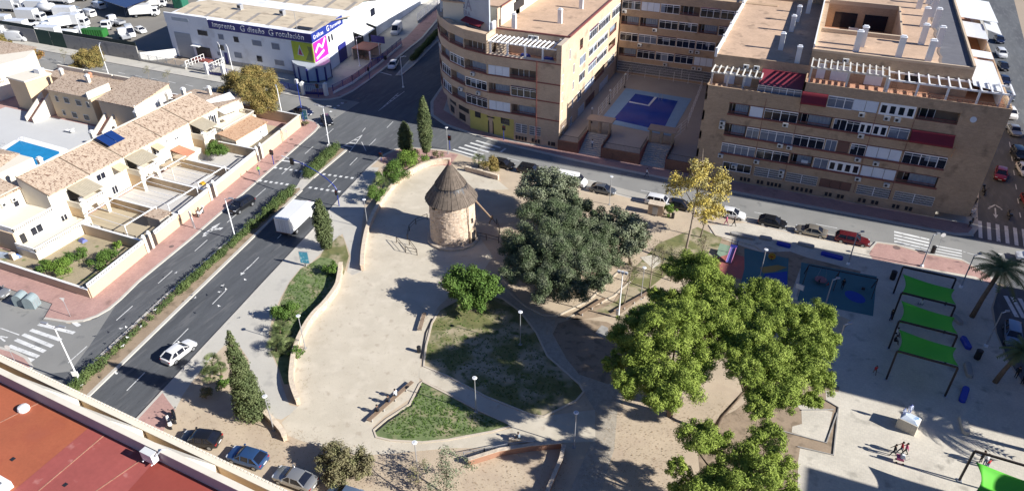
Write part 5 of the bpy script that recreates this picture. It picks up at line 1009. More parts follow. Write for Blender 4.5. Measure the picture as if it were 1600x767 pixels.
# ================================================================= townhouses
WC = M_['creamw']
def wn(root, s, l0, l1, z0, z1, n=2, side='x', shut=False):
    "window on a plane facing +x at x = s (side x) or facing -y at y = s (side y, l0..l1 along x)"
    f = MB(); g = MB(); t = .07
    def bx(m, a, b, c, d, e0, e1):
        if side == 'x': m.box(s + e0, s + e1, a, b, c, d)
        else: m.box(a, b, s - e1, s - e0, c, d)
    bx(f, l0, l1, z1 - t, z1, .0, .06); bx(f, l0, l1, z0, z0 + t, .0, .09)
    for i in range(n + 1): x = l0 + (l1 - l0) * i / n; bx(f, max(l0, x - t / 2), min(l1, x + t / 2), z0 + t, z1 - t, 0, .055)
    o = P(root, 'window', f, M_['white']); bx(g, l0, l1, z0, z1, -.05, .025); SUB(o, 'pane', g, M_['shutter'] if shut else M_['glass'], root)
def balus(root, pts, z, m=None, h=.85, name='balustrade'):
    b = MB(); m = m or M_['white']
    for i in range(len(pts) - 1):
        p, q = pts[i], pts[i + 1]; L = hypot(q[0] - p[0], q[1] - p[1]); n = max(2, int(L / .3))
        b.beam((*p, z + h), (*q, z + h), .2, .12); b.beam((*p, z + .05), (*q, z + .05), .2, .1)
        for k in range(n + 1): x, y = p[0] + (q[0] - p[0]) * k / n, p[1] + (q[1] - p[1]) * k / n; b.box(x - .05, x + .05, y - .05, y + .05, z + .1, z + h - .06)
    return P(root, name, b, m)
def chim(root, x, y, z, h=1.6):
    o = P(root, 'chimney', MB().box(x - .3, x + .3, y - .3, y + .3, z, z + h), WC)
    SUB(o, 'cap', MB().box(x - .38, x + .38, y - .38, y + .38, z + h, z + h + .12).box(x - .25, x + .25, y - .25, y + .25, z + h + .12, z + h + .35), M_['white'], root)
def awn(root, a, b, s0, s1, z0, z1, m, legs=True):
    q = MB().add([(s0, a, z0), (s0, b, z0), (s1, b, z1), (s1, a, z1)] + [(s0, a, z0 - .06), (s0, b, z0 - .06), (s1, b, z1 - .06), (s1, a, z1 - .06)], [(3, 2, 1, 0), (4, 5, 6, 7), (0, 1, 5, 4), (1, 2, 6, 5), (2, 3, 7, 6), (3, 0, 4, 7)])
    n = int((b - a) / .28)
    for i in range(n): y = a + .1 + i * .28; q.beam((s0, y, z0 + .02), (s1, y, z1 + .02), .12, .04)
    P(root, 'awning', q, m)
AWN = pm('beige_corrugated_awning', (.40, .35, .26), .7, .1); RIDGE, EAVE = -104.0, -98.4
def row_house(l0, l1, lab, balc=None, big=None, small=None, wins=(), arch=None, chims=(), base=True):
    r = empty('townhouse', (-101, (l0 + l1) / 2, KH)); tag(r, lab, 'house', 'cream townhouses along the avenue')
    e = .004; wl = MB().prism([(RIDGE, l0 + e), (EAVE - .15, l0 + e), (EAVE - .15, l1 - e), (RIDGE, l1 - e)], KH, 5.95)
    for y in (l0 + e, l1 - .25): wl.add([(RIDGE, y, 5.95), (EAVE - .2, y, 5.95), (RIDGE, y, 7.7), (RIDGE, y + .24, 5.95), (EAVE - .2, y + .24, 5.95), (RIDGE, y + .24, 7.7)], [(0, 1, 2), (5, 4, 3), (0, 2, 5, 3), (2, 1, 4, 5)])
    wl.box(RIDGE - .15, RIDGE, l0 + e, l1 - e, KH, 7.95); P(r, 'wall', wl, WC)
    rf = MB().add([(RIDGE, l0 + .12, 7.9), (EAVE + .2, l0 + .12, 6.05), (EAVE + .2, l1 - .12, 6.05), (RIDGE, l1 - .12, 7.9), (RIDGE, l0 + .12, 7.72), (EAVE + .2, l0 + .12, 5.87), (EAVE + .2, l1 - .12, 5.87), (RIDGE, l1 - .12, 7.72)], [(0, 1, 2, 3), (7, 6, 5, 4), (0, 4, 5, 1), (1, 5, 6, 2), (2, 6, 7, 3), (3, 7, 4, 0)])
    P(r, 'roof', rf, M_['tile']); P(r, 'ridge_coping', MB().box(RIDGE - .22, RIDGE + .12, l0, l1 - .01, 7.955, 8.05), WC)
    v = MB().beam((RIDGE, l0, 7.93), (EAVE + .15, l0, 6.08), .14, .1); P(r, 'roof_joint', v, pm('roof_joint', (.22, .16, .11), .9, .2))
    fs = EAVE - .15
    if balc:
        a, b = balc; P(r, 'balcony', MB().box(fs + .001, -95.6, a, b, 2.9, 3.12).box(-95.78, -95.58, a, b, 3.122, 3.35).box(fs + .001, -95.8, a, a + .18, 3.122, 3.9).box(fs + .001, -95.8, b - .18, b, 3.122, 3.9), WC)
        balus(r, [(-95.68, a + .1), (-95.68, b - .1)], 3.35, h=.6)
        P(r, 'balcony_door', MB().box(fs, fs + .03, a + .5, a + 2.2, 3.14, 5.2), M_['dark']); P(r, 'chair', MB().box(-97.2, -96.6, a + 1, a + 1.6, 3.14, 3.6).box(-97.2, -97.1, a + 1, a + 1.6, 3.6, 4.1), M_['metalwhite'])
        # porch below with an arch
        pw = MB(); n = 10; A, B = a + .25, b - .25; m_ = (A + B) / 2; rr = (B - A) / 2 - .3; y0 = -95.75
        pts = [(a, KH), (m_ - rr, KH)] + [(m_ - rr * cos(t * pi / n), 1.5 + min(rr, 1.25) * sin(t * pi / n)) for t in range(n + 1)] + [(m_ + rr, KH), (b, KH), (b, 2.898), (a, 2.898)]
        tt = tess(pts)
        pw.add([(y0, y, z) for y, z in pts] + [(y0 - .2, y, z) for y, z in pts], [t for t in tt] + [tuple(i + len(pts) for i in reversed(t)) for t in tt] + [(i, i + len(pts), (i + 1) % len(pts) + len(pts), (i + 1) % len(pts)) for i in range(len(pts))])
        P(r, 'porch_arch', pw, WC); P(r, 'porch_wall', MB().box(fs + .001, y0 - .2, a, a + .2, KH, 2.898), M_['sandw']); P(r, 'door', MB().box(fs, fs + .04, m_ - .5, m_ + .5, KH, 2.3), pm('brown_door', (.14, .06, .035), .6, .1))
    if big: awn(r, big[0], big[1], fs, -95.3, 5.6, 4.75, AWN)
    if small: awn(r, small[0], small[1], fs, -96.9, 5.3, 4.7, pm('beige_cloth_awning', (.52, .44, .3), .8, .06))
    for w in wins: wn(r, fs, *w)
    if arch: P(r, 'niche', MB().box(fs, fs + .05, arch[0], arch[1], 3.2, 5.3), M_['sandw'])
    for x, y in chims: chim(r, x, y, 7.0)
    if base and not balc: pass
    return r
row_house(57.0, 64.1, 'cream townhouse with a corrugated awning next to the planted corner garden', (59.4, 63.9), (60.1, 63.7), None, [(57.6, 58.6, .9, 2.1)], None, [(-104.6, 61.6)])
row_house(64.1, 70.4, 'cream townhouse with double window and small cloth awning, second in the row', None, None, (68.2, 70.0), [(65.2, 66.8, 4.1, 5.2), (69.2, 70.1, 3.6, 5.0), (67, 68, .8, 2.2)], None, [])
row_house(70.4, 78.5, 'cream townhouse with solar panels at its ridge and a large corrugated awning', (70.6, 74.4), (70.8, 74.6), (76.2, 77.8), [(75.4, 75.8, 4.6, 5.1), (76.4, 77.6, 3.4, 5)], None, [(-105.2, 71.6)])
row_house(78.5, 84.9, 'cream townhouse with a plain upper wall and a red tiled porch', None, None, None, [(79.4, 79.8, 4.4, 5), (81.3, 82.1, 4.1, 4.5)], None, [(-105.0, 80.5)])
r5 = row_house(84.9, 92.3, 'cream townhouse with a small balcony behind the orange tree', (84.9, 88.0), (85.1, 88.4), None, [(89.6, 90.4, 4.2, 5.2), (90.6, 91.0, 3.3, 5.0)], None, [(-104.9, 85.8), (-105.2, 91.6)])
# the end house on the left: terrace above a balustraded base
r = empty('townhouse', (-102, 53, KH)); tag(r, 'cream end townhouse with two wall air conditioners and a big balustraded terrace', 'house', 'cream townhouses along the avenue')
P(r, 'wall', MB().box(-112, -104.2, 50.4, 57, KH, 6.3).box(-104.2, -98.2, 50.4, 56.99, KH, 3.4), WC); P(r, 'side_wall', MB().box(-112, -98.25, 50.2, 50.396, KH, 3.39), M_['peach'])
P(r, 'roof', MB().add([(-112, 50, 7.6), (-103.9, 50, 6.2), (-103.9, 57, 6.2), (-112, 57, 7.6), (-112, 50, 7.4), (-103.9, 50, 6.0), (-103.9, 57, 6.0), (-112, 57, 7.4)], [(0, 1, 2, 3), (7, 6, 5, 4), (0, 4, 5, 1), (1, 5, 6, 2), (2, 6, 7, 3), (3, 7, 4, 0)]), M_['tile'])
balus(r, [(-104.1, 50.5), (-98.3, 50.5), (-98.3, 56.8)], 3.4, h=.75); P(r, 'base', MB().box(-98.25, -94.2, 49.9, 59.2, KH, 1.3), M_['cream']); balus(r, [(-98.2, 50.0), (-94.35, 50.0), (-94.35, 59.2)], 1.3, h=.75)
wn(r, -98.2, 52.6, 54.4, 1.6, 2.9, 2); wn(r, 50.2, -103.8, -102.2, 1.0, 2.4, 1, 'y'); wn(r, -104.2, 55.2, 56, 3.6, 5.3, 1); P(r, 'niche', MB().box(-98.2, -98.14, 50.9, 51.7, 1.35, 2.8), M_['dark'])
for y in (53.4, 55.0): ac_unit(r, lambda: FM((-104.2, 50.4), (-104.2, 57)), y - 50.4, 4.7)
P(r, 'steps', MB().box(-94.2, -92.8, 57.9, 59.2, KH, .9).box(-92.8, -92.0, 57.9, 59.2, KH, .5), M_['white'])
# low house left of it, only its roof in view
r = empty('townhouse', (-116, 62, KH)); tag(r, 'cream house with an arched door beside the round-cornered pool', 'house', 'cream townhouses along the avenue')
P(r, 'wall', MB().box(-125, -114.5, 56.8, 66.5, KH, 4.6), WC); P(r, 'roof', MB().add([(-126, 56.5, 6.4), (-120, 61.5, 6.4), (-117.8, 66.8, 4.6), (-125.2, 66.8, 4.6), (-114.2, 56.5, 4.6)], [(0, 1, 2, 3), (0, 4, 1), (1, 4, 2)]), M_['tile']); P(r, 'door', MB().box(-117.5, -116.6, 66.5, 66.55, KH, 2.2), M_['dark'])
P(r, 'side_door', MB().box(-114.5, -114.44, 63, 64, 1, 3), M_['dark'])
# corner house with the white awning
r = empty('townhouse', (-101, 95, KH)); tag(r, 'cream corner townhouse with a white sail awning over its terrace', 'house', 'cream townhouses along the avenue')
P(r, 'wall', MB().box(-110, -98.4, 92.31, 98.5, KH, 5.2), WC); P(r, 'terrace', MB().box(-98.4, -94.6, 88.4, 97.3, KH, 3.0), WC); balus(r, [(-98.3, 97.2), (-94.8, 97.2), (-94.8, 88.6), (-98.3, 88.6)], 3.0, WC, .8)
P(r, 'roof', MB().add([(-110, 92.5, 6.0), (-98.2, 92.5, 5.9), (-98.2, 98.6, 5.4), (-110, 98.6, 5.4), (-110, 92.5, 5.8), (-98.2, 92.5, 5.7), (-98.2, 98.6, 5.2), (-110, 98.6, 5.2)], [(0, 1, 2, 3), (7, 6, 5, 4), (0, 4, 5, 1), (1, 5, 6, 2), (2, 6, 7, 3), (3, 7, 4, 0)]), M_['tile'])
P(r, 'sail_awning', MB().add([(-102.6, 92.8, 6.1), (-101.3, 98.8, 6.0), (-96, 96, 4.8), (-96.6, 91.8, 5.0)], [(3, 2, 1, 0)]).add([(-102.6, 92.8, 6.06), (-101.3, 98.8, 5.96), (-96, 96, 4.76), (-96.6, 91.8, 4.96)], [(0, 1, 2, 3)]), M_['white'])
P(r, 'table', MB().box(-97.8, -96.8, 92, 93, 3.7, 3.76).box(-97.35, -97.25, 92.45, 92.55, 3.0, 3.7), M_['white']); wn(r, -98.4, 90.2, 91.2, 3.2, 5.0, 2); chim(r, -104.8, 97.2, 5.3, 1.6)
# garage with tiled roof
r = empty('garage', (-93, 91.5, KH)); tag(r, 'low tiled outbuilding with white folding doors at the end of the row', 'garage', None)
P(r, 'wall', MB().box(-94.58, -91.3, 87.8, 96, KH, 2.6), M_['cream']); P(r, 'roof', MB().add([(-95, 87.4, 3.35), (-91, 87.4, 2.65), (-91, 96.3, 2.65), (-95, 96.3, 3.35), (-95, 87.4, 3.2), (-91, 87.4, 2.5), (-91, 96.3, 2.5), (-95, 96.3, 3.2)], [(0, 1, 2, 3), (7, 6, 5, 4), (0, 4, 5, 1), (1, 5, 6, 2), (2, 6, 7, 3), (3, 7, 4, 0)]), tile_mat('orange_clay_tiles', (.50, .32, .2), (.3, .15, .08), (.45, .27, .16)))
for i in range(6): P(r, 'door_panel', MB().box(-91.3, -91.24, 88.4 + i * 1.25, 89.5 + i * 1.25, KH, 2.35), M_['white'])
# ---- houses behind
def back_house(x0, x1, y0, y1, lab, wm, wins, zs=(6.0, 7.4)):
    r = empty('townhouse', ((x0 + x1) / 2, (y0 + y1) / 2, KH)); tag(r, lab, 'house', 'houses behind the pool')
    P(r, 'wall', MB().prism([(x0, y0), (x1, y0), (x1, y1), (x0, y1)], KH, zs[0] - .1), wm); ym = y1
    P(r, 'roof', MB().add([(x0 - .3, y0 - .3, zs[0]), (x1 + .3, y0 - .3, zs[0]), (x1 + .3, ym, zs[1]), (x0 - .3, ym, zs[1]), (x0 - .3, y0 - .3, zs[0] - .15), (x1 + .3, y0 - .3, zs[0] - .15), (x1 + .3, ym, zs[1] - .15), (x0 - .3, ym, zs[1] - .15)], [(0, 1, 2, 3), (7, 6, 5, 4), (0, 4, 5, 1), (1, 5, 6, 2), (2, 6, 7, 3), (3, 7, 4, 0)]), M_['tile'])
    g = MB()
    for x in (x0, x1 - .2): g.add([(x, y0, zs[0] - .1), (x, y1, zs[0] - .1), (x, y1, zs[1] - .1), (x + .2, y0, zs[0] - .1), (x + .2, y1, zs[0] - .1), (x + .2, y1, zs[1] - .1)], [(0, 2, 1), (3, 4, 5), (0, 3, 5, 2), (1, 2, 5, 4)])
    P(r, 'gable', g, wm)
    for w in wins: wn(r, y0, *w, 1, 'y')
    return r
h1 = back_house(-135.6, -124.2, 86.6, 91.2, 'tan house with four upper windows facing the pool deck', M_['sandw'], [(-134.2, -133.4, 3.6, 4.8), (-131.8, -130.4, 3.7, 4.9), (-128.6, -127.2, 3.7, 4.9), (-125.8, -125, 3.7, 4.9), (-133.6, -132.8, .9, 2.0), (-131, -129.6, .8, 2.0), (-127.8, -126.4, .8, 2.0)])
chim(h1, -128, 90.2, 6.2, 2.2); chim(h1, -136.2, 91, 6.2, 2.0); P(h1, 'parapet_wall', MB().box(-123.9, -123.6, 85.8, 91, 5.9, 7.3), WC)
h2 = back_house(-122.2, -113.2, 86.6, 95.6, 'pale house with a sunlit gable and a patterned square roof', M_['peach'], [(-118.2, -116.6, 1, 1.2)], (5.9, 7.2)); wn(h2, -113.2, 89.4, 90.1, 4.2, 4.9, 1); P(h2, 'gable_wall', MB().box(-113.19, -113.0, 86.6, 95.6, 2.2, 6.0), M_['white']); chim(h2, -112.6, 94.2, 3.5, 2.2)
r = empty('stair_tower', (-144.5, 88, KH)); tag(r, 'tan tower-like house wing left of the four-windowed house', 'house', 'houses behind the pool')
P(r, 'wall', MB().prism([(-147, 87), (-141.6, 86.6), (-140.8, 91.6), (-146, 92)], KH, 6.4), M_['sandw']); P(r, 'parapet', MB().prism([(-147.2, 86.8), (-141.4, 86.4), (-140.6, 91.8), (-146.2, 92.2)], 6.404, 6.7), WC); P(r, 'aircon_frame', MB().box(-143.6, -142, 90.4, 91.6, 6.7, 7.6), M_['metalwhite'])
for x0, y0, lab in ((-139.4, 82.6, 'cream outside stair with pink steps in front of the tan tower'), (-121.5, 83.2, 'cream outside stair with pink steps between the two back houses')):
    r = empty('outdoor_stair', (x0, y0, KH)); tag(r, lab, 'stairs')
    for dx in (0, 2.0): P(r, 'side_wall', MB().add([(x0 + dx, y0, KH), (x0 + dx + .25, y0, KH), (x0 + dx + .25, y0 + 5, KH), (x0 + dx, y0 + 5, KH), (x0 + dx, y0, 1.1), (x0 + dx + .25, y0, 1.1), (x0 + dx + .25, y0 + 5, 4.4), (x0 + dx, y0 + 5, 4.4)], [(0, 3, 2, 1), (4, 5, 6, 7), (0, 1, 5, 4), (1, 2, 6, 5), (2, 3, 7, 6), (3, 0, 4, 7)]), WC)
    st = MB()
    for k in range(12): st.box(x0 + .25, x0 + 2.0, y0 + .2 + k * .38, y0 + .2 + (k + 1) * .38, KH, .3 + k * .27)
    P(r, 'step', st, pm('pink_steps', (.42, .24, .2), .9, .1))
r = empty('townhouse', (-160, 95, KH)); tag(r, 'cream house with glazed balcony door at the left edge beside the autumn tree', 'house', 'houses behind the pool')
P(r, 'wall', MB().prism([(-176, 92), (-156.6, 91.2), (-155.2, 97), (-157.8, 101.2), (-176, 102)], KH, 6.2), WC); P(r, 'roof', MB().prism([(-176, 96.5), (-162, 96.5), (-158.2, 101), (-159, 103), (-176, 103)], 6.2, 6.35, [(-176, 98.5), (-164, 98.5), (-161.5, 101), (-162, 102), (-176, 102)]), M_['tile']); P(r, 'lower_roof', MB().prism([(-172, 84), (-158, 84.4), (-157.2, 91), (-172, 91.6)], 4.0, 5.0, [(-172, 87), (-161, 87.4), (-160.5, 89), (-172, 89.2)]), M_['tile'])
P(r, 'terrace', MB().prism([(-172, 84.2), (-154.2, 84.6), (-153.4, 91), (-172, 91.2)], KH, 3.2), WC); P(r, 'veranda_opening', MB().box(-158.5, -154.6, 84.5, 84.56, .3, 2.6), M_['dark']); wn(r, -156.58, 92.4, 94.2, 3.4, 5.2, 2); balus(r, [(-158, 84.8), (-154.6, 85), (-153.8, 91)], 3.2, WC, .8)
r = empty('townhouse', (-140, 98, KH)); tag(r, 'low row of pale parapets and tiled roofs along the back street', 'house', 'houses behind the pool')
P(r, 'wall', MB().box(-146.5, -123.2, 94.2, 97.8, KH, 4.6), WC); P(r, 'roof', MB().prism([(-146.8, 94), (-123, 94), (-123, 98), (-146.8, 98)], 4.61, 4.8, [(-146.4, 95.6), (-123.4, 95.6), (-123.4, 98), (-146.4, 98)]), M_['tile'])
for a, b in ((-146.8, -139), (-138.6, -131), (-130.6, -123)): P(r, 'parapet', MB().box(a, b, 97.6, 98.0, 4.8, 5.6), WC)
P(r, 'roof_vent', MB().lathe([(.35, 0), (.35, .5), (.5, .6), (.3, 1.0)], 10, (-136, 96.6, 4.8)), pm('clay_pot', (.42, .2, .12), .9, .1))
# solar collectors
r = empty('solar_collector', (-107.5, 72.5, 6.5)); tag(r, 'pair of blue solar collectors tilted above the roof ridge', 'solar panel'); sp = pm('solar_blue', (.012, .035, .14), .15, .1)
px_, py_ = at(172, 216, 8.0)
for k in range(2): y = py_ - 1.5 + 1.6 * k; x = px_; P(r, 'panel', MB().add([(x + 1.3, y, 7.5), (x + 1.3, y + 1.5, 7.5), (x - 1.3, y + 1.5, 8.5), (x - 1.3, y, 8.5), (x + 1.3, y, 7.42), (x + 1.3, y + 1.5, 7.42), (x - 1.3, y + 1.5, 8.42), (x - 1.3, y, 8.42)], [(0, 1, 2, 3), (7, 6, 5, 4), (0, 4, 5, 1), (1, 5, 6, 2), (2, 6, 7, 3), (3, 7, 4, 0)]), sp)
P(r, 'frame', MB().box(px_ - 1, px_ + 1, py_ - .8, py_ + .8, 7.3, 7.6), M_['metalgrey'])

# ---- courts, walls, gates in front
CT = [uv(56.9, -73.2), uv(107.6, -73.4)]
def fw(l): 
    (x0, y0), (x1, y1) = CT; t = (l - y0) / (y1 - y0); return x0 + (x1 - x0) * t
court = pm('pale_court_tiles', (.50, .48, .45), .9, .05, .4, 5); sandc = pm('beige_court_tiles', (.42, .35, .24), .9, .06, .4, 5)
for a, b, m, k in ((57.6, 65, sandc, 1), (65.1, 72.4, court, 2), (72.6, 79.6, court, 1), (79.8, 87.3, court, 2), (87.4, 99.5, sandc, 1)): S('courtyard', MB().sheet([(-98.2, a), (fw(a) - .1, a), (fw(b) - .1, b), (-98.2, b)], KH + .004 * k), m)
S('garden_soil', MB().sheet([(-110, 46.8), (fw(46.8) - .1, 46.8), (fw(57.5) - .1, 57.5), (-94.2, 57.5), (-94.2, 50), (-110, 50)], KH + .004), pm('garden_soil', (.34, .28, .18), .95, .2, .5, 6, .2, spots=[((.13, .16, .05), .6, .62, .04)]))
S('pool_deck', MB().sheet([(-150, 62), (-104.2, 62), (-104.2, 86), (-150, 86)], KH + .006), pm('pale_deck', (.5, .5, .49), .9, .04, .3, 4))
GRP = 'garden walls of the townhouses'
def gwall(pts, h, m, lab, cap=.1, z=KH, top=True): w = wall_thing('garden_wall', pts, h, .22, m, lab, 'wall', z, cap, M_['white']); w['group'] = GRP; return w
pl = M_['peach']
segs = ((46.6, 57.2, 'sand-coloured avenue wall with white balusters around the planted corner garden'), (59.6, 64.6, 'avenue wall segment between the double gate and the leaning white post'), (65.2, 72.3, 'avenue wall segment behind the leaning white post and the motorcycle'), (74.2, 86.0, 'long avenue wall segment beside the man in the green vest'), (88.0, 101.2, 'last avenue wall segment up to the advertising panel'))
for a, b, lab in segs:
    w = gwall([(fw(a), a), (fw(b), b)], 1.7 if a < 86 else 2.3, pl, lab, 0)
    if a < 86: balus(w, [(fw(a), a), (fw(b), b)], KH + 1.7, M_['white'], .5)
    else: P(w, 'coping', MB().prism([(fw(a) - .16, a), (fw(a) + .16, a), (fw(b) + .16, b), (fw(b) - .16, b)], KH + 2.3, KH + 2.4), WC)
def gpillar(l, lab): r = empty('gate_pillar', (fw(l), l, KH)); tag(r, lab, 'pillar'); x = fw(l); P(r, 'shaft', MB().box(x - .22, x + .22, l - .22, l + .22, KH, 2.6), WC); P(r, 'cap', MB().lathe([(.3, 2.6), (.32, 2.7), (.12, 2.8), (.2, 2.95), (.02, 3.1)], 10, (x, l, 0)), M_['white'])
for l_, lab in ((57.5, 'white pillar at the corner garden end of the first avenue gate'), (58.6, 'white pillar between the two leaves of the first avenue gate'), (72.6, 'white pillar left of the gate near the black estate car'), (73.9, 'white pillar right of the gate near the black estate car'), (86.4, 'white pillar left of the gate by the traffic light'), (87.7, 'white pillar right of the gate by the traffic light')): gpillar(l_, lab)
for a, b, lab in ((57.7, 58.4, 'dark narrow gate beside the planted corner garden'), (58.8, 59.5, 'dark narrow gate beside the avenue wall near the tiled shed'), (72.8, 73.7, 'dark brown gate in the avenue wall facing the estate car'), (86.6, 87.5, 'dark gate in the avenue wall facing the traffic light')):
    r = empty('garden_gate', (fw(a), a, KH)); tag(r, lab, 'gate'); P(r, 'gate_leaf', MB().box(fw(a) - .04, fw(a) + .04, a, b, KH + .05, 2.2), pm('dark_brown_gate', (.05, .035, .03), .6, .1))
gwall([(-117, 46.6), (fw(46.6) - .15, 46.6)], 1.3, pl, 'shaded garden wall along the side street below the corner garden', .08)
for l_, sx, lab, m in ((57.6, -94, 'white topped party wall between the planted garden and the first court', pl), (65.0, -97, 'sand-coloured party wall behind the tiled shed', M_['sandw']), (72.5, -97.6, 'party wall dividing the pergola court from the glass-roofed court', M_['sandw']), (79.6, -96.6, 'party wall with dark coping left of the orange tree court', M_['sandw']), (87.3, -95, 'party wall between the orange tree and the garage', M_['sandw'])):
    gwall([(sx, l_), (fw(l_) - .15, l_)], 1.7, m, lab, .1)
gwall([(-104, 101.6), (fw(101.4), 101.6)], 2.2, pl, 'end wall of the townhouse block along the back street', .08); gwall([(-290, 101.6), (-106, 101.6)], 1.6, WC, 'long pale wall of the house gardens along the back street', .08)
gwall([(-104.4, 62.4), (-117, 66.8)], .9, WC, 'low pale wall along the pool edge', .08)
def frame(l0, l1, s0, s1, lab, z=2.5, m=None, n=3):
    r = empty('pergola_frame', (s0, l0, KH)); tag(r, lab, 'pergola', 'white metal pergola frames'); o = MB()
    o.beam((s1, l0, z), (s1, l1, z), .12); o.beam((s0, l0, z + .3), (s0, l1, z + .3), .1)
    for k in range(n + 1): y = l0 + (l1 - l0) * k / n; o.beam((s0, y, z + .3), (s1, y, z), .05)
    for y in (l0, l1): o.beam((s1, y, KH), (s1, y, z), .1)
    P(r, 'frame', o, m or M_['metalwhite'])
frame(58.9, 64.8, -94.2, -86.8, 'white pergola frame over the beige court beside the black fence'); frame(66, 72, -94.4, -85.6, 'white pergola frame over the court behind the tiled shed'); frame(73, 79.2, -94.6, -86.2, 'white pergola frame over the court with the yellow toy')
r = empty('court_fence', (-90, 58.6, KH)); tag(r, 'black iron fence with white panels in the beige court', 'fence'); o = MB()
for k in range(5): s_ = -93.6 + k * 2.2; o.box(s_ - .06, s_ + .06, 58.5, 58.62, KH, 1.5)
o.beam((-93.6, 58.56, 1.4), (-84.8, 58.56, 1.4), .06); P(r, 'rail', o, M_['black'])
for k in range(4): P(r, 'panel', MB().box(-93.4 + 2.2 * k, -91.6 + 2.2 * k, 58.54, 58.58, .3, 1.2), M_['white'])
r = empty('garden_shed', (-85.4, 64.2, KH)); tag(r, 'small grey shed with a clay tiled roof inside the garden wall', 'shed'); P(r, 'wall', MB().box(-87, -84.4, 62.9, 64.8, KH, 1.9), M_['concrete']); P(r, 'roof', MB().box(-87.3, -84, 62.6, 65.1, 1.904, 2.05), M_['tile'])
r = empty('lean_to', (-95, 80, KH)); tag(r, 'lean-to with red and beige tiled roofs beside the plain cream house', 'shed')
P(r, 'wall', MB().box(-98.4, -95.2, 79.9, 83.4, KH, 2.3), WC); P(r, 'roof', MB().add([(-98.5, 79.7, 3.0), (-95, 79.7, 2.35), (-95, 81.8, 2.35), (-98.5, 81.8, 3.0)], [(0, 1, 2, 3)]).add([(-98.5, 79.7, 2.9), (-95, 79.7, 2.25), (-95, 81.8, 2.25), (-98.5, 81.8, 2.9)], [(3, 2, 1, 0)]), pm('terracotta_sheet', (.45, .2, .12), .9, .1)); P(r, 'second_roof', MB().box(-96.5, -94, 75.2, 77.4, 2.4, 2.5).box(-96.5, -94, 78, 79.4, 2.6, 2.7), pm('beige_sheet', (.5, .4, .27), .9, .1))
P(r, 'support', MB().box(-94.2, -94.1, 75.3, 75.4, KH, 2.4), WC)
o = MB().prism([(-89.5, 76), (-88.6, 75.8), (-88.4, 76.4), (-89.2, 76.7)], .15, .4).build('yellow_toy', pm('yellow_plastic', (.6, .35, .03), .5, .1)); tag(o, 'small yellow plastic toy lying in the pale court', 'toy')
o = MB().prism([(-93.4, 55.6), (-92.2, 55.4), (-92.1, 56.3), (-93.2, 56.5)], .15, .5, [(-93.2, 55.8), (-92.4, 55.7), (-92.3, 56.1), (-93.1, 56.3)]).build('blue_tarpaulin', M_['blue']); tag(o, 'bundled blue cover on the bare garden soil', 'tarpaulin')
o = MB()
for k in range(5): o.box(-101.5 + .9 * k, -100.8 + .9 * k, 47.9 + .25 * k, 48.8 + .25 * k, .15, .6 + .2 * (k % 3))
o = MB().prism([(-102.5, 47.6), (-97.5, 48.9), (-97.3, 49.7), (-102.3, 48.8)], .15, .75, [(-102.2, 47.9), (-97.8, 49), (-97.6, 49.4), (-102.1, 48.5)]).build('covered_pile', pm('blue_white_sheeting', (.35, .4, .48), .7, .3, 1.2, 4, spots=[((.02, .08, .3), 1.1, .56, .03)])); tag(o, 'pile under blue and white sheeting beside the shaded house side', 'tarpaulin')
o = MB().box(-98.2, -97.5, 48.5, 49.1, .15, 1.2).build('water_tank', pm('pale_tank', (.6, .5, .4), .7, .1)); tag(o, 'pale upright tank next to the sheeted pile', 'tank')
# pool of the townhouses
r = empty('swimming_pool', (-127, 74, KH)); tag(r, 'bright blue communal pool with white coping behind the townhouses', 'pool', 'swimming pools')
pw = poly([(31, 220), (8, 235), (-30, 240), (-40, 262), (20, 266), (47, 263), (93, 240), (92, 237)], KH); P(r, 'coping', MB().sheet(poly([(33, 213), (-5, 236), (-60, 245), (-60, 275), (25, 275), (52, 268), (110, 236), (103, 232)], KH), KH + .012), M_['white']); P(r, 'pool_water', MB().prism(pw, KH + .013, KH + .03), M_['poolwater'])
for k in range(2): 
    a = at((10, 40)[k], (226, 219)[k], KH); P(r, 'pool_ladder', MB().tube([(a[0] - .3, a[1], KH), (a[0] - .3, a[1], KH + .9), (a[0] - .3, a[1] - .7, KH + .8), (a[0] - .3, a[1] - .8, KH)], .04, 6), M_['metalgrey'])
chim(h1, -119.8, 76.0, KH, 3.8) if False else None
r = empty('deck_lounger', (at(110, 208)[0], at(110, 208)[1], KH + .01)); tag(r, 'pale lounger and folded parasol on the pool deck', 'lounger'); x, y = r.location[:2]; P(r, 'seat', MB().box(x - 1, x + 1, y - .35, y + .35, KH + .3, KH + .4), M_['white']); P(r, 'backrest', MB().beam((x + .6, y, KH + .4), (x + 1.1, y, KH + .9), .7, .06), M_['white'])

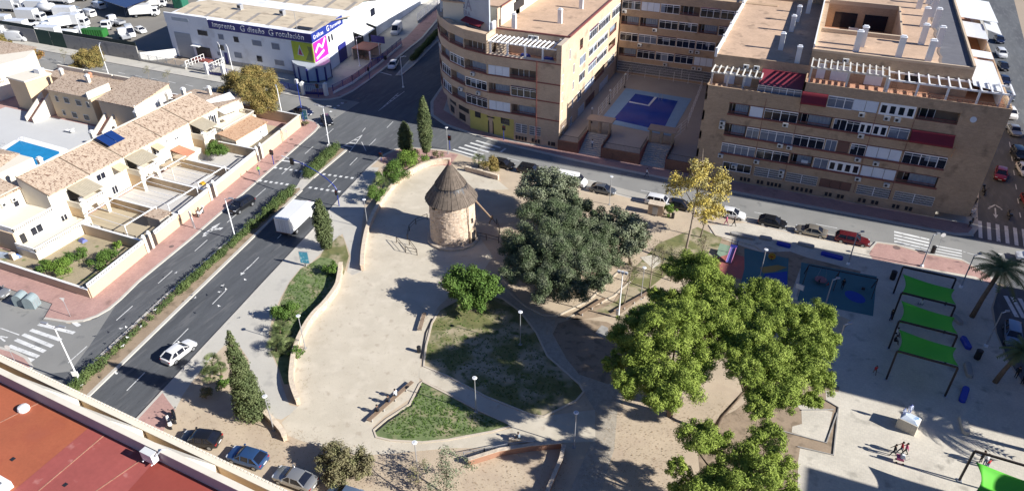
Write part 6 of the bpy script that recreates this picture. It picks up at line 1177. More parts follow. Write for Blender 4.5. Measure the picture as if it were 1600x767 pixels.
# ================================================================= near roof, bottom left
def near_roof():
    zf, zp = 24.0, 25.0; r = empty('apartment_building', (0, 0, 0)); tag(r, 'tall cream building in the foreground with a red coated roof terrace', 'apartment building')
    ra = RD(-3.2); r.location = (0, 0, 0); r.rotation_euler = (0, 0, ra); ca, sa = cos(ra), sin(ra)
    def F(x, y, z): u, v = at(x, y, z); return (u * ca + v * sa, -u * sa + v * ca)
    a, b = F(0, 596, zf), F(342, 767, zf); lp = (a[1] + b[1]) / 2
    x0, x1 = -75, -12
    orange = pm('red_roof_coating', (.36, .10, .045), .75, .14, .3, 6, spots=[((.44, .19, .11), .35, .66, .08), ((.30, .07, .035), .35, .6, .08)]); pink = pm('pink_roof_coating', (.31, .075, .062), .75, .12, .4, 3, spots=[((.45, .2, .17), .8, .68, .05)])
    e1, e2 = F(140, 667, zf), F(20, 767, zf); e3, e4 = F(245, 717, zf), F(200, 767, zf)
    P(r, 'floor', MB().sheet([(x0, -12), (x1, -12), (x1, lp), (x0, lp)], zf), orange)
    def ln(p, q, y): t = (y - p[1]) / (q[1] - p[1]); return p[0] + (q[0] - p[0]) * t
    P(r, 'floor_coating', MB().sheet([(ln(e1, e2, lp - .05), lp - .05), (x1, lp - .05), (x1, -11), (ln(e1, e2, -11), -11)], zf + .01), pink); P(r, 'floor_coating', MB().sheet([(ln(e3, e4, lp - .05), lp - .05), (x1, lp - .05), (x1, -11), (ln(e3, e4, -11), -11)], zf + .016), pm('dark_red_coating', (.26, .05, .035), .75, .08, .4, 3))
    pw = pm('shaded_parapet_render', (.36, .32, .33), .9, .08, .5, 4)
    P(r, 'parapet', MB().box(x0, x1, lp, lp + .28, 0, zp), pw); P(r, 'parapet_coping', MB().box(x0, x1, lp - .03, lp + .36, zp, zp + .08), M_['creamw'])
    # terraces below the cornice: slab, sloping cheeks, outer wall with tile edge
    zt = 21.6; l1 = F(208.6, 657, zt)[1]
    P(r, 'terrace_slab', MB().box(x0, x1, lp + .28, l1, zt - 1.5, zt - 1.2), M_['sandw']); P(r, 'outer_wall', MB().box(x0, x1, l1 - .25, l1, 0, zt), M_['sandw'])
    cp = MB().box(x0, x1, l1 - .33, l1 + .1, zt + .002, zt + .09)
    for k in range(220): xx = x0 + k * .29; cp.box(xx, xx + .2, l1 + .04, l1 + .17, zt - .03, zt + .12)
    P(r, 'tile_edge', cp, M_['creamw'])
    for xa, xb in ((F(60, 600, zt)[0], F(118, 622, zt)[0]), (F(150, 640, zt)[0], F(215, 672, zt)[0]), (F(270, 700, zt)[0], F(325, 730, zt)[0])):
        P(r, 'sloping_cheek', MB().add([(xa, lp + .3, zp - .1), (xb, lp + .3, zp - .1), (xb + .3, l1 - .3, zt - .05), (xb - .6, l1 - .3, zt - .05), (xa, lp + .3, zt - 1), (xb, lp + .3, zt - 1), (xb + .3, l1 - .3, zt - 1), (xb - .6, l1 - .3, zt - 1)], [(0, 1, 2, 3), (0, 4, 5, 1), (1, 5, 6, 2), (2, 6, 7, 3), (3, 7, 4, 0)]), M_['creamw'])
    P(r, 'facade', MB().box(x0, x1, -12, lp, 0, zf - .02), M_['cream'])
    v = F(38, 640, zf); P(r, 'roof_vent', MB().lathe([(.34, 0), (.36, .15), (.3, .3), (.1, .36)], 14, (v[0], v[1], zf)), M_['white'])
    for px in ((20, 717), (102, 757)): v = F(*px, zf); P(r, 'drain', MB().box(v[0] - .12, v[0] + .12, v[1] - .12, v[1] + .12, zf, zf + .03), M_['dark'])
    for a_, b_ in (((0, 660), (60, 630)), ((60, 767), (210, 640)), ((150, 767), (262, 690))):
        p_, q_ = F(*a_, zf), F(*b_, zf); q_ = (ln(p_, q_, lp - .02), lp - .02); P(r, 'membrane_seam', MB().beam((*p_, zf + .02), (*q_, zf + .02), .07, .012), pm('roof_seam', (.4, .2, .13), .8, .3, 2, 9))
    v = F(-4, 752, zf); P(r, 'skylight_kerb', MB().box(v[0] - 3, v[0] + 1.2, -11.5, v[1] + .2, zf, zf + .5), M_['white']); P(r, 'skylight', MB().box(v[0] - 2.7, v[0] + .9, -11.2, v[1] - .1, zf + .5, zf + .53), pm('grey_skylight', (.12, .14, .15), .3, .1))
    v = F(240, 709, zf + .6); o = P(r, 'air_conditioner', MB().box(v[0] - .5, v[0] + .42, lp - .5, lp - .08, zf + .35, zf + 1.05), M_['acm']); [SUB(o, 'bracket', MB().beam((v[0] + d, lp - .6, zf + .32), (v[0] + d, lp, zf + .32), .05), M_['metalwhite'], r) for d in (-.4, .3)]
    SUB(o, 'pipe', MB().tube([(v[0] + .42, lp - .3, zf + .9), (v[0] + .62, lp - .3, zf + 1.0), (v[0] + .7, lp + .1, zf + 1.2), (v[0] + .9, lp + .5, zf + .9)], .05, 6), M_['metalgrey'], r)
    return l1
NR = near_roof()
# ================================================================= vegetation
def leafmat(name, c, c2, var=.38, rough=.75):
    m = pm(name, c, rough, var, .9, 7, spots=[(c2, .8, .55, .12)]); b = m.node_tree.nodes['Principled BSDF']; b.inputs['Specular IOR Level'].default_value = .25
    return m
LF = {'pine': leafmat('pine_needles', (.17, .23, .035), (.30, .37, .07)), 'carob': leafmat('carob_leaves', (.08, .11, .05), (.19, .21, .13)), 'olive': leafmat('grey_green_leaves', (.15, .175, .10), (.25, .265, .18)), 'cypress': leafmat('cypress_foliage', (.08, .105, .04), (.14, .165, .07)),
      'green': leafmat('shrub_leaves', (.07, .13, .022), (.12, .19, .04)), 'bright': leafmat('bright_shrub_leaves', (.12, .20, .03), (.18, .26, .05)), 'yellow': leafmat('yellow_leaves', (.46, .36, .08), (.40, .36, .16)), 'autumn': leafmat('autumn_leaves', (.26, .19, .06), (.17, .16, .05)), 'orange': leafmat('rusty_leaves', (.30, .15, .05), (.2, .17, .05)),
      'hedge': leafmat('hedge_leaves', (.065, .10, .03), (.11, .15, .045)), 'dry': leafmat('dry_twigs', (.19, .17, .09), (.12, .13, .05)), 'palm': leafmat('palm_fronds', (.10, .13, .045), (.15, .17, .07))}
NG = np.random.default_rng(5)
def leaves(puffs, dens, size, hollow=3.0, up=.15, asp=1.0, jit=.12):
    "one leaf-sized quad per point, scattered through each puff (cx, cy, cz, rx, ry, rz)"
    out = []
    for p in puffs:
        if len(p) == 4: cx, cy, cz, r = p; rx = ry = r; rz = r * .8
        else: cx, cy, cz, rx, ry, rz = p
        area = 4 * pi * ((rx * ry + rx * rz + ry * rz) / 3); n = max(12, int(area * dens)); d = NG.normal(size=(n, 3)); d /= np.linalg.norm(d, axis=1)[:, None]
        rad = NG.random(n) ** (1 / hollow); c = np.array([cx, cy, cz]) + d * rad[:, None] * np.array([rx, ry, rz]) * (1 + jit * NG.normal(size=(n, 1)))
        nr = d + .55 * NG.normal(size=(n, 3)) + np.array([0, 0, up]); nr /= np.linalg.norm(nr, axis=1)[:, None]
        a = np.cross(nr, NG.normal(size=(n, 3))); a /= np.linalg.norm(a, axis=1)[:, None]; b = np.cross(nr, a); s = size * (.6 + .8 * NG.random((n, 1)))
        t = s * asp; out.append(np.stack([c - a * s - b * t * .5, c + a * s * .2 - b * t * .7, c + a * s + b * t * .4, c - a * s * .3 + b * t * .7], 1))
    return np.concatenate(out).reshape(-1, 3)
def leafmesh(name, V, m):
    n = len(V) // 4; me = bpy.data.meshes.new(name); me.vertices.add(4 * n); me.vertices.foreach_set('co', V.astype(np.float32).ravel()); me.loops.add(4 * n); me.loops.foreach_set('vertex_index', np.arange(4 * n, dtype=np.int32))
    me.polygons.add(n); me.polygons.foreach_set('loop_start', np.arange(0, 4 * n, 4, dtype=np.int32)); me.polygons.foreach_set('loop_total', np.full(n, 4, dtype=np.int32)); me.update(); me.materials.append(m); return me
def subpuffs(cx, cy, cz, R, k=9, f=.45, zf=.75, core=.62):
    out = [(cx, cy, cz, R * core, R * core, R * core * zf)]
    for i in range(k):
        d = NG.normal(size=3); d[2] = abs(d[2]) * .9 - .25; d /= np.linalg.norm(d); r = R * f * NG.uniform(.75, 1.2); q = R * NG.uniform(.6, 1.1); out.append((cx + d[0] * q, cy + d[1] * q, cz + d[2] * q * zf, r, r, r * .8))
    return out
def tree(name, base, lobes, leaf, label, cat='tree', dens=26, size=.11, trunk=.22, bark=None, group=None, k=9, hollow=3.0, f=.45, branch=True, z0=KH, grow=1):
    "base (x, y); lobes (x, y, z, R) in the world"
    r = empty(name, (base[0], base[1], z0)); tag(r, label, cat, group); puffs = []
    for l in lobes: pn = leaf == 'pine'; puffs += subpuffs(l[0], l[1], l[2] + (NG.normal() * .7 if pn else 0), l[3] * grow * (NG.uniform(.88, 1.14) if pn else 1), k=k, f=f, core=.58 if pn else .62)
    V = leaves(puffs, dens, size, hollow, asp=.4 if leaf == 'pine' else 1, jit=.22 if leaf == 'pine' else .15) - np.array([base[0], base[1], z0]); o = bpy.data.objects.new('crown', leafmesh('crown', V, LF[leaf])); COL.objects.link(o); o.parent = r
    if trunk:
        cx = sum(l[0] for l in lobes) / len(lobes); cy = sum(l[1] for l in lobes) / len(lobes); cz = min(l[2] for l in lobes); fk = Vector((base[0] * .5 + cx * .5, base[1] * .5 + cy * .5, z0 + (cz - z0) * .6)); t = MB()
        t.tube([(base[0], base[1], z0 - .05), (base[0] * .75 + fk.x * .25, base[1] * .75 + fk.y * .25, z0 + (fk.z - z0) * .45), tuple(fk)], [trunk * 1.3, trunk, trunk * .8], 8)
        if branch:
            for l in lobes[:12]: m_ = fk.lerp(Vector(l[:3]), .55) + Vector((0, 0, -.25)); t.tube([tuple(fk), tuple(m_), (l[0], l[1], l[2])], [trunk * .6, trunk * .35, trunk * .12], 6)
        P(r, 'trunk', t, bark or M_['bark'], True)
    return r
def lob(pts, zf):
    "lobes from (px, py, z, radius in photo pixels)"
    out = []
    for px, py, z, rp in pts:
        x, y = at(px, py, z + zf); v = Vector((x, y, z + zf - CAM_H)); out.append((x, y, z + zf, rp * v.dot(CF) / FPX))
    return out
PINE = 'umbrella-like pines beside the playground'
tree('pine_tree', at(1046, 650), lob([(1128, 478, 7, 24), (1140, 515, 7, 22), (1012, 548, 6, 34), (980, 535, 5.4, 26), (1060, 505, 7, 32), (1092, 545, 6.6, 30), (1052, 590, 6, 36), (1005, 592, 5, 30), (1022, 488, 6.6, 22), (988, 500, 5.6, 20), (1075, 575, 6, 26), (1030, 622, 5, 22), (1105, 505, 7, 24), (1125, 520, 6.4, 24), (1062, 468, 7, 22), (960, 562, 4.8, 16), (1035, 530, 7.4, 28), (975, 605, 4.6, 18)], 4.0), 'pine', 'broad bright green pine at the left of the pine group', group=PINE, dens=125, size=.11, trunk=.28, k=24, grow=1.2, f=.3, hollow=4)
tree('pine_tree', at(1100, 560), lob([(1082, 430, 8, 28), (1112, 440, 8, 24), (1060, 424, 7.4, 18), (1095, 462, 7.6, 26), (1120, 470, 7.2, 20), (1030, 458, 6.4, 16), (1044, 470, 6, 16)], 3.4), 'pine', 'pine with the topmost crown, nearest the blue slide', group=PINE, dens=125, size=.11, trunk=.25, k=24, grow=1.2, f=.3, hollow=4)
tree('pine_tree', at(1112, 679), lob([(1152, 482, 7, 22), (1148, 565, 6, 20), (1200, 455, 7.6, 24), (1180, 468, 7, 20), (1172, 508, 7.2, 30), (1212, 495, 7.6, 30), (1252, 502, 7.4, 32), (1282, 492, 6.8, 20), (1272, 548, 6.6, 30), (1232, 548, 7, 30), (1188, 550, 6.8, 30), (1158, 540, 6.4, 22), (1288, 582, 5.6, 20), (1246, 596, 6, 28), (1204, 604, 6.2, 30), (1164, 594, 6, 24), (1184, 640, 5.2, 22), (1216, 632, 5.4, 20), (1294, 530, 6.2, 16), (1268, 616, 5, 16)], 4.0), 'pine', 'largest bright green pine, right of the group beside the plaza', group=PINE, dens=125, size=.11, trunk=.2, k=24, grow=1.2, f=.3, hollow=4)
tree('pine_tree', at(1150, 815), lob([(1088, 702, 7, 24), (1114, 692, 7, 20), (1152, 708, 7.4, 24), (1198, 700, 7.2, 24), (1224, 722, 6.8, 20), (1184, 742, 7.4, 32), (1124, 744, 7, 30), (1074, 752, 6.4, 24), (1226, 762, 6.4, 20), (1100, 784, 6.2, 30), (1160, 790, 6.6, 34), (1060, 735, 6, 14)], .6), 'pine', 'bright green pine cut by the bottom edge of the picture', group=PINE, dens=125, size=.11, trunk=.28, k=24, grow=1.2, f=.3, hollow=4)
tree('carob_tree', at(858, 400), lob([(940, 372, 4.6, 24), (935, 345, 4.4, 18), (850, 340, 5.4, 30), (885, 352, 5.6, 28), (826, 378, 5, 30), (872, 385, 6.2, 34), (912, 372, 5.2, 26), (838, 412, 5, 30), (880, 420, 5.6, 32), (920, 408, 5, 28), (812, 425, 4, 22), (855, 446, 4.2, 28), (895, 452, 4, 26), (930, 440, 3.8, 22), (945, 405, 4, 20), (805, 398, 4, 20), (902, 325, 4.6, 18)], .2), 'carob', 'huge dark green tree in the middle of the park', dens=95, size=.075, trunk=.4, k=16, grow=1.12, f=.36, hollow=5)
tree('olive_tree', at(868, 345), lob([(848, 288, 4.8, 24), (872, 294, 4.8, 22), (828, 302, 4, 18), (858, 312, 4.6, 22), (884, 312, 4, 18), (842, 322, 3.6, 16)], .2), 'olive', 'grey-green tree between the windmill and the parked vans', dens=40, size=.11, trunk=.22, k=10, grow=1.2)
tree('olive_tree', at(985, 415), lob([(968, 346, 4.8, 20), (988, 362, 4.6, 18), (962, 372, 4.4, 20), (990, 384, 4, 16), (970, 394, 3.6, 16), (950, 358, 4, 14)], .2), 'olive', 'grey-green tree right of the huge dark tree', dens=40, size=.11, trunk=.2, k=10, grow=1.2)
tree('park_tree', at(742, 478), lob([(724, 440, 3.6, 22), (748, 438, 3.8, 22), (735, 460, 3, 22), (762, 458, 3, 16), (712, 455, 2.6, 14), (745, 472, 2.2, 16)], .2), 'green', 'round mid green tree at the top of the shaded lawn', dens=44, size=.11, trunk=.2, k=10, grow=1.2)
# yellow tree and bare trees with real branches
def branchy(name, base, top, label, leafpts=None, leaf='yellow', r0=.16, n=7, seed=1, dens=5, size=.1, cat='tree', group=None, spread=1.0, bark=None):
    rg = random.Random(seed); b = Vector((*base, KH)); t = Vector(top); r = empty(name, tuple(b)); tag(r, label, cat, group); m = MB(); tips = []
    m.tube([tuple(b - Vector((0, 0, .05))), tuple(b.lerp(t, .35) + Vector((.1, .05, 0))), tuple(b.lerp(t, .7)), tuple(t)], [r0, r0 * .75, r0 * .45, r0 * .12], 7)
    for i in range(n):
        f = .35 + .6 * i / n; p = b.lerp(t, f); L = (t - b).length * (1 - f * .6) * .42 * spread; a = rg.uniform(0, 2 * pi); e = p + Vector((cos(a) * L * .6, sin(a) * L * .6, L * .8)); m.tube([tuple(p), tuple(p.lerp(e, .5) + Vector((0, 0, -.1))), tuple(e)], [r0 * .4, r0 * .25, r0 * .06], 5); tips.append(e)
        for j in range(4):
            q = p.lerp(e, rg.uniform(.35, .9)); a2 = rg.uniform(0, 2 * pi); l2 = L * .4; e2 = q + Vector((cos(a2) * l2 * .7, sin(a2) * l2 * .7, l2 * .6)); m.tube([tuple(q), tuple(e2)], [r0 * .16, r0 * .04], 4); tips.append(e2)
    P(r, 'trunk', m, bark or M_['barkgrey'], True)
    pf = []
    if leafpts:
        for l in leafpts: pf += subpuffs(l[0], l[1], l[2], l[3] * 1.25, k=9, f=.4)
    elif dens: pf = [(e.x, e.y, e.z, .45) for e in tips]
    if pf: V = leaves(pf, dens, size, 1.6) - np.array(tuple(b)); o = bpy.data.objects.new('crown', leafmesh('crown', V, LF[leaf])); COL.objects.link(o); o.parent = r
    return r
tp = at(1101, 246, 14)
branchy('autumn_tree', at(1066, 416), (*tp, 14), 'tall half-bare tree with yellow leaves beside the street', lob([(1098, 262, 9.2, 20), (1118, 282, 8.4, 18), (1082, 286, 8.6, 22), (1062, 290, 7.4, 16), (1110, 305, 7.4, 18), (1090, 318, 7, 16), (1128, 300, 7.6, 12), (1050, 300, 6.6, 10), (1100, 340, 5.6, 12), (1115, 330, 5.6, 14)], 3.2), 'yellow', .2, 9, 3, 17, .1)
branchy('autumn_tree', at(1094, 372), (*at(1108, 315, 6.0), 6.0), 'small yellow tree close behind the tall half-bare one', lob([(1108, 322, 5, 16), (1098, 335, 4.4, 12), (1120, 334, 4.4, 12)], 0), 'yellow', .12, 6, 9, 14, .1)
BT = 'bare young trees between the big trees and the pines'
for i, (b_, tpx, h, lab) in enumerate((((1014, 454), (1022, 376), 6.5, 'bare tree with forked trunk left of the pines'), ((974, 480), (990, 402), 6, 'bare crooked tree beside the tall white floodlight pole'), ((1048, 440), (1056, 388), 4.6, 'thin bare tree just left of the topmost pine'), ((1092, 404), (1104, 374), 4, 'small bare tree near the green rubber mat'), ((1034, 432), (1036, 384), 4.2, 'slender bare sapling behind the forked bare tree'))):
    branchy('bare_tree', at(*b_), (*at(*tpx, h), h), lab, None, 'dry', .1, 7, 20 + i, 3 if i != 1 else 5, .06, group=BT)
# shrubs of the bottom strip
tree('shrub', at(532, 752), lob([(535, 712, 1.9, 26), (556, 722, 1.6, 22), (514, 724, 1.4, 20), (535, 738, 1.2, 24), (566, 738, 1, 16), (520, 704, 1.5, 12)], 0), 'dry', 'big olive-brown shrub beside the parked cars', 'shrub', 60, .08, .08, hollow=2)
branchy('thin_tree', at(697, 775), (*at(697, 700, 4.2), 4.2), 'sparse grey-green tree at the bottom edge beside the red wall', lob([(690, 722, 3, 20), (712, 735, 2.6, 20), (680, 748, 2.2, 18), (705, 760, 2, 20)], 0), 'olive', .1, 9, 41, 14, .07)
branchy('thin_tree', at(652, 790), (*at(655, 720, 3.6), 3.6), 'bare thin tree in the bottom shadow', None, 'dry', .08, 8, 44, 4, .05)
# cypresses
def cypress(base, h, r, label, prof='cone', trunk=.5):
    x, y = base; e = empty('cypress', (x, y, KH)); tag(e, label, 'tree', 'cypresses along the avenue'); pf = []; n = int(h / .35)
    for i in range(n):
        f = i / (n - 1); z = KH + trunk + (h - trunk) * f
        rr = r * ((1 - f) ** .75 * .9 + .08 if prof == 'cone' else (min(1, .55 + f * 1.6) * (1 - max(0, f - .55) ** 1.6 * 2.6)) + .02)
        rr = max(.12, rr); pf.append((x + NG.normal() * r * .06, y + NG.normal() * r * .06, z, rr, rr, .42))
        for j in range(3): a = NG.uniform(0, 2 * pi); pf.append((x + cos(a) * rr * .75, y + sin(a) * rr * .75, z, rr * .38, rr * .38, .34))
    V = leaves(pf, 52, .085, 4) - np.array([x, y, KH]); o = bpy.data.objects.new('crown', leafmesh('crown', V, LF['cypress'])); COL.objects.link(o); o.parent = e
    P(e, 'trunk', MB().tube([(x, y, KH - .05), (x, y, h * .7)], [.14, .06], 7), M_['bark'])
cypress(at(395, 648), 11.4, 1.75, 'tall conical cypress nearest the camera beside the pavement'); cypress(at(511, 391), 8.0, 1.25, 'thick cypress beside the white truck', 'r'); cypress(at(668, 255), 11.9, 1.15, 'tallest cypress, on the corner of the zebra crossing', 'r', 2.2); cypress(at(636, 244), 6.2, 1.3, 'short stout cypress on the corner beside the tallest one', 'r', .4)
# hedges
def hedge(name, pts, r, h, label, leaf='hedge', dens=60, z=MZ, group=None, gaps=()):
    e = empty(name, (*pts[0], z)); tag(e, label, 'hedge', group); pf = []
    for i in range(len(pts) - 1):
        p, q = pts[i], pts[i + 1]; L = hypot(q[0] - p[0], q[1] - p[1]); n = max(1, int(L / .42))
        for k in range(n):
            f = k / n; x, y = p[0] + (q[0] - p[0]) * f, p[1] + (q[1] - p[1]) * f; w = 1.12 * r * NG.uniform(.75, 1.15)
            if NG.random() < .13: continue
            pf.append((x + NG.normal() * .12, y + NG.normal() * .12, z + h * .5, w, w, h * .66 * NG.uniform(.8, 1.2)))
    V = leaves(pf, dens, .075, 3.2) - np.array([*pts[0], z]); o = bpy.data.objects.new('foliage', leafmesh('foliage', V, LF[leaf])); COL.objects.link(o); o.parent = e; return e
hedge('hedge', [uv(36, -62.6), uv(47, -62.6)], .62, 1.15, 'clipped hedge section at the near end of the avenue median', group='hedges on the avenue median'); hedge('hedge', [uv(47.4, -62.7), uv(60, -62.6)], .42, .8, 'thin patchy hedge section with pale stones beside it', leaf='hedge', dens=34, group='hedges on the avenue median'); hedge('hedge', [uv(60.4, -62.6), uv(76, -62.2)], .6, 1.0, 'middle hedge section of the avenue median', group='hedges on the avenue median')
hedge('hedge', [uv(76.4, -62.2), uv(89.4, -61.8)], .72, 1.25, 'dense hedge section beside the white truck', group='hedges on the avenue median'); hedge('hedge', [uv(94.2, -62), uv(105, -62)], .95, 1.4, 'short thick hedge on the far median island', group='hedges on the avenue median'); hedge('hedge', [uv(152, -66.4), uv(185, -68.4), uv(230, -69.6)], .7, 1.1, 'dark hedge on the far median of the avenue')
def shrub(px, py, r, label, leaf='green', h=None, name='shrub', z=KH, n=4, dens=60):
    x, y = at(px, py, z); r *= 1.18; h = (h or r * 1.5) * 1.1; e = empty(name, (x, y, z)); tag(e, label, 'shrub'); pf = subpuffs(x, y, z + h * .5, r * .9, 9, .4, h / (2 * r)); V = leaves(pf, dens, .08, 2.6) - np.array([x, y, z]); o = bpy.data.objects.new('foliage', leafmesh('foliage', V, LF[leaf])); COL.objects.link(o); o.parent = e
    P(e, 'stem', MB().tube([(x, y, z - .03), (x, y, z + h * .5)], [.06, .03], 6), M_['bark']); return e
shrub(447, 500, 1.5, 'clipped round green bush on the strip lawn', h=2.0, dens=80); shrub(517, 428, .95, 'round green bush at the foot of the curved stone wall', h=1.7); shrub(588, 316, 1.5, 'bright green bush left of the windmill wall', 'green'); shrub(641, 262, 2.5, 'large light green feathery bush below the two corner cypresses', 'bright', h=2.2, dens=44); shrub(622, 284, 2.0, 'green bush above the curved wall, under the feathery one'); shrub(603, 290, 1.5, 'green bush between the fan palm and the curved wall')
shrub(352, 606, .8, 'small green bush under the tall near cypress'); shrub(322, 622, .7, 'low dry bush in the shadow of the near cypress', 'dry'); shrub(684, 250, .9, 'dry brown bush beside the tallest cypress', 'dry', h=1.5, dens=34); shrub(768, 268, 1.7, 'olive coloured bush behind the low stone wall', 'autumn', h=2.0); shrub(1046, 336, .95, 'round bright bush beside the stone kiosk', 'bright'); shrub(463, 560, .8, 'small bush against the shaded side of the stone wall', 'green')
shrub(96, 425, 1.7, 'sprawling green bush in the corner garden, left of two', 'bright', h=1.6, z=.14); shrub(70, 428, 1.0, 'small pale bush at the edge of the corner garden', 'green', z=.14); shrub(124, 408, 1.4, 'middle bush of the corner garden', 'green', h=1.6, z=.14); shrub(162, 412, 1.6, 'green bush beside the balustraded garden wall', 'green', h=1.6, z=.14); shrub(187, 388, .6, 'small yellowish bush in the back of the corner garden', 'bright', z=.14)
tree('orange_tree', at(341, 245), lob([(340, 232, 2.0, 9), (346, 236, 1.8, 7), (335, 237, 1.7, 7)], .3), 'green', 'small round orange tree in a pale court', 'tree', 60, .07, .07, grow=1.6)
tree('autumn_tree', at(396, 196), lob([(380, 130, 5, 17), (405, 128, 5.4, 19), (420, 148, 4.4, 18), (392, 150, 4.6, 20), (365, 132, 4.2, 14), (410, 166, 3.4, 15), (398, 120, 5.2, 14)], 0), 'autumn', 'large golden brown tree beside the corner townhouse', dens=40, size=.1, trunk=.16, k=10, grow=1.3)
tree('autumn_tree', at(141, 118), lob([(132, 92, 3.6, 12), (150, 98, 3.2, 12), (142, 86, 3.8, 10), (120, 104, 2.4, 8)], 0), 'autumn', 'golden tree on the back street in front of the grey yard wall', dens=40, size=.1, trunk=.14, grow=1.35)
tree('autumn_tree', at(54, 102), lob([(52, 84, 3, 10), (62, 88, 2.6, 8), (44, 82, 2.6, 7)], 0), 'orange', 'small rusty red tree on the back street', dens=34, size=.1, trunk=.1); tree('autumn_tree', at(8, 78), lob([(4, 62, 3, 10), (14, 68, 2.6, 8)], 0), 'autumn', 'golden tree at the left edge of the back street', dens=34, size=.1, trunk=.1)
for i, (px, py, lab) in enumerate(((232, 130, 'thin sapling on the back street, left of two'), (262, 137, 'thin sapling on the back street, right of two'), (100, 105, 'sparse sapling beside the golden back street tree'))): branchy('sapling', at(px, py), (*at(px, py - 26, 2.6), 2.6), lab, None, 'dry', .04, 5, 60 + i, 7, .05)
shrub(478, 197, .6, 'dark little shrub behind the end garden wall', 'dry')
# palms
def palm(base, h, label, lean=(0, 0), n=34, L=2.6, r=.22, name='palm_tree', cat='palm tree', z=KH, seed=1):
    rg = random.Random(seed); x, y = base; e = empty(name, (x, y, z)); tag(e, label, cat); tx, ty = x + lean[0], y + lean[1]
    P(e, 'trunk', MB().tube([(x, y, z - .05), (x + lean[0] * .3, y + lean[1] * .3, z + h * .4), (tx, ty, z + h)], [r * 1.2, r, r * .9], 10), M_['bark'], True); m = MB()
    for i in range(n):
        a = 2 * pi * i * .618; el = rg.uniform(-.15, 1.25); pts = []; l = L * rg.uniform(.8, 1.1)
        for k in range(7): t = k / 6; rr = l * t * cos(el * (1 - t * .5)); zz = z + h + l * (sin(el) * t - .62 * t * t); pts.append(Vector((tx + cos(a) * rr, ty + sin(a) * rr, zz)))
        sd_ = Vector((-sin(a), cos(a), 0))
        for k in range(6):
            p, q = pts[k], pts[k + 1]; m.beam(tuple(p), tuple(q), .03)
            for s in (-1, 1):
                for j in range(3): b0 = p.lerp(q, j / 3); w = l * .24 * (1 - abs(k / 6 - .35)); tip = b0 + sd_ * s * w + (q - p).normalized() * w * .6 - Vector((0, 0, w * .35)); m.add([tuple(b0), tuple(b0 + (q - p) * .3), tuple(tip)], [(0, 1, 2)])
    P(e, 'fronds', m, LF['palm']); return e
palm(at(1518, 496), 7.2, 'date palm with curved trunk at the corner of the plaza', (.9, .5), 40, 3.1, .26, seed=3); palm(at(1554, 598), 4.8, 'date palm at the right edge of the plaza', (1.0, .2), 30, 2.2, .24, seed=5); palm(at(1668, 722), 6.4, 'date palm just outside the right edge, its shadow crossing the plaza', (0, 0), 34, 3.0, .26, seed=8)
def fanpalm(px, py, h, label, n=22, L=.95, seed=1):
    rg = random.Random(seed); x, y = at(px, py, KH); e = empty('fan_palm', (x, y, KH)); tag(e, label, 'palm'); P(e, 'trunk', MB().tube([(x, y, KH - .04), (x + .1, y, KH + h)], [.12, .1], 7), M_['bark']); m = MB()
    for i in range(n):
        a = 2 * pi * i * .618; el = rg.uniform(-.4, 1.3); d = Vector((cos(a) * cos(el), sin(a) * cos(el), sin(el))); o = Vector((x + .1, y, KH + h)); c = o + d * L * .5; m.beam(tuple(o), tuple(c), .02); s1 = Vector((-sin(a), cos(a), 0)); s2 = d.cross(s1)
        for k in range(9): t = -1.1 + 2.2 * k / 8; tip = c + (d * cos(t) + s1 * sin(t)) * L * .55 - Vector((0, 0, .08)); b1 = s1 * cos(t) - d * sin(t); m.add([tuple(c - b1 * .02), tuple(c + b1 * .03), tuple(tip + b1 * .02), tuple(tip - b1 * .02)], [(0, 1, 2, 3)])
    P(e, 'fronds', m, LF['palm']); return e
for px, py, h, lab, L, s in ((336, 585, 1.9, 'tallest fan palm beside the avenue pavement', 1.2, 1), (329, 592, .8, 'low fan palm leaning over the bare soil', 1.1, 2), (347, 588, 1.4, 'small fan palm nearest the tall cypress', .8, 3), (438, 522, .7, 'fan palm below the clipped round bush', 1.3, 4), (432, 548, .7, 'fan palm at the lower end of the strip lawn', 1.3, 5), (452, 548, .7, 'fan palm close to the stone wall on the strip lawn', 1.2, 6), (596, 302, 1.6, 'fan palm left of the windmill above the pavement', 1.6, 7), (748, 262, 1.7, 'fan palm behind the low stone wall near the parked cars', 1.3, 8)): fanpalm(px, py, h, lab, 26, L, s)
# low weeds and leaf litter at the edges
pf = []
for px, py in ((520, 470), (505, 510), (482, 560), (475, 600), (575, 400), (580, 370), (600, 330), (770, 290), (640, 740), (430, 680), (1000, 440), (1060, 380), (1130, 640)):
    for k in range(14): x, y = at(px + NG.normal() * 4, py + NG.normal() * 16, KH); pf.append((x, y, KH + .02, .16, .16, .02))
o = bpy.data.objects.new('weeds', leafmesh('weeds', leaves(pf, 90, .02, 1.5), leafmat('straw', (.30, .24, .12), (.24, .22, .1)))); COL.objects.link(o); tag(o, None, None, kind='stuff')
pf = []
for poly_ in ([(454, 440), (487, 411), (530, 430), (500, 478), (462, 540), (435, 560), (430, 500)], [(600, 672), (660, 602), (745, 645), (790, 664), (700, 682), (620, 684)], [(680, 500), (745, 462), (800, 480), (850, 560), (890, 610), (820, 640), (700, 580), (668, 565)]):
    xs = [p[0] for p in poly_]; ys = [p[1] for p in poly_]; cnt = 0
    while cnt < 900:
        x, y = NG.uniform(min(xs), max(xs)), NG.uniform(min(ys), max(ys)); ins = False; j = len(poly_) - 1
        for i in range(len(poly_)):
            if (poly_[i][1] > y) != (poly_[j][1] > y) and x < (poly_[j][0] - poly_[i][0]) * (y - poly_[i][1]) / (poly_[j][1] - poly_[i][1]) + poly_[i][0]: ins = not ins
            j = i
        if ins: wx, wy = at(x, y, KH); pf.append((wx, wy, KH + .05, .13, .13, .06)); cnt += 1
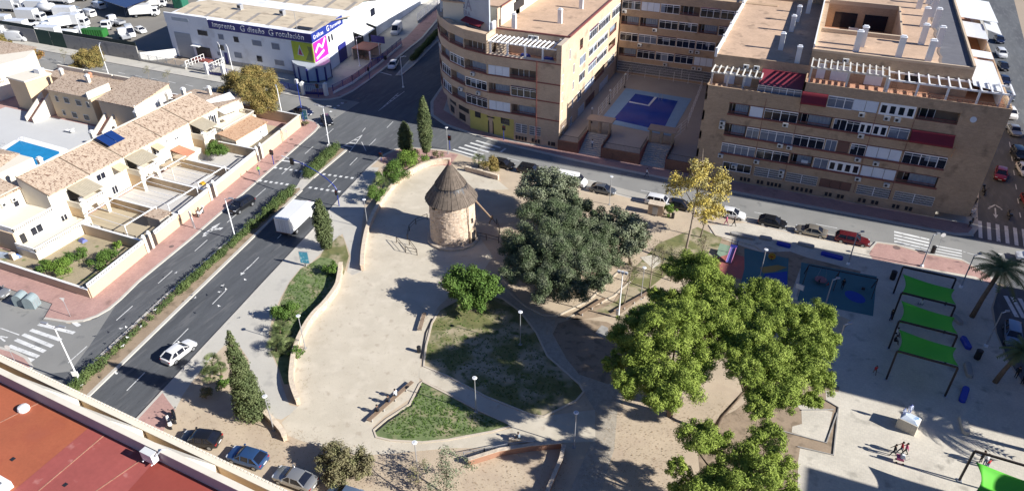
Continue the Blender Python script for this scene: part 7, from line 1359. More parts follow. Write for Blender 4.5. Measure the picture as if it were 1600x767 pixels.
o = bpy.data.objects.new('grass', leafmesh('grass', leaves(pf, 60, .04, 2, .8), LF['green'])); COL.objects.link(o); tag(o, None, None, kind='stuff')

# gravel and fallen leaves on the sandy ground
def inside(x, y, pl):
    ins = False; j = len(pl) - 1
    for i in range(len(pl)):
        if (pl[i][1] > y) != (pl[j][1] > y) and x < (pl[j][0] - pl[i][0]) * (y - pl[i][1]) / (pl[j][1] - pl[i][1]) + pl[i][0]: ins = not ins
        j = i
    return ins
def litter(name, pl, n, size, m, zz):
    V = []; xs = [p[0] for p in pl]; ys = [p[1] for p in pl]
    while len(V) < n:
        x, y = NG.uniform(min(xs), max(xs)), NG.uniform(min(ys), max(ys))
        if inside(x, y, pl): V.append((*at(x, y, zz), zz))
    c = np.array(V); a = NG.uniform(0, 2 * pi, n); s = size * (.4 + NG.random(n) ** 2); d = np.stack([np.cos(a) * s, np.sin(a) * s, np.zeros(n)], 1); e = np.stack([-np.sin(a) * s * .7, np.cos(a) * s * .7, .1 * s], 1)
    o = bpy.data.objects.new(name, leafmesh(name, np.stack([c - d - e, c + d - e, c + d + e, c - d + e], 1).reshape(-1, 3), m)); COL.objects.link(o); tag(o, None, None, kind='stuff')
litter('gravel', [(545, 430), (600, 340), (690, 270), (790, 300), (760, 440), (665, 520), (640, 620), (520, 695), (455, 650), (480, 540)], 2200, .03, pm('gravel_stones', (.38, .32, .24), .95, .3), KH + .05)
litter('fallen_leaves', [(960, 600), (1200, 640), (1080, 690), (1040, 760), (900, 760), (940, 690)], 2600, .036, pm('dead_leaves', (.28, .20, .12), .95, .4), KH + .05)
litter('fallen_leaves', [(800, 300), (1000, 330), (1100, 380), (1000, 480), (900, 480), (780, 440), (760, 350)], 2400, .036, pm('dead_leaves', (.28, .20, .12)), KH + .05)
litter('fallen_leaves', [(250, 640), (400, 650), (640, 720), (900, 715), (880, 767), (480, 767)], 2600, .036, pm('dead_leaves', (.28, .20, .12)), KH + .05)
# ================================================================= windmill
def windmill():
    cx, cy = at(709, 371); r = empty('windmill', (cx, cy, KH)); tag(r, 'round stone windmill tower with a conical thatched roof', 'windmill'); R = 3.4; n = 64; rg = random.Random(4); m = MB(); rings = 34; H_ = 7.3
    for i in range(rings):
        z = KH + H_ * i / (rings - 1)
        for j in range(n): a = 2 * pi * j / n; rr = R * (1 - .06 * i / rings) + rg.uniform(-.045, .045); m.v.append((cx + rr * cos(a), cy + rr * sin(a), z + rg.uniform(-.05, .05) * (0 < i < rings - 1)))
    for i in range(rings - 1):
        for j in range(n): a0 = i * n + j; a1 = i * n + (j + 1) % n; m.f.append((a0, a1, a1 + n, a0 + n))
    P(r, 'wall', m, pm('rubble_stone', (.54, .42, .315), .95, .2, 1.6, 4.5, 1.2, spots=[((.38, .27, .19), 2.6, .62, .04), ((.62, .52, .42), 2.1, .64, .04)]), False)
    P(r, 'plinth', MB().lathe([(R + .5, 0), (R + .5, .3), (R + .3, .38), (R - .1, .4)], 48, (cx, cy, KH)), M_['stone']); ev, ap, RO = 6.9, 12.2, 3.75; zm = 9.2; k = MB(); ns = 150
    for i in range(ns):
        a = 2 * pi * i / ns; da = pi / ns * .86; j = rg.uniform(-.06, .06); lift = rg.uniform(0, .05); f = (ap - zm) / (ap - ev)
        def pt(an, rad, z, up): return (cx + cos(an) * rad, cy + sin(an) * rad, z + up)
        rm = RO * f; vs = [pt(a - da, RO + j, ev, lift), pt(a + da, RO + j, ev, lift), pt(a + da, rm * .97, zm, lift), pt(a - da, rm * .97, zm, lift)]; lo = [(x, y, z - .1) for x, y, z in vs]; k.add(vs + lo, [(0, 1, 2, 3), (7, 6, 5, 4), (0, 4, 5, 1), (1, 5, 6, 2), (3, 7, 4, 0)])
        vs = [pt(a - da, rm + .1 + j, zm - .18, lift + .1), pt(a + da, rm + .1 + j, zm - .18, lift + .1), pt(a + da * .5, .16, ap, .06), pt(a - da * .5, .16, ap, .06)]; lo = [(x, y, z - .1) for x, y, z in vs]; k.add(vs + lo, [(0, 1, 2, 3), (7, 6, 5, 4), (0, 4, 5, 1), (1, 5, 6, 2), (3, 7, 4, 0)])
    o = P(r, 'roof', k, M_['reed']); SUB(o, 'roof_lining', MB().lathe([(RO - .1, 0), (.2, ap - ev - .15)], 48, (cx, cy, ev)), M_['dark'], r)
    bt = MB()
    for i in range(60): a, b = 2 * pi * i / 60, 2 * pi * (i + 1) / 60; rr = RO * (ap - 9.1) / (ap - ev) + .04; bt.beam((cx + cos(a) * rr, cy + sin(a) * rr, 9.12), (cx + cos(b) * rr, cy + sin(b) * rr, 9.12), .06)
    SUB(o, 'binding', bt, M_['dark'], r); SUB(o, 'finial', MB().lathe([(.35, -.3), (.22, .1), (.06, .55)], 10, (cx, cy, ap)), pm('clay_finial', (.2, .09, .08), .9, .1), r)
    # tail pole leaning to the ground
    e = at(769, 350); P(r, 'tail_pole', MB().tube([(cx + 2.9, cy + .8, 7.1), (e[0], e[1], .9)], [.15, .13], 8), M_['wood'])
    a = atan2(-.35, 1); dx, dy = cos(a), sin(a); P(r, 'drain_pipe', MB().tube([(cx + dx * R, cy + dy * R - .1, .2), (cx + dx * R, cy + dy * R - .1, 7.2)], .06, 6), M_['wood'])
    for an, z, w, h in ((-1.95, 6.4, .45, .35), (-.1, 3.9, .3, .7)): P(r, 'window', MB().beam((cx + cos(an) * (R - .2), cy + sin(an) * (R - .2), z), (cx + cos(an) * (R + .04), cy + sin(an) * (R + .04), z), w, h), M_['dark'])
    an = -.12; P(r, 'door_jamb', MB().beam((cx + cos(an) * (R - .2), cy + sin(an) * (R - .2), 1.3), (cx + cos(an) * (R + .12), cy + sin(an) * (R + .12), 1.3), 1.5, 2.4), M_['peach']); P(r, 'door', MB().beam((cx + cos(an) * R, cy + sin(an) * R, 1.2), (cx + cos(an) * (R + .15), cy + sin(an) * (R + .15), 1.2), .9, 2.0), M_['dark'])
    return cx, cy
MX, MY = windmill()
o = empty('windmill_support', (*at(769, 350), KH)); tag(o, 'crossed timber prop holding the end of the windmill tail pole', 'timber prop'); x, y = at(769, 350); P(o, 'prop', MB().beam((x - .4, y - .3, KH), (x + .1, y + .1, 1.5), .12).beam((x + .4, y + .3, KH), (x - .1, y - .1, 1.5), .12), M_['wood'])
# stone walls of the esplanade
def stonewall(pts, h, label, th=.42):
    pts = [at(px, py) for px, py in pts]; sm = []
    for i in range(len(pts) - 1):
        for k in range(4): t = k / 4; p0, p1, p2, p3 = [Vector(pts[max(0, min(len(pts) - 1, i + d))]) for d in (-1, 0, 1, 2)]; q = .5 * ((2 * p1) + (p2 - p0) * t + (2 * p0 - 5 * p1 + 4 * p2 - p3) * t * t + (3 * p1 - p0 - 3 * p2 + p3) * t ** 3); sm.append((q.x, q.y))
    sm.append(tuple(pts[-1])); r = empty('stone_wall', (*sm[0], KH)); tag(r, label, 'wall'); L = offset(sm, th / 2); R = offset(sm, -th / 2); m = MB()
    for i in range(len(sm) - 1): m.prism([L[i], R[i], R[i + 1], L[i + 1]], 0, KH + h)
    P(r, 'wall', m, MATS['rubble_stone']); c = MB(); L = offset(sm, th / 2 + .06); R = offset(sm, -th / 2 - .06); rg = random.Random(2)
    for i in range(len(sm) - 1): c.prism([L[i], R[i], R[i + 1], L[i + 1]], KH + h + .004, KH + h + .06 + rg.random() * .05)
    P(r, 'coping', c, pm('pale_wall_coping', (.60, .50, .38), .95, .15, 2, 6, .5))
stonewall([(534, 420), (532, 436), (527, 456), (510, 480), (492, 499), (478, 519), (465, 548), (459, 576), (458, 606), (467, 633)], .95, 'long curved stone wall between the strip lawn and the sandy esplanade'); stonewall([(567, 424), (568, 403), (572, 377), (578, 356), (590, 331), (603, 312), (619, 291), (640, 275), (666, 262), (692, 257), (704, 257)], .9, 'curved stone wall rising from the pavement round the left of the windmill')
stonewall([(728, 268), (745, 272), (762, 277), (779, 282)], .8, 'short straight stone wall between the windmill and the parked cars'); stonewall([(408, 643), (422, 657), (442, 679), (447, 690)], .7, 'short shaded stone wall at the foot of the nearest cypress')
# kerbs of the lawns and paths
for pts, cl in (([(584, 672), (604, 655), (640, 632), (656, 600), (660, 596), (700, 616), (745, 640), (790, 660), (797, 666), (770, 674), (700, 687), (660, 691), (610, 688), (588, 683)], True), ([(686, 486), (675, 505), (666, 540), (662, 572), (700, 588), (760, 620), (830, 648), (850, 651), (900, 626), (912, 612), (905, 600), (855, 556), (838, 520), (813, 487), (790, 470), (765, 452)], False), ([(790, 452), (820, 478), (848, 492), (870, 494), (920, 470), (968, 423)], False), ([(885, 498), (960, 462), (985, 440)], False), ([(1108, 352), (1118, 368), (1180, 385), (1190, 393)], False)):
    ring('kerb', poly(pts, KZ), .22, KZ + .1, pm('park_kerb', (.5, .43, .34), .95, .1, 1, 6), cl, z0=-.02)
for pts in ([(584, 672), (604, 655), (640, 632), (654, 602)], [(678, 498), (668, 520), (661, 560)]): 
    q = poly(pts, KZ); q = offset(q, -.28 if pts[0][0] < 600 else -.25); S('drain_channel', ring(None, q, .25, KZ + .03, None, z0=-.02), M_['dark'])
# red wall at the bottom
def rwall(pts, h, label, top=True):
    q = [at(*p) for p in pts]; w = wall_thing('retaining_wall', q, h, .3, pm('terracotta_render', (.34, .18, .115), .9, .12, .5, 4), label, 'wall', KH, .08, M_['stone']); return w
rwall([(732, 727), (780, 712), (830, 704), (876, 700)], .8, 'terracotta retaining wall below the path with the seated man'); rwall([(881, 703), (876, 725), (858, 767), (846, 800)], .7, 'low wall running down to the bottom edge from the terracotta one')
def barfence(pts, label, h=1.0):
    q = [at(*p) for p in pts]; r = empty('path_railing', (*q[0], KH)); tag(r, label, 'railing'); m = MB()
    for i in range(len(q) - 1):
        a, b = q[i], q[i + 1]; n = int(hypot(a[0] - b[0], a[1] - b[1]) / .14)
        for k in range(n): x, y = a[0] + (b[0] - a[0]) * k / n, a[1] + (b[1] - a[1]) * k / n; m.box(x - .01, x + .01, y - .01, y + .01, KH, KH + h)
        m.beam((*a, KH + h), (*b, KH + h), .05); m.beam((*a, KH + .15), (*b, KH + .15), .03)
        for p in (a, b): m.box(p[0] - .04, p[0] + .04, p[1] - .04, p[1] + .04, KH, KH + h + .05)
    P(r, 'railing', m, M_['metalgrey']); return r
barfence([(725, 718), (757, 712), (795, 704), (835, 700)], 'thin metal railing along the path above the terracotta wall')
o = empty('path_stone', (*at(812, 690), KH)); tag(o, 'pale flat stone block the seated man rests on', 'stone'); x, y = at(812, 690); P(o, 'slab', MB().prism([(x - 1.0, y - .5), (x + 1.6, y), (x + 1.4, y + .6), (x - 1.1, y + .2)], KH, KH + .42), M_['stone'])
# handrails by the windmill
def hrail(pts, label, zs=1.0):
    q = [(*at(px, py), 0) for px, py in pts]; r = empty('handrail', (q[0][0], q[0][1], KH)); tag(r, label, 'railing'); m = MB()
    for a, b in zip(q, q[1:]): m.beam((a[0], a[1], KH + zs), (b[0], b[1], KH + zs), .06); m.beam((a[0], a[1], KH + zs * .5), (b[0], b[1], KH + zs * .5), .04)
    for a in q: m.box(a[0] - .04, a[0] + .04, a[1] - .04, a[1] + .04, KH, KH + zs)
    P(r, 'rail', m, pm('dark_bronze', (.045, .03, .02), .6, .1))
hrail([(637, 376), (640, 362), (650, 352), (668, 344)], 'dark curved handrail left of the windmill'); hrail([(620, 380), (634, 396), (652, 400), (640, 384)], 'dark handrail loop in front of the windmill'); hrail([(745, 373), (760, 376), (779, 381), (781, 366), (776, 352)], 'dark railing right of the windmill')
# ================================================================= lamps
def park_lamp(name='park_lamp', h=4.9):
    r = empty(name); MB().tube([(0, 0, 0), (0, 0, h)], [.06, .045], 8).build('pole', M_['metalgrey'], r); hd = MB().lathe([(.05, 0), (.16, .04), (.26, .09), (.24, .14), (.1, .18)], 16, (0, 0, h)).build('lamp_head', M_['lamp'], r); MB().lathe([(.27, 0), (.23, .04)], 16, (0, 0, h + .12)).build('lamp_cap', M_['metalwhite'], hd); MB().box(-.2, .2, -.2, .2, 0, .04).build('base', M_['concrete'], r); return r
PL = proto(park_lamp())
def place(src, px, py, label, group=None, rot=0, z=KH, cat='street lamp', scale=None, name=None):
    o = dup(src, (*at(px, py, z), z), rot, label, None, group, scale); o['category'] = cat
    if name: o.name = name
    return o
G1 = 'grey park lamps with disc heads'
for px, py, lab in ((744, 643, 'park lamp standing on the bright triangular lawn'), (813, 538, 'park lamp in the shaded lawn above the triangular one'), (897, 698, 'park lamp beside the path near the seated man'), (428, 672, 'park lamp behind the nearest cypress'), (575, 357, 'park lamp at the lower end of the windmill wall'), (477, 544, 'slanting park lamp on the curved stone wall'), (952, 320, 'thin park lamp beside the kerb by the grey-green tree'), (1001, 467, 'park lamp on the bare soil left of the pines'), (1152, 500, 'park lamp rising between the pine crowns'), (654, 745, 'small park lamp among the bottom shrubs'), (1186, 438, 'pale park lamp on the dirt beside the playground'), (700, 240, 'lamp post on the pink corner near the zebra crossing')): place(PL, px, py, lab, G1)
def street_lamp(h=8.6, arms=2, L=1.5):
    r = empty('street_lamp'); MB().tube([(0, 0, 0), (0, 0, 1), (0, 0, h)], [.11, .09, .06], 10).build('pole', M_['metalwhite'], r); MB().lathe([(.24, 0), (.24, .25), (.12, .35)], 10).build('base', M_['metalwhite'], r)
    for s in ((-1, 1) if arms == 2 else (1,)):
        a = MB().beam((0, 0, h - .1), (s * L * .75, 0, h + .15), .07).build('arm', M_['metalwhite'], r); MB().prism([(s * L * .5, -.14), (s * (L + .1), -.1), (s * (L + .1), .1), (s * L * .5, .14)], h + .14, h + .28).build('lantern', M_['metalgrey'], a)
    return r
SL2 = proto(street_lamp()); SL1 = proto(street_lamp(6.8, 1, 1.3)); rba = AVE + pi / 2
for px, py, lab in ((127, 601, 'tall white twin-arm street lamp at the near end of the median'), (516, 237, 'tall white twin-arm street lamp at the far end of the median')): place(SL2, px, py, lab, 'tall white street lamps', rba)
o = bpy.data.objects  # discs on the poles
for px, py, zz in ((127, 601, 1.9), (516, 237, 1.2)):
    x, y = at(px, py, KH); q = empty('road_sign', (x + .12, y - .1, KH + zz)); tag(q, 'white disc sign fixed low on the %s white lamp pole' % ('near' if px < 200 else 'far'), 'sign'); P(q, 'disc', MB().beam((x + .1, y - .14, KH + zz), (x + .13, y - .2, KH + zz), .7, .7), M_['white'])
place(SL1, 368, 373, 'white street lamp on the pink pavement in front of the tiled shed', 'tall white street lamps', rba + pi); 
for px, py, lab, rt in ((170, 118, 'white lamp on the back street beside the golden tree', 2.2), (135, 76, 'white lamp in front of the grey yard wall', 2.2), (353, 116, 'white lamp in front of the warehouse, left of two', 2.6), (366, 120, 'white lamp in front of the warehouse, right of two', 2.6), (443, 190, 'white lamp post behind the end garden wall', 2.4), (562, 104, 'thin pole lamp in the warehouse forecourt', 0), (630, 137, 'lamp on the shaded far median of the avenue', 0)): place(SL1, px, py, lab, 'street lamps with one arm', rt)
SLP = proto(street_lamp(5.2, 1, .7))
for px, py, lab in ((1325, 413, 'dark lamp post between the bench and the swings'), (1440, 416, 'tall dark post beside the first green sail'), (1501, 449, 'lamp post at the foot of the date palm'), (1286, 488, 'lamp post in front of the swings'), (1540, 541, 'lamp post beside the blue roller seats'), (1302, 560, 'lamp post at the right edge of the largest pine')):
    o = place(SLP, px, py, lab, 'plaza lamp posts', .4)
    for c in o.children:
        if c.name.startswith('pole'): setmat(c, M_['metalgrey'])
def court_lamp():
    r = empty('globe_lamp'); MB().tube([(0, 0, 0), (0, 0, 2.6)], [.06, .04], 8).build('pole', M_['black'], r); MB().lathe([(.22, 0), (.2, .15), (.06, .3)], 10).build('base', M_['black'], r); MB().lathe([(.06, 0), (.2, .1), (.24, .24), (.18, .4), (.04, .48)], 12, (0, 0, 2.6)).build('globe', M_['lamp'], r, True); return r
CL = proto(court_lamp())
for px, py, lab in ((976, 137, 'white globe lamp in the courtyard, farthest from the stairs'), (952, 163, 'white globe lamp in the courtyard, middle of three'), (924, 192, 'white globe lamp in the courtyard, nearest the stairs')): place(CL, px, py, lab, 'globe lamps of the pool courtyard', z=2.01, cat='lamp')
# floodlight mast in the park
x, y = at(966, 498); r = empty('floodlight_mast', (x, y, KH)); tag(r, 'tall white floodlight pole beside the bare crooked tree', 'floodlight'); P(r, 'pole', MB().tube([(x, y, KH), (x, y, 7.2)], [.1, .06], 8), M_['metalwhite']); P(r, 'control_box', MB().box(x - .35, x - .1, y - .15, y + .15, .6, 1.4), M_['metalgrey'])
for k in (-1, 0, 1): P(r, 'floodlight', MB().box(x + k * .45 - .18, x + k * .45 + .18, y - .2, y + .05, 7.1, 7.4), M_['lamp'])
# traffic lights and signs
bl = M_['blue']
def signal(x, y, z, m=None): return MB().box(x - .16, x + .16, y - .14, y + .14, z, z + .85)
def tlight(px, py, h, label, arm=None, z=KH, col=None):
    x, y = at(px, py, z); r = empty('traffic_light', (x, y, z)); tag(r, label, 'traffic light'); P(r, 'pole', MB().tube([(x, y, z), (x, y, z + h)], .07, 8), col or bl)
    for dx in ((0, .3) if not arm else (0,)): o = P(r, 'signal_head', signal(x + dx, y - .2, z + h - .9), M_['black']); SUB(o, 'lens', MB().box(x + dx - .08, x + dx + .08, y - .36, y - .345, z + h - .3, z + h - .14), M_['red'], r)
    return r, x, y
r, x, y = tlight(530, 322, 3.0, 'blue traffic light with a long arm over the avenue beside the truck', True); e = at(458, 253, 5.4); m = MB(); pts = []
for k in range(10): t = k / 9; pts.append((x + (e[0] - x) * (t ** 1.5), y + (e[1] - y) * (t ** 1.5), KH + 3.0 + 2.6 * sin(t * pi / 2)))
m.tube([(x, y, KH)] + pts, .08, 8); P(r, 'arm', m, bl); P(r, 'arm_tip', MB().tube([pts[-1], (pts[-1][0] - 2.6, pts[-1][1] + .5, pts[-1][2])], .07, 8), M_['metalwhite'])
P(r, 'signal_head', MB().box(e[0] - .5, e[0] + .1, e[1] - .2, e[1] + .1, 4.9, 6.0), M_['black']); P(r, 'round_sign', MB().beam((e[0] + 2, e[1] - .3, 5.6), (e[0] + 2, e[1] - .35, 5.6), .6, .6), M_['lamp'])
r, x, y = tlight(475, 192, 3.2, 'blue traffic light with curved arm at the end of the garden wall', True); e = at(463, 128, 5.6); m = MB(); pts = [(x + (e[0] - x) * (k / 9) ** 1.6, y + (e[1] - y) * (k / 9) ** 1.6, KH + 3.2 + 2.3 * sin(k / 9 * pi / 2)) for k in range(10)]; m.tube(pts, .08, 8); P(r, 'arm', m, bl); P(r, 'camera', MB().box(e[0] - .3, e[0] + .3, e[1] - .2, e[1] + .2, 5.3, 6.1), M_['white'])
tlight(428, 257, 2.9, 'traffic light on the pink pavement behind the green-vested man'); tlight(703, 234, 2.9, 'blue traffic light by the zebra crossing near the cypresses'); tlight(787, 219, 3.0, 'blue traffic light in front of the yellow shopfront'); tlight(498, 152, 3.0, 'dark traffic light in front of the warehouse gate'); tlight(596, 252, 1.9, 'low dark signal box at the shaded corner of the crossing')
r, x, y = tlight(578, 125, 3.0, 'blue traffic light with arm on the shaded warehouse pavement', True); m = MB().tube([(x, y, KH + 3), (x + 1, y, 5), (x + 4, y + 1, 5.6)], .08, 8); P(r, 'arm', m, bl); P(r, 'signal_head', MB().box(x + 3.6, x + 4.2, y + .8, y + 1.2, 4.9, 5.8), M_['black'])
def board(px, py, label, w, h, z0, m, rot=0, name='advertising_panel', cat='sign', pm_=None, th=.14):
    x, y = at(px, py, KH); r = empty(name, (x, y, KH), 0); tag(r, label, cat); c, s = cos(rot), sin(rot); f = FM((x - c * w / 2, y - s * w / 2), (x + c * w / 2, y + s * w / 2)); f.box(0, w, -th / 2, th / 2, z0, z0 + h); P(r, 'frame', f, M_['metalgrey']); f = FM((x - c * w / 2, y - s * w / 2), (x + c * w / 2, y + s * w / 2)); f.box(.06, w - .06, th / 2, th / 2 + .02, z0 + .06, z0 + h - .06); P(r, 'poster', f, m); P(r, 'post', MB().box(x - .12, x + .12, y - .08, y + .08, KH, z0), pm_ or M_['metalgrey']); return r
po = pm('turquoise_poster', (.06, .30, .42), .4, .2, 1.5, 3, spots=[((.4, .6, .65), 2.2, .6, .03)]); board(478, 416, 'blue advertising panel on the pavement beside the avenue truck', 1.3, 1.9, .7, po, .25); board(477, 191, 'teal advertising panel at the end of the townhouse pavement', 1.4, 2.0, .7, pm('dark_teal_poster', (.05, .16, .2), .4, .2, 1.5, 3, spots=[((.35, .5, .5), 2, .6, .03)]), .2)
def rsign(px, py, label, shape, h=2.3, m=None, rot=.3):
    x, y = at(px, py, KH); r = empty('road_sign', (x, y, KH)); tag(r, label, 'sign'); P(r, 'post', MB().tube([(x, y, KH), (x, y, KH + h)], .035, 6), M_['metalgrey']); f = FM((x - .35 * cos(rot), y - .35 * sin(rot)), (x + .35 * cos(rot), y + .35 * sin(rot))); z = KH + h
    if shape == 'tri': f.add([(0, .05, z + .6), (.7, .05, z + .6), (.35, .05, z), (0, .03, z + .6), (.7, .03, z + .6), (.35, .03, z)], [(0, 1, 2), (5, 4, 3)])
    else: f.add([(.35 + .33 * cos(t * pi / 6), .05, z + .3 + .33 * sin(t * pi / 6)) for t in range(12)] + [(.35 + .33 * cos(t * pi / 6), .03, z + .3 + .33 * sin(t * pi / 6)) for t in range(12)], [tuple(range(12)), tuple(range(23, 11, -1))])
    P(r, 'plate', f, m or M_['white']); return r
rsign(110, 494, 'triangular give-way sign seen from behind at the left corner', 'tri', 2.4); rsign(25, 567, 'round sign seen from behind near the red roof', 'disc', 2.2); rsign(407, 420, 'small no entry sign', 'disc', 2.0) if False else None; rsign(419, 452, 'round sign post', 'disc') if False else None
rsign(450, 222, 'small sign post on the pink pavement near the junction', 'disc', 1.9); rsign(473, 150, 'thin sign post in front of the warehouse fence', 'disc', 2.2); rsign(1465, 390, 'round sign on the right zebra island', 'disc', 2.2); rsign(1552, 420, 'sign at the plaza corner behind the palm', 'tri', 2)
x, y = at(304, 357, KH); r = empty('sign_post', (x, y, KH)); tag(r, 'white narrow post leaning on the avenue wall by the motorcycle', 'post'); P(r, 'board', MB().beam((x - .5, y + .3, 2.9), (x, y, KH), .35, .1), M_['white'])
# ================================================================= people
SKIN = pm('skin', (.42, .24, .16), .6, .05); CL = {k: pm('cloth_' + k, c, .9, .08) for k, c in (('black', (.015, .015, .018)), ('white', (.7, .7, .7)), ('green', (.25, .55, .12)), ('navy', (.02, .03, .08)), ('red', (.4, .02, .03)), ('pink', (.5, .1, .2)), ('grey', (.16, .2, .24)), ('denim', (.05, .09, .18)), ('brown', (.14, .09, .06)), ('hair', (.03, .02, .014)))}
def body(pose):
    H = 1.72; J = {'pel': (0, 0, .92), 'sp': (0, 0, 1.12), 'ch': (0, 0, 1.34), 'nk': (0, 0, 1.48), 'hd': (.02, 0, 1.6), 'tp': (.02, 0, 1.7)}
    E = [('pel', 'sp'), ('sp', 'ch'), ('ch', 'nk'), ('nk', 'hd'), ('hd', 'tp')]; R_ = {'pel': .14, 'sp': .125, 'ch': .15, 'nk': .06, 'hd': .098, 'tp': .07}
    for s, n in ((1, 'l'), (-1, 'r')):
        sw = {'walk': .30 * s, 'stand': .03 * s, 'sit': 0}[pose]
        J.update({n + 'sh': (0, .18 * s, 1.41), n + 'el': (-sw * .35, .24 * s, 1.14), n + 'wr': (-sw * .8 + .08, .23 * s, .93), n + 'hn': (-sw * .9 + .1, .22 * s, .83), n + 'hp': (0, .09 * s, .88), n + 'kn': (sw * .55 + .03, .10 * s, .50), n + 'an': (sw * 1.1 - .05, .10 * s, .09), n + 'to': (sw * 1.1 + .12, .11 * s, .035)})
        R_.update({n + 'sh': .068, n + 'el': .045, n + 'wr': .033, n + 'hn': .03, n + 'hp': .1, n + 'kn': .062, n + 'an': .04, n + 'to': .038})
        E += [('ch', n + 'sh'), (n + 'sh', n + 'el'), (n + 'el', n + 'wr'), (n + 'wr', n + 'hn'), ('pel', n + 'hp'), (n + 'hp', n + 'kn'), (n + 'kn', n + 'an'), (n + 'an', n + 'to')]
        if pose == 'sit': J.update({n + 'kn': (.44, .11 * s, .90), n + 'an': (.46, .11 * s, .48), n + 'to': (.62, .12 * s, .44), n + 'el': (.1, .25 * s, 1.16), n + 'wr': (.3, .18 * s, 1.02), n + 'hn': (.38, .14 * s, 1.0)})
    if pose == 'sit':
        for k in ('sp', 'ch', 'nk', 'hd', 'tp', 'lsh', 'rsh'): x, y, z = J[k]; J[k] = (x + (z - .92) * .22, y, z)
    ks = list(J); me = bpy.data.meshes.new('body'); me.from_pydata([J[k] for k in ks], [(ks.index(a), ks.index(b)) for a, b in E], []); o = bpy.data.objects.new('body', me); COL.objects.link(o); md = o.modifiers.new('s', 'SKIN')
    for i, k in enumerate(ks): v = me.skin_vertices[0].data[i]; v.radius = (R_[k], R_[k] * (1.0 if k not in ('ch', 'pel') else .95)); v.use_root = k == 'pel'
    sb = o.modifiers.new('b', 'SUBSURF'); sb.levels = 1; dg = bpy.context.evaluated_depsgraph_get(); m2 = bpy.data.meshes.new_from_object(o.evaluated_get(dg)); bpy.data.objects.remove(o); m2.materials.clear()
    for m in (SKIN, CL['white'], CL['navy'], CL['black']): m2.materials.append(m)
    arm = {i for i, k in enumerate(ks) if k[1:] in ('wr', 'hn')}; P_ = [Vector(J[k]) for k in ks]
    for f in m2.polygons:
        c = f.center; i = min(range(len(ks)), key=lambda q: (P_[q] - c).length - R_[ks[q]] * .6); k = ks[i]; nm = k[1:] if k[0] in 'lr' else k
        f.material_index = 0 if (nm in ('hn', 'hd', 'tp', 'nk') or k in ('hd', 'tp', 'nk')) else 3 if nm == 'to' else 2 if nm in ('hp', 'kn', 'an') or k == 'pel' else 1; f.use_smooth = True
    h = J['hd']; t = J['tp']; hm = MB().lathe([(.104, -.02), (.112, .04), (.1, .09), (.05, .125), (.01, .135)], 12, (h[0] - .015, 0, h[2] + .01)); 
    return m2, hm.mesh('hair', CL['hair'], True)
BODY = {p_: body(p_) for p_ in ('walk', 'stand', 'sit')}
def person(loc, rot, pose, top, bot, label, sc=1.0, group=None, hair=None):
    o = bpy.data.objects.new('person', BODY[pose][0]); COL.objects.link(o); o.location = loc; o.rotation_euler = (0, 0, rot); o.scale = (sc,) * 3; tag(o, label, 'person', group)
    for i, k in ((1, top), (2, bot)): o.material_slots[i].link = 'OBJECT'; o.material_slots[i].material = CL[k]
    h = bpy.data.objects.new('hair', BODY[pose][1]); COL.objects.link(h); h.parent = o
    if hair: setmat(h, CL[hair])
    return o
def pp(px, py, rot, pose, top, bot, label, sc=1.0, z=KH, **k): return person((*at(px, py, z), z), rot, pose, top, bot, label, sc, **k)
pp(405.5, 273, 1.9, 'walk', 'green', 'denim', 'man in a green vest walking on the pink pavement'); pp(925, 232, 1.6, 'walk', 'white', 'grey', 'person in white climbing the courtyard stairs', z=.95); pp(1010, 277, .1, 'walk', 'white', 'navy', 'person in a white top on the shaded pavement')
pp(1134, 352, 3.0, 'walk', 'pink', 'pink', 'person in pink walking near the kerb'); pp(1146, 354, 3.1, 'walk', 'black', 'black', 'person in black running near the kerb'); pp(1394, 712, 3.2, 'walk', 'black', 'black', 'person in black walking beside the pushchair'); pp(1405, 708, 3.1, 'walk', 'red', 'navy', 'person in a crimson top behind the pushchair'); pp(1412, 710, 3.2, 'walk', 'pink', 'black', 'person in pink and black behind the pushchair')
pp(1366, 584, 1.8, 'walk', 'red', 'brown', 'child in red on the shaded plaza', .75); pp(1315, 452, 1.5, 'stand', 'black', 'black', 'dark clothed adult standing by the swing frame'); pp(1277, 447, .4, 'sit', 'black', 'denim', 'child sitting at the basket swing', .7); pp(1293, 450, 3.3, 'sit', 'red', 'brown', 'second child at the basket swing', .6)
pp(1394, 540, 0, 'sit', 'black', 'black', 'person sitting beside the left post of the lowest sail row'); pp(1396, 528, 0, 'sit', 'white', 'black', 'person in pale top at the left posts of the sails'); pp(1390, 500, .2, 'stand', 'black', 'navy', 'dark person at the left post of the middle sail'); pp(1437, 484, 2, 'sit', 'white', 'grey', 'pale dressed person sitting under the middle sail')
pp(1537, 727, 2, 'stand', 'white', 'denim', 'person in white under the bottom right sail frame'); pp(1531, 722, 2.4, 'stand', 'black', 'black', 'dark person under the bottom right sail frame'); pp(1541, 731, 2.2, 'stand', 'red', 'denim', 'person in red beside the bottom right sail frame', .8); pp(1586, 590, 1, 'stand', 'black', 'black', 'dark person near the second palm at the right edge'); pp(1596, 600, 2, 'stand', 'navy', 'black', 'dark person at the very right edge of the plaza')
pp(498, 202, 1, 'walk', 'navy', 'black', 'person') if False else None
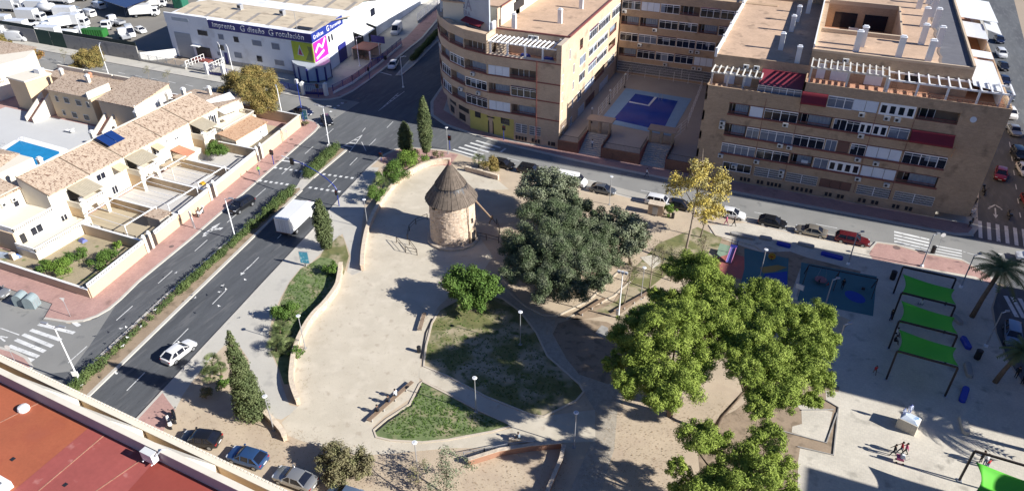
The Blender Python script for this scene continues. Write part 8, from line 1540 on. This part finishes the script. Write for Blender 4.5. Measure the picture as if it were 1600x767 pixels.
# benches
def longbench(a, b, label, m=None, w=.5, h=.45, back=True):
    p, q = Vector(at(*a, KH)), Vector(at(*b, KH)); t = (q - p).normalized(); n = Vector((-t.y, t.x)); r = empty('bench', (p.x, p.y, KH)); tag(r, label, 'bench'); f = lambda: FM(tuple(p), tuple(q)); L = f().L; s = f()
    for k in range(3): s.box(0, L, -w / 2 + k * w / 3, -w / 2 + (k + 1) * w / 3 - .03, KH + h - .06, KH + h)
    P(r, 'seat', s, m or M_['wood']); k = 0; x = .3
    while x < L: g = f(); g.box(x, x + .14, -w / 2 + .03, w / 2 - .03, KH, KH + h - .062); P(r, 'leg', g, M_['concrete']); x += 1.8
    return p, q, n, r
p, q, n_, _ = longbench((576, 661), (645, 600), 'long curved wooden bench with three people beside the triangular lawn'); d_ = atan2((q - p).y, (q - p).x)
for f_, top, bot, lab in ((.22, 'black', 'black', 'person in black sitting on the long bench, nearest its lower end'), (.46, 'black', 'navy', 'person in dark clothes sitting in the middle of the long bench'), (.62, 'white', 'grey', 'person in white sitting on the long bench')): c = p.lerp(q, f_); person((c.x, c.y, KH + .45 - .80), d_ + pi / 2, 'sit', top, bot, lab)
longbench((656, 519), (664, 492), 'wooden bench along the kerb of the shaded lawn', back=False); longbench((1022, 455), (960, 490), 'long low wooden edge bench beside the pale path', M_['wood'])
x, y = at(812, 689, KH); person((x, y, KH + .42 - .80), RD(190), 'sit', 'grey', 'black', 'man in grey sitting on the pale stone above the terracotta wall')
longbench((905, 494), (944, 470), 'low wooden bench on the brown path behind the lawn lamp')
def blockbench(a, b, label, m, w=.7, h=.45):
    p, q = at(*a, KH), at(*b, KH); L = hypot(q[0] - p[0], q[1] - p[1]); o = MB(); n = 7; pts = [(L / 2 - w / 2 + w / 2 * cos(t), w / 2 * sin(t)) for t in [pi * (k / n - .5) for k in range(n + 1)]] + [(-L / 2 + w / 2 + w / 2 * cos(t), w / 2 * sin(t)) for t in [pi * (k / n + .5) for k in range(n + 1)]]
    o.prism(pts, 0, h * .8); o.prism(pts, h * .8, h, [(x * .97, y * .85) for x, y in pts]); ob = o.build('block_bench', m, None, False, ((p[0] + q[0]) / 2, (p[1] + q[1]) / 2, KH), atan2(q[1] - p[1], q[0] - p[0])); tag(ob, label, 'bench'); return ob
blb = pm('blue_seat', (.01, .035, .36), .4, .08)
for a, b, lab, m in (((1213, 381), (1235, 387), 'short blue block bench on the sunny path edge', blb), ((1282, 397), (1317, 406), 'long blue rounded bench on its own grey pad', blb), ((1503, 528), (1514, 547), 'blue rounded seat in the shaded plaza, farther of two', blb), ((1509, 607), (1502, 629), 'blue rounded seat in the shaded plaza, nearer of two', blb), ((1510, 568), (1515, 591), 'grey rounded concrete seat between the blue ones', M_['concrete']), ((1487, 494), (1502, 508), 'grey rounded concrete seat at the right post of the middle sail', M_['concrete']), ((1502, 652), (1510, 680), 'pale concrete block bench in the sunny plaza', M_['plaza']),
    ((1140, 366), (1180, 375), 'long grey block bench farthest left along the pale path', M_['concrete']), ((1186, 372), (1206, 376), 'short grey block bench beside the thin lamp post', M_['concrete']), ((1246, 381), (1272, 388), 'grey block bench right of the short blue one', M_['concrete'])): blockbench(a, b, lab, m)
def bin_(px, py, label, m=None, sc=1):
    x, y = at(px, py, KH); r = empty('litter_bin', (x, y, KH)); tag(r, label, 'bin'); P(r, 'drum', MB().lathe([(.26 * sc, 0), (.3 * sc, .1), (.3 * sc, 1.0 * sc)], 12, (x, y, KH)), m or M_['black']); P(r, 'lid', MB().lathe([(.32 * sc, 0), (.3 * sc, .08), (.1, .14)], 12, (x, y, KH + 1.0 * sc)), M_['black'])
for px, py, lab, sc in ((1394, 436, 'black bin left of the first green sail', 1.2), (1526, 560, 'black bin between the blue seats on the shaded plaza', 1.2), (1457, 395, 'black bin on the pink paving beside the zebra', 1), (1051, 341, 'dark bin in front of the round bush by the kiosk', .8), (655, 550, 'small bin at the lower end of the lawn kerb', .8)): bin_(px, py, lab, None, sc)
# stone kiosk
x, y = at(1026, 334, KH); r = empty('utility_kiosk', (x, y, KH)); tag(r, 'small brick utility kiosk with grey metal door', 'kiosk'); P(r, 'wall', MB().box(x - 1.3, x + 1.0, y - .6, y + .6, KH, 1.9), M_['brickpale']); P(r, 'roof', MB().box(x - 1.4, x + 1.1, y - .7, y + .7, 1.904, 2.02), M_['stone']); P(r, 'door', MB().box(x - .6, x + .2, y - .66, y - .6, .3, 1.6), M_['metalgrey'])
# green sails
SG = pm('green_sail', (.10, .50, .03), .7, .05, .5, 4); SF = pm('dark_brown_steel', (.022, .014, .012), .6, .1)
def sail(c, z, label, sag=.6):
    o = MB(); n = 14; A, B, C, D = [Vector((*p, z)) for p in c]; ctr = (A + B + C + D) / 4
    for i in range(n + 1):
        for j in range(n + 1):
            u, v = i / n, j / n; p = A.lerp(B, u).lerp(D.lerp(C, u), v); k = .14 * (4 * u * (1 - u) * abs(2 * v - 1) ** 3 + 4 * v * (1 - v) * abs(2 * u - 1) ** 3); p = p.lerp(ctr, k); p.z -= sag * (1 - abs(2 * u - 1) ** 2) * (1 - abs(2 * v - 1) ** 2) - (.25 if (u < .5) == (v < .5) else -.25) * abs(2 * u - 1) * abs(2 * v - 1); o.v.append(tuple(p - Vector((ctr.x, ctr.y, 0))))
    for i in range(n):
        for j in range(n): a = i * (n + 1) + j; o.f.append((a, a + n + 1, a + n + 2, a + 1))
    ob = o.build('shade_sail', SG, None, True, (ctr.x, ctr.y, 0)); ob.modifiers.new('t', 'SOLIDIFY').thickness = .015; tag(ob, label, 'shade sail', 'green shade sails'); return ob
def sframe(tl, tr, z, label):
    a, b = at(*tl, z), at(*tr, z); r = empty('sail_frame', (a[0], a[1], KH)); tag(r, label, 'sail frame', 'steel frames of the green sails'); P(r, 'beam', MB().beam((*a, z), (*b, z), .16, .2), SF)
    for p in (a, b): o = P(r, 'post', MB().beam((*p, KH), (*p, z - .1), .18), SF); SUB(o, 'foot', MB().box(p[0] - .22, p[0] + .22, p[1] - .22, p[1] + .22, KH, KH + .06), M_['metalgrey'], r)
    return a, b
ZB = 4.4; fr = [sframe((1411, 417), (1494, 435), ZB, 'steel sail frame farthest back, next to the pink paving'), sframe((1409, 457), (1493, 478), ZB, 'steel sail frame between the first and second green sail'), sframe((1405, 501), (1496, 524), ZB, 'steel sail frame between the second and third green sail'), sframe((1402, 548), (1497, 574), ZB, 'steel sail frame nearest the statue')]
def ins(p, q, t): return (p[0] + (q[0] - p[0]) * t, p[1] + (q[1] - p[1]) * t)
for k, lab in enumerate(('green shade sail nearest the street', 'middle green shade sail of the row of three', 'green shade sail of the row nearest the statue')):
    (a, b), (c, d) = fr[k], fr[k + 1]; f0 = .32; sail([ins(a, c, .32), ins(b, d, .32), ins(b, d, .97), ins(a, c, .97)], ZB - .15, lab)
a5, b5 = sframe((1523, 704), (1660, 744), ZB, 'steel sail frame in the bottom right corner'); a6, b6 = (a5[0] - .3, a5[1] - 5), (b5[0] - .3, b5[1] - 5); r = empty('sail_frame', (a6[0], a6[1], KH)); tag(r, 'steel sail frame below the bottom edge of the picture', 'sail frame', 'steel frames of the green sails'); P(r, 'beam', MB().beam((*a6, ZB), (*b6, ZB), .16, .2), SF)
for p in (a6, b6): P(r, 'post', MB().beam((*p, KH), (*p, ZB - .1), .18), SF)
sail([ins(a5, a6, .3), ins(b5, b6, .3), ins(b5, b6, .97), ins(a5, a6, .97)], ZB - .15, 'bright green sail cut by the bottom right corner')
# statue
x, y = at(1416, 668, KH); r = empty('statue', (x, y, KH)); tag(r, 'pair of blue and white figures on a slanted pale block', 'statue'); rq = RD(-18); c, s = cos(rq), sin(rq); W = lambda u, v: (x + u * c - v * s, y + u * s + v * c)
P(r, 'plinth', MB().prism([W(-.95, -.7), W(.95, -.7), W(.95, .7), W(-.95, .7)], KH, 1.5), M_['plaza']); P(r, 'plinth_top', MB().prism([W(-.8, -.6), W(.9, -.6), W(.9, .65), W(-.8, .65)], 1.504, 1.72, [W(-.5, .0), W(.5, -.3), W(.7, .5), W(-.6, .6)]), pm('pale_marble', (.6, .66, .72), .5, .12, 1.2, 4, spots=[((.15, .3, .5), 1.6, .6, .05)]))
for u, v, zz, sc in ((-.35, .5, 1.5, .85), (-.75, .2, 1.35, .6)):
    p_ = W(u, v); m2 = BODY['stand'][0].copy(); m2.materials.clear(); m2.materials.append(pm('blue_white_glaze', (.5, .55, .68), .4, .15, 1.5, 5, spots=[((.03, .07, .35), 1.3, .5, .05)]))
    for f_ in m2.polygons: f_.material_index = 0
    o = bpy.data.objects.new('figure', m2); COL.objects.link(o); o.parent = r; o.location = (p_[0] - x, p_[1] - y, zz - KH); o.scale = (sc * 1.15, sc * 1.15, sc); o.rotation_euler = (0, 0, -1.2)
# pushchair
x, y = at(1405, 722, KH); r = empty('pushchair', (x, y, KH)); tag(r, 'pink and white pushchair on the sunny plaza', 'pushchair'); P(r, 'seat', MB().prism([(x - .35, y - .25), (x + .3, y - .25), (x + .3, y + .25), (x - .35, y + .25)], .6, .95, [(x - .45, y - .28), (x + .1, y - .28), (x + .1, y + .28), (x - .45, y + .28)]), CL['pink']); P(r, 'hood', MB().prism([(x - .1, y - .26), (x + .35, y - .26), (x + .35, y + .26), (x - .1, y + .26)], .96, 1.25, [(x, y - .2), (x + .25, y - .2), (x + .25, y + .2), (x, y + .2)]), CL['white']); P(r, 'handle', MB().tube([(x + .3, y - .22, .8), (x + .65, y - .22, 1.15), (x + .65, y + .22, 1.15), (x + .3, y + .22, .8)], .02, 5), M_['metalgrey'])
for dx in (-.3, .3):
    for dy in (-.24, .24): P(r, 'wheel', MB().wheel(x + dx, y + dy, KH + .12, .12, .04), M_['rubber'])
# playground
x0, y0 = at(1146, 387, 1.6); x1, y1 = at(1138, 410, .35); r = empty('slide', (x0, y0, KH)); tag(r, 'small violet and blue slide on the red rubber ground', 'slide'); P(r, 'chute', MB().add([(x0 - .35, y0, 1.6), (x0 + .35, y0, 1.6), (x1 + .35, y1, .35), (x1 - .35, y1, .35), (x0 - .35, y0, 1.52), (x0 + .35, y0, 1.52), (x1 + .35, y1, .27), (x1 - .35, y1, .27)], [(3, 2, 1, 0), (4, 5, 6, 7), (0, 1, 5, 4), (1, 2, 6, 5), (2, 3, 7, 6), (3, 0, 4, 7)]), pm('violet_plastic', (.13, .14, .36), .4, .05))
for sx in (-.37, .37): P(r, 'side_rail', MB().beam((x0 + sx, y0, 1.7), (x1 + sx, y1, .45), .06, .22), pm('pink_plastic', (.5, .2, .35), .5, .05))
P(r, 'platform', MB().box(x0 - .45, x0 + .45, y0, y0 + .8, 1.5, 1.6), M_['navy']); P(r, 'ladder', MB().beam((x0 - .4, y0 + .85, KH), (x0 - .4, y0 + .8, 2.4), .08).beam((x0 + .4, y0 + .85, KH), (x0 + .4, y0 + .8, 2.4), .08).beam((x0 - .4, y0 + .84, .6), (x0 + .4, y0 + .84, .6), .06).beam((x0 - .4, y0 + .83, 1.1), (x0 + .4, y0 + .83, 1.1), .06), M_['navy'])
x, y = at(1205, 406, KH); r = empty('spring_rider', (x, y, KH)); tag(r, 'round yellow spring toy on the teal rubber ground', 'spring toy'); P(r, 'panel', MB().tube([(x, y - .1, .75), (x, y + .1, .75)], .5, 16), pm('ochre_plastic', (.42, .25, .03), .5, .1)); P(r, 'spring', MB().lathe([(.13, 0), (.09, .1), (.13, .2), (.09, .3), (.12, .36)], 10, (x, y, KH)), M_['dark']); P(r, 'seat', MB().box(x - .2, x + .2, y - .2, y + .2, .7, .8), M_['red'])
z = 2.5; A, B, C_ = at(1264, 414, z), at(1312, 424, z), at(1372, 436, z); r = empty('swing_frame', (A[0], A[1], KH)); tag(r, 'dark swing frame with a round basket seat', 'swing'); yb = 2.2
P(r, 'top_beam', MB().beam((*A, z), (*C_, z), .1), SF)
for p in (A, B, C_): P(r, 'leg', MB().beam((*p, z), (p[0] - .2, p[1] + 1.3, KH), .09).beam((*p, z), (p[0] - .2, p[1] - 1.3, KH), .09), SF)
cx_, cy_ = (A[0] + B[0]) / 2, (A[1] + B[1]) / 2; bk = P(r, 'basket_seat', MB().lathe([(.75, 0), (.8, .06), (.72, .1), (.3, .04)], 18, (cx_, cy_, .6)), pm('rose_net', (.26, .12, .13), .8, .1)); SUB(bk, 'chain', MB().tube([(cx_ - .6, cy_, .66), (cx_ - .3, cy_ + .02, z)], .015, 4).tube([(cx_ + .6, cy_, .66), (cx_ + .3, cy_ + .02, z)], .015, 4), M_['metalgrey'], r); P(r, 'bucket_seat', MB().box(C_[0] - 1.5, C_[0] - 1.1, C_[1] - .2, C_[1] + .1, .5, .75), M_['black'])
board(1246, 462, 'pair of white notice plates at the corner of the swing area', 1.1, .8, 1.2, M_['white'], -.3, 'notice_board')
# low concrete edging of the excavated dirt
for pts in ([(1290, 625), (1310, 637), (1302, 711), (1246, 698)], [(1252, 641), (1302, 640)], [(1198, 667), (1238, 678), (1291, 692), (1308, 645)]): ring('edging', poly(pts, KZ), .12, KZ + .12, M_['concrete'], z0=-.02)
# scooters and motorcycles
def make_moto(name, body_):
    r = empty(name)
    for xx in (-.62, .62): o = MB().wheel(xx, 0, .28, .28, .11).build('wheel', M_['rubber'], r); MB().wheel(xx, 0, .28, .15, .12, 10).build('rim', M_['rim'], o)
    b = MB(); loft(b, [(-.85, [(.02, .6), (.06, .64), (.05, .72), (0, .74)]), (-.45, [(.12, .4), (.17, .55), (.13, .76), (0, .8)]), (-.1, [(.11, .3), (.16, .4), (.1, .5), (0, .52)]), (.3, [(.12, .3), (.18, .45), (.12, .62), (0, .66)]), (.55, [(.06, .5), (.17, .75), (.13, 1.0), (0, 1.05)]), (.72, [(.02, .6), (.08, .75), (.06, .9), (0, .92)])]); b.build('body', body_, r, True)
    MB().prism([(-.75, -.13), (-.1, -.14), (-.1, .14), (-.75, .13)], .8, .9, [(-.7, -.1), (-.15, -.1), (-.15, .1), (-.7, .1)]).build('saddle', M_['black'], r); MB().tube([(.5, -.34, 1.08), (.55, 0, 1.02), (.5, .34, 1.08)], .025, 6).build('handlebar', M_['black'], r); MB().tube([(.55, 0, 1.0), (.66, 0, .3)], .04, 6).build('fork', M_['metalgrey'], r)
    for s in (-1, 1): MB().box(.46, .5, s * .36 - .06, s * .36 + .06, 1.2, 1.3).build('mirror', M_['black'], r)
    MB().box(-1.0, -.72, -.18, .18, .84, 1.14).build('top_case', body_, r); return r
MC = {'w': proto(make_moto('scooter', PAINT['white'])), 'b': proto(make_moto('scooter', PAINT['black']))}
for k, px, py, rt, lab in (('w', 266, 664, 2.6, 'white scooter parked on the pink paving below the avenue'), ('b', 274, 655, 2.5, 'black scooter parked behind the white one'), ('w', 314, 336, -1.35, 'white scooter on the pink pavement against the avenue wall'), ('b', 1536, 302, -1.5, 'black motorcycle in the shaded side street'), ('b', 1516, 352, 1.2, 'black scooter at the corner of the brick block, nearest the zebra'), ('w', 1519, 335, 1.1, 'white scooter at the corner of the brick block'), ('b', 1521, 320, 1.0, 'dark scooter behind the white one at the brick block corner'), ('b', 1575, 340, 1.6, 'black scooter near the crossing arrow')):
    zz = 0.02 if px in (1536, 1575) else KH + .01; o = dup(MC[k], (*at(px, py, zz), zz), rt, lab, None, 'scooters and motorcycles'); o['category'] = 'scooter'
# recycling bins
for k, (px, py, m, lab) in enumerate(((36, 474, pm('grey_container', (.22, .27, .28), .6, .15), 'grey rounded recycling container at the left corner, left of two'), (52, 478, MATS['grey_container'] if 'grey_container' in MATS else M_['metalgrey'], 'grey rounded recycling container at the left corner, right of two'))):
    x, y = at(px, py, .02); r = empty('recycling_container', (x, y, .02), .3); tag(r, lab, 'container'); n = 10; pts = [(-.7, 0)] + [(-.7 * cos(t * pi / n), 1.0 + .75 * sin(t * pi / n)) for t in range(n + 1)] + [(.7, 0)]; m_ = MB(); N = len(pts)
    m_.add([(u, -.65, z) for u, z in pts] + [(u, .65, z) for u, z in pts], [tuple(range(N - 1, -1, -1)) if False else tuple(range(N)), tuple(range(2 * N - 1, N - 1, -1))] + [(i, i + N, (i + 1) % N + N, (i + 1) % N) for i in range(N)]); m_.build('shell', m, r)
    for d in (-.45, 0, .45): MB().box(-.72, .72, d - .04, d + .04, .2, 1.1).build('rib', M_['metalgrey'], r)
# pigeons above the avenue
def bird(px, py, z, rot, label):
    x, y = at(px, py, z); r = empty('pigeon', (x, y, z), rot); r.scale = (.75,) * 3; tag(r, label, 'bird', 'white pigeons over the avenue'); b = MB(); loft(b, [(-.2, [(.01, -.01), (.05, 0), (.01, .01), (0, .01)]), (-.08, [(.02, -.03), (.05, 0), (.03, .03), (0, .035)]), (.06, [(.03, -.04), (.06, 0), (.03, .04), (0, .045)]), (.14, [(.01, -.01), (.03, .02), (.02, .04), (0, .05)]), (.19, [(.004, .01), (.008, .02), (.004, .03), (0, .03)])]); b.build('body', M_['white'], r, True)
    for s in (-1, 1): MB().add([(.08, s * .04, .02), (.1, s * .2, .1), (.0, s * .38, .06), (-.06, s * .2, .08), (-.06, s * .04, .02)], [(0, 1, 2, 3, 4)] if s < 0 else [(4, 3, 2, 1, 0)]).build('wing', M_['white'], r)
for k, (px, py, where) in enumerate(((275, 426, 'over the left carriageway beside the estate car arrow'), (383, 437, 'highest over the right carriageway near the pavement'), (348, 446, 'top left one of the trio over the right carriageway'), (353, 452, 'right one of the trio over the right carriageway'), (343, 456, 'lowest of the trio over the right carriageway'), (305, 465, 'flying over the white line beside the hedge'), (342, 478, 'alone below the trio'), (242, 484, 'over the thin hedge section'), (197, 511, 'right one of the pair over the left carriageway'), (189, 513, 'left one of the pair over the left carriageway'), (220, 510, 'beside the stones of the median'), (199, 527, 'low over the near hedge'), (192, 540, 'lowest of those near the hedge'), (182, 583, 'nearest the white lamp base'), (420, 484, 'over the pavement by the round bush'))): bird(px, py, 1.5 + (k * 7 % 5) * .5, k * 1.3, 'white pigeon ' + where)
# manholes and drain covers
for k, (px, py) in enumerate(((455, 218), (462, 228), (447, 239), (433, 252), (414, 268), (560, 154), (540, 160), (268, 385))): x, y = at(px, py, KH); S('manhole_cover', MB().lathe([(.35, 0), (.35, .008)], 16, (x, y, KH + .005)), pm('iron_cover', (.16, .11, .1), .8, .1))
for k, (px, py) in enumerate(((1401, 387), (1440, 394))): x, y = at(px, py, KH); S('manhole_cover', MB().lathe([(.5, 0), (.5, .008)], 16, (x, y, KH + .02)), MATS['iron_cover'])
def kill(o):
    for c in list(o.children): kill(c)
    bpy.data.objects.remove(o)
for o in HIDE: kill(o)
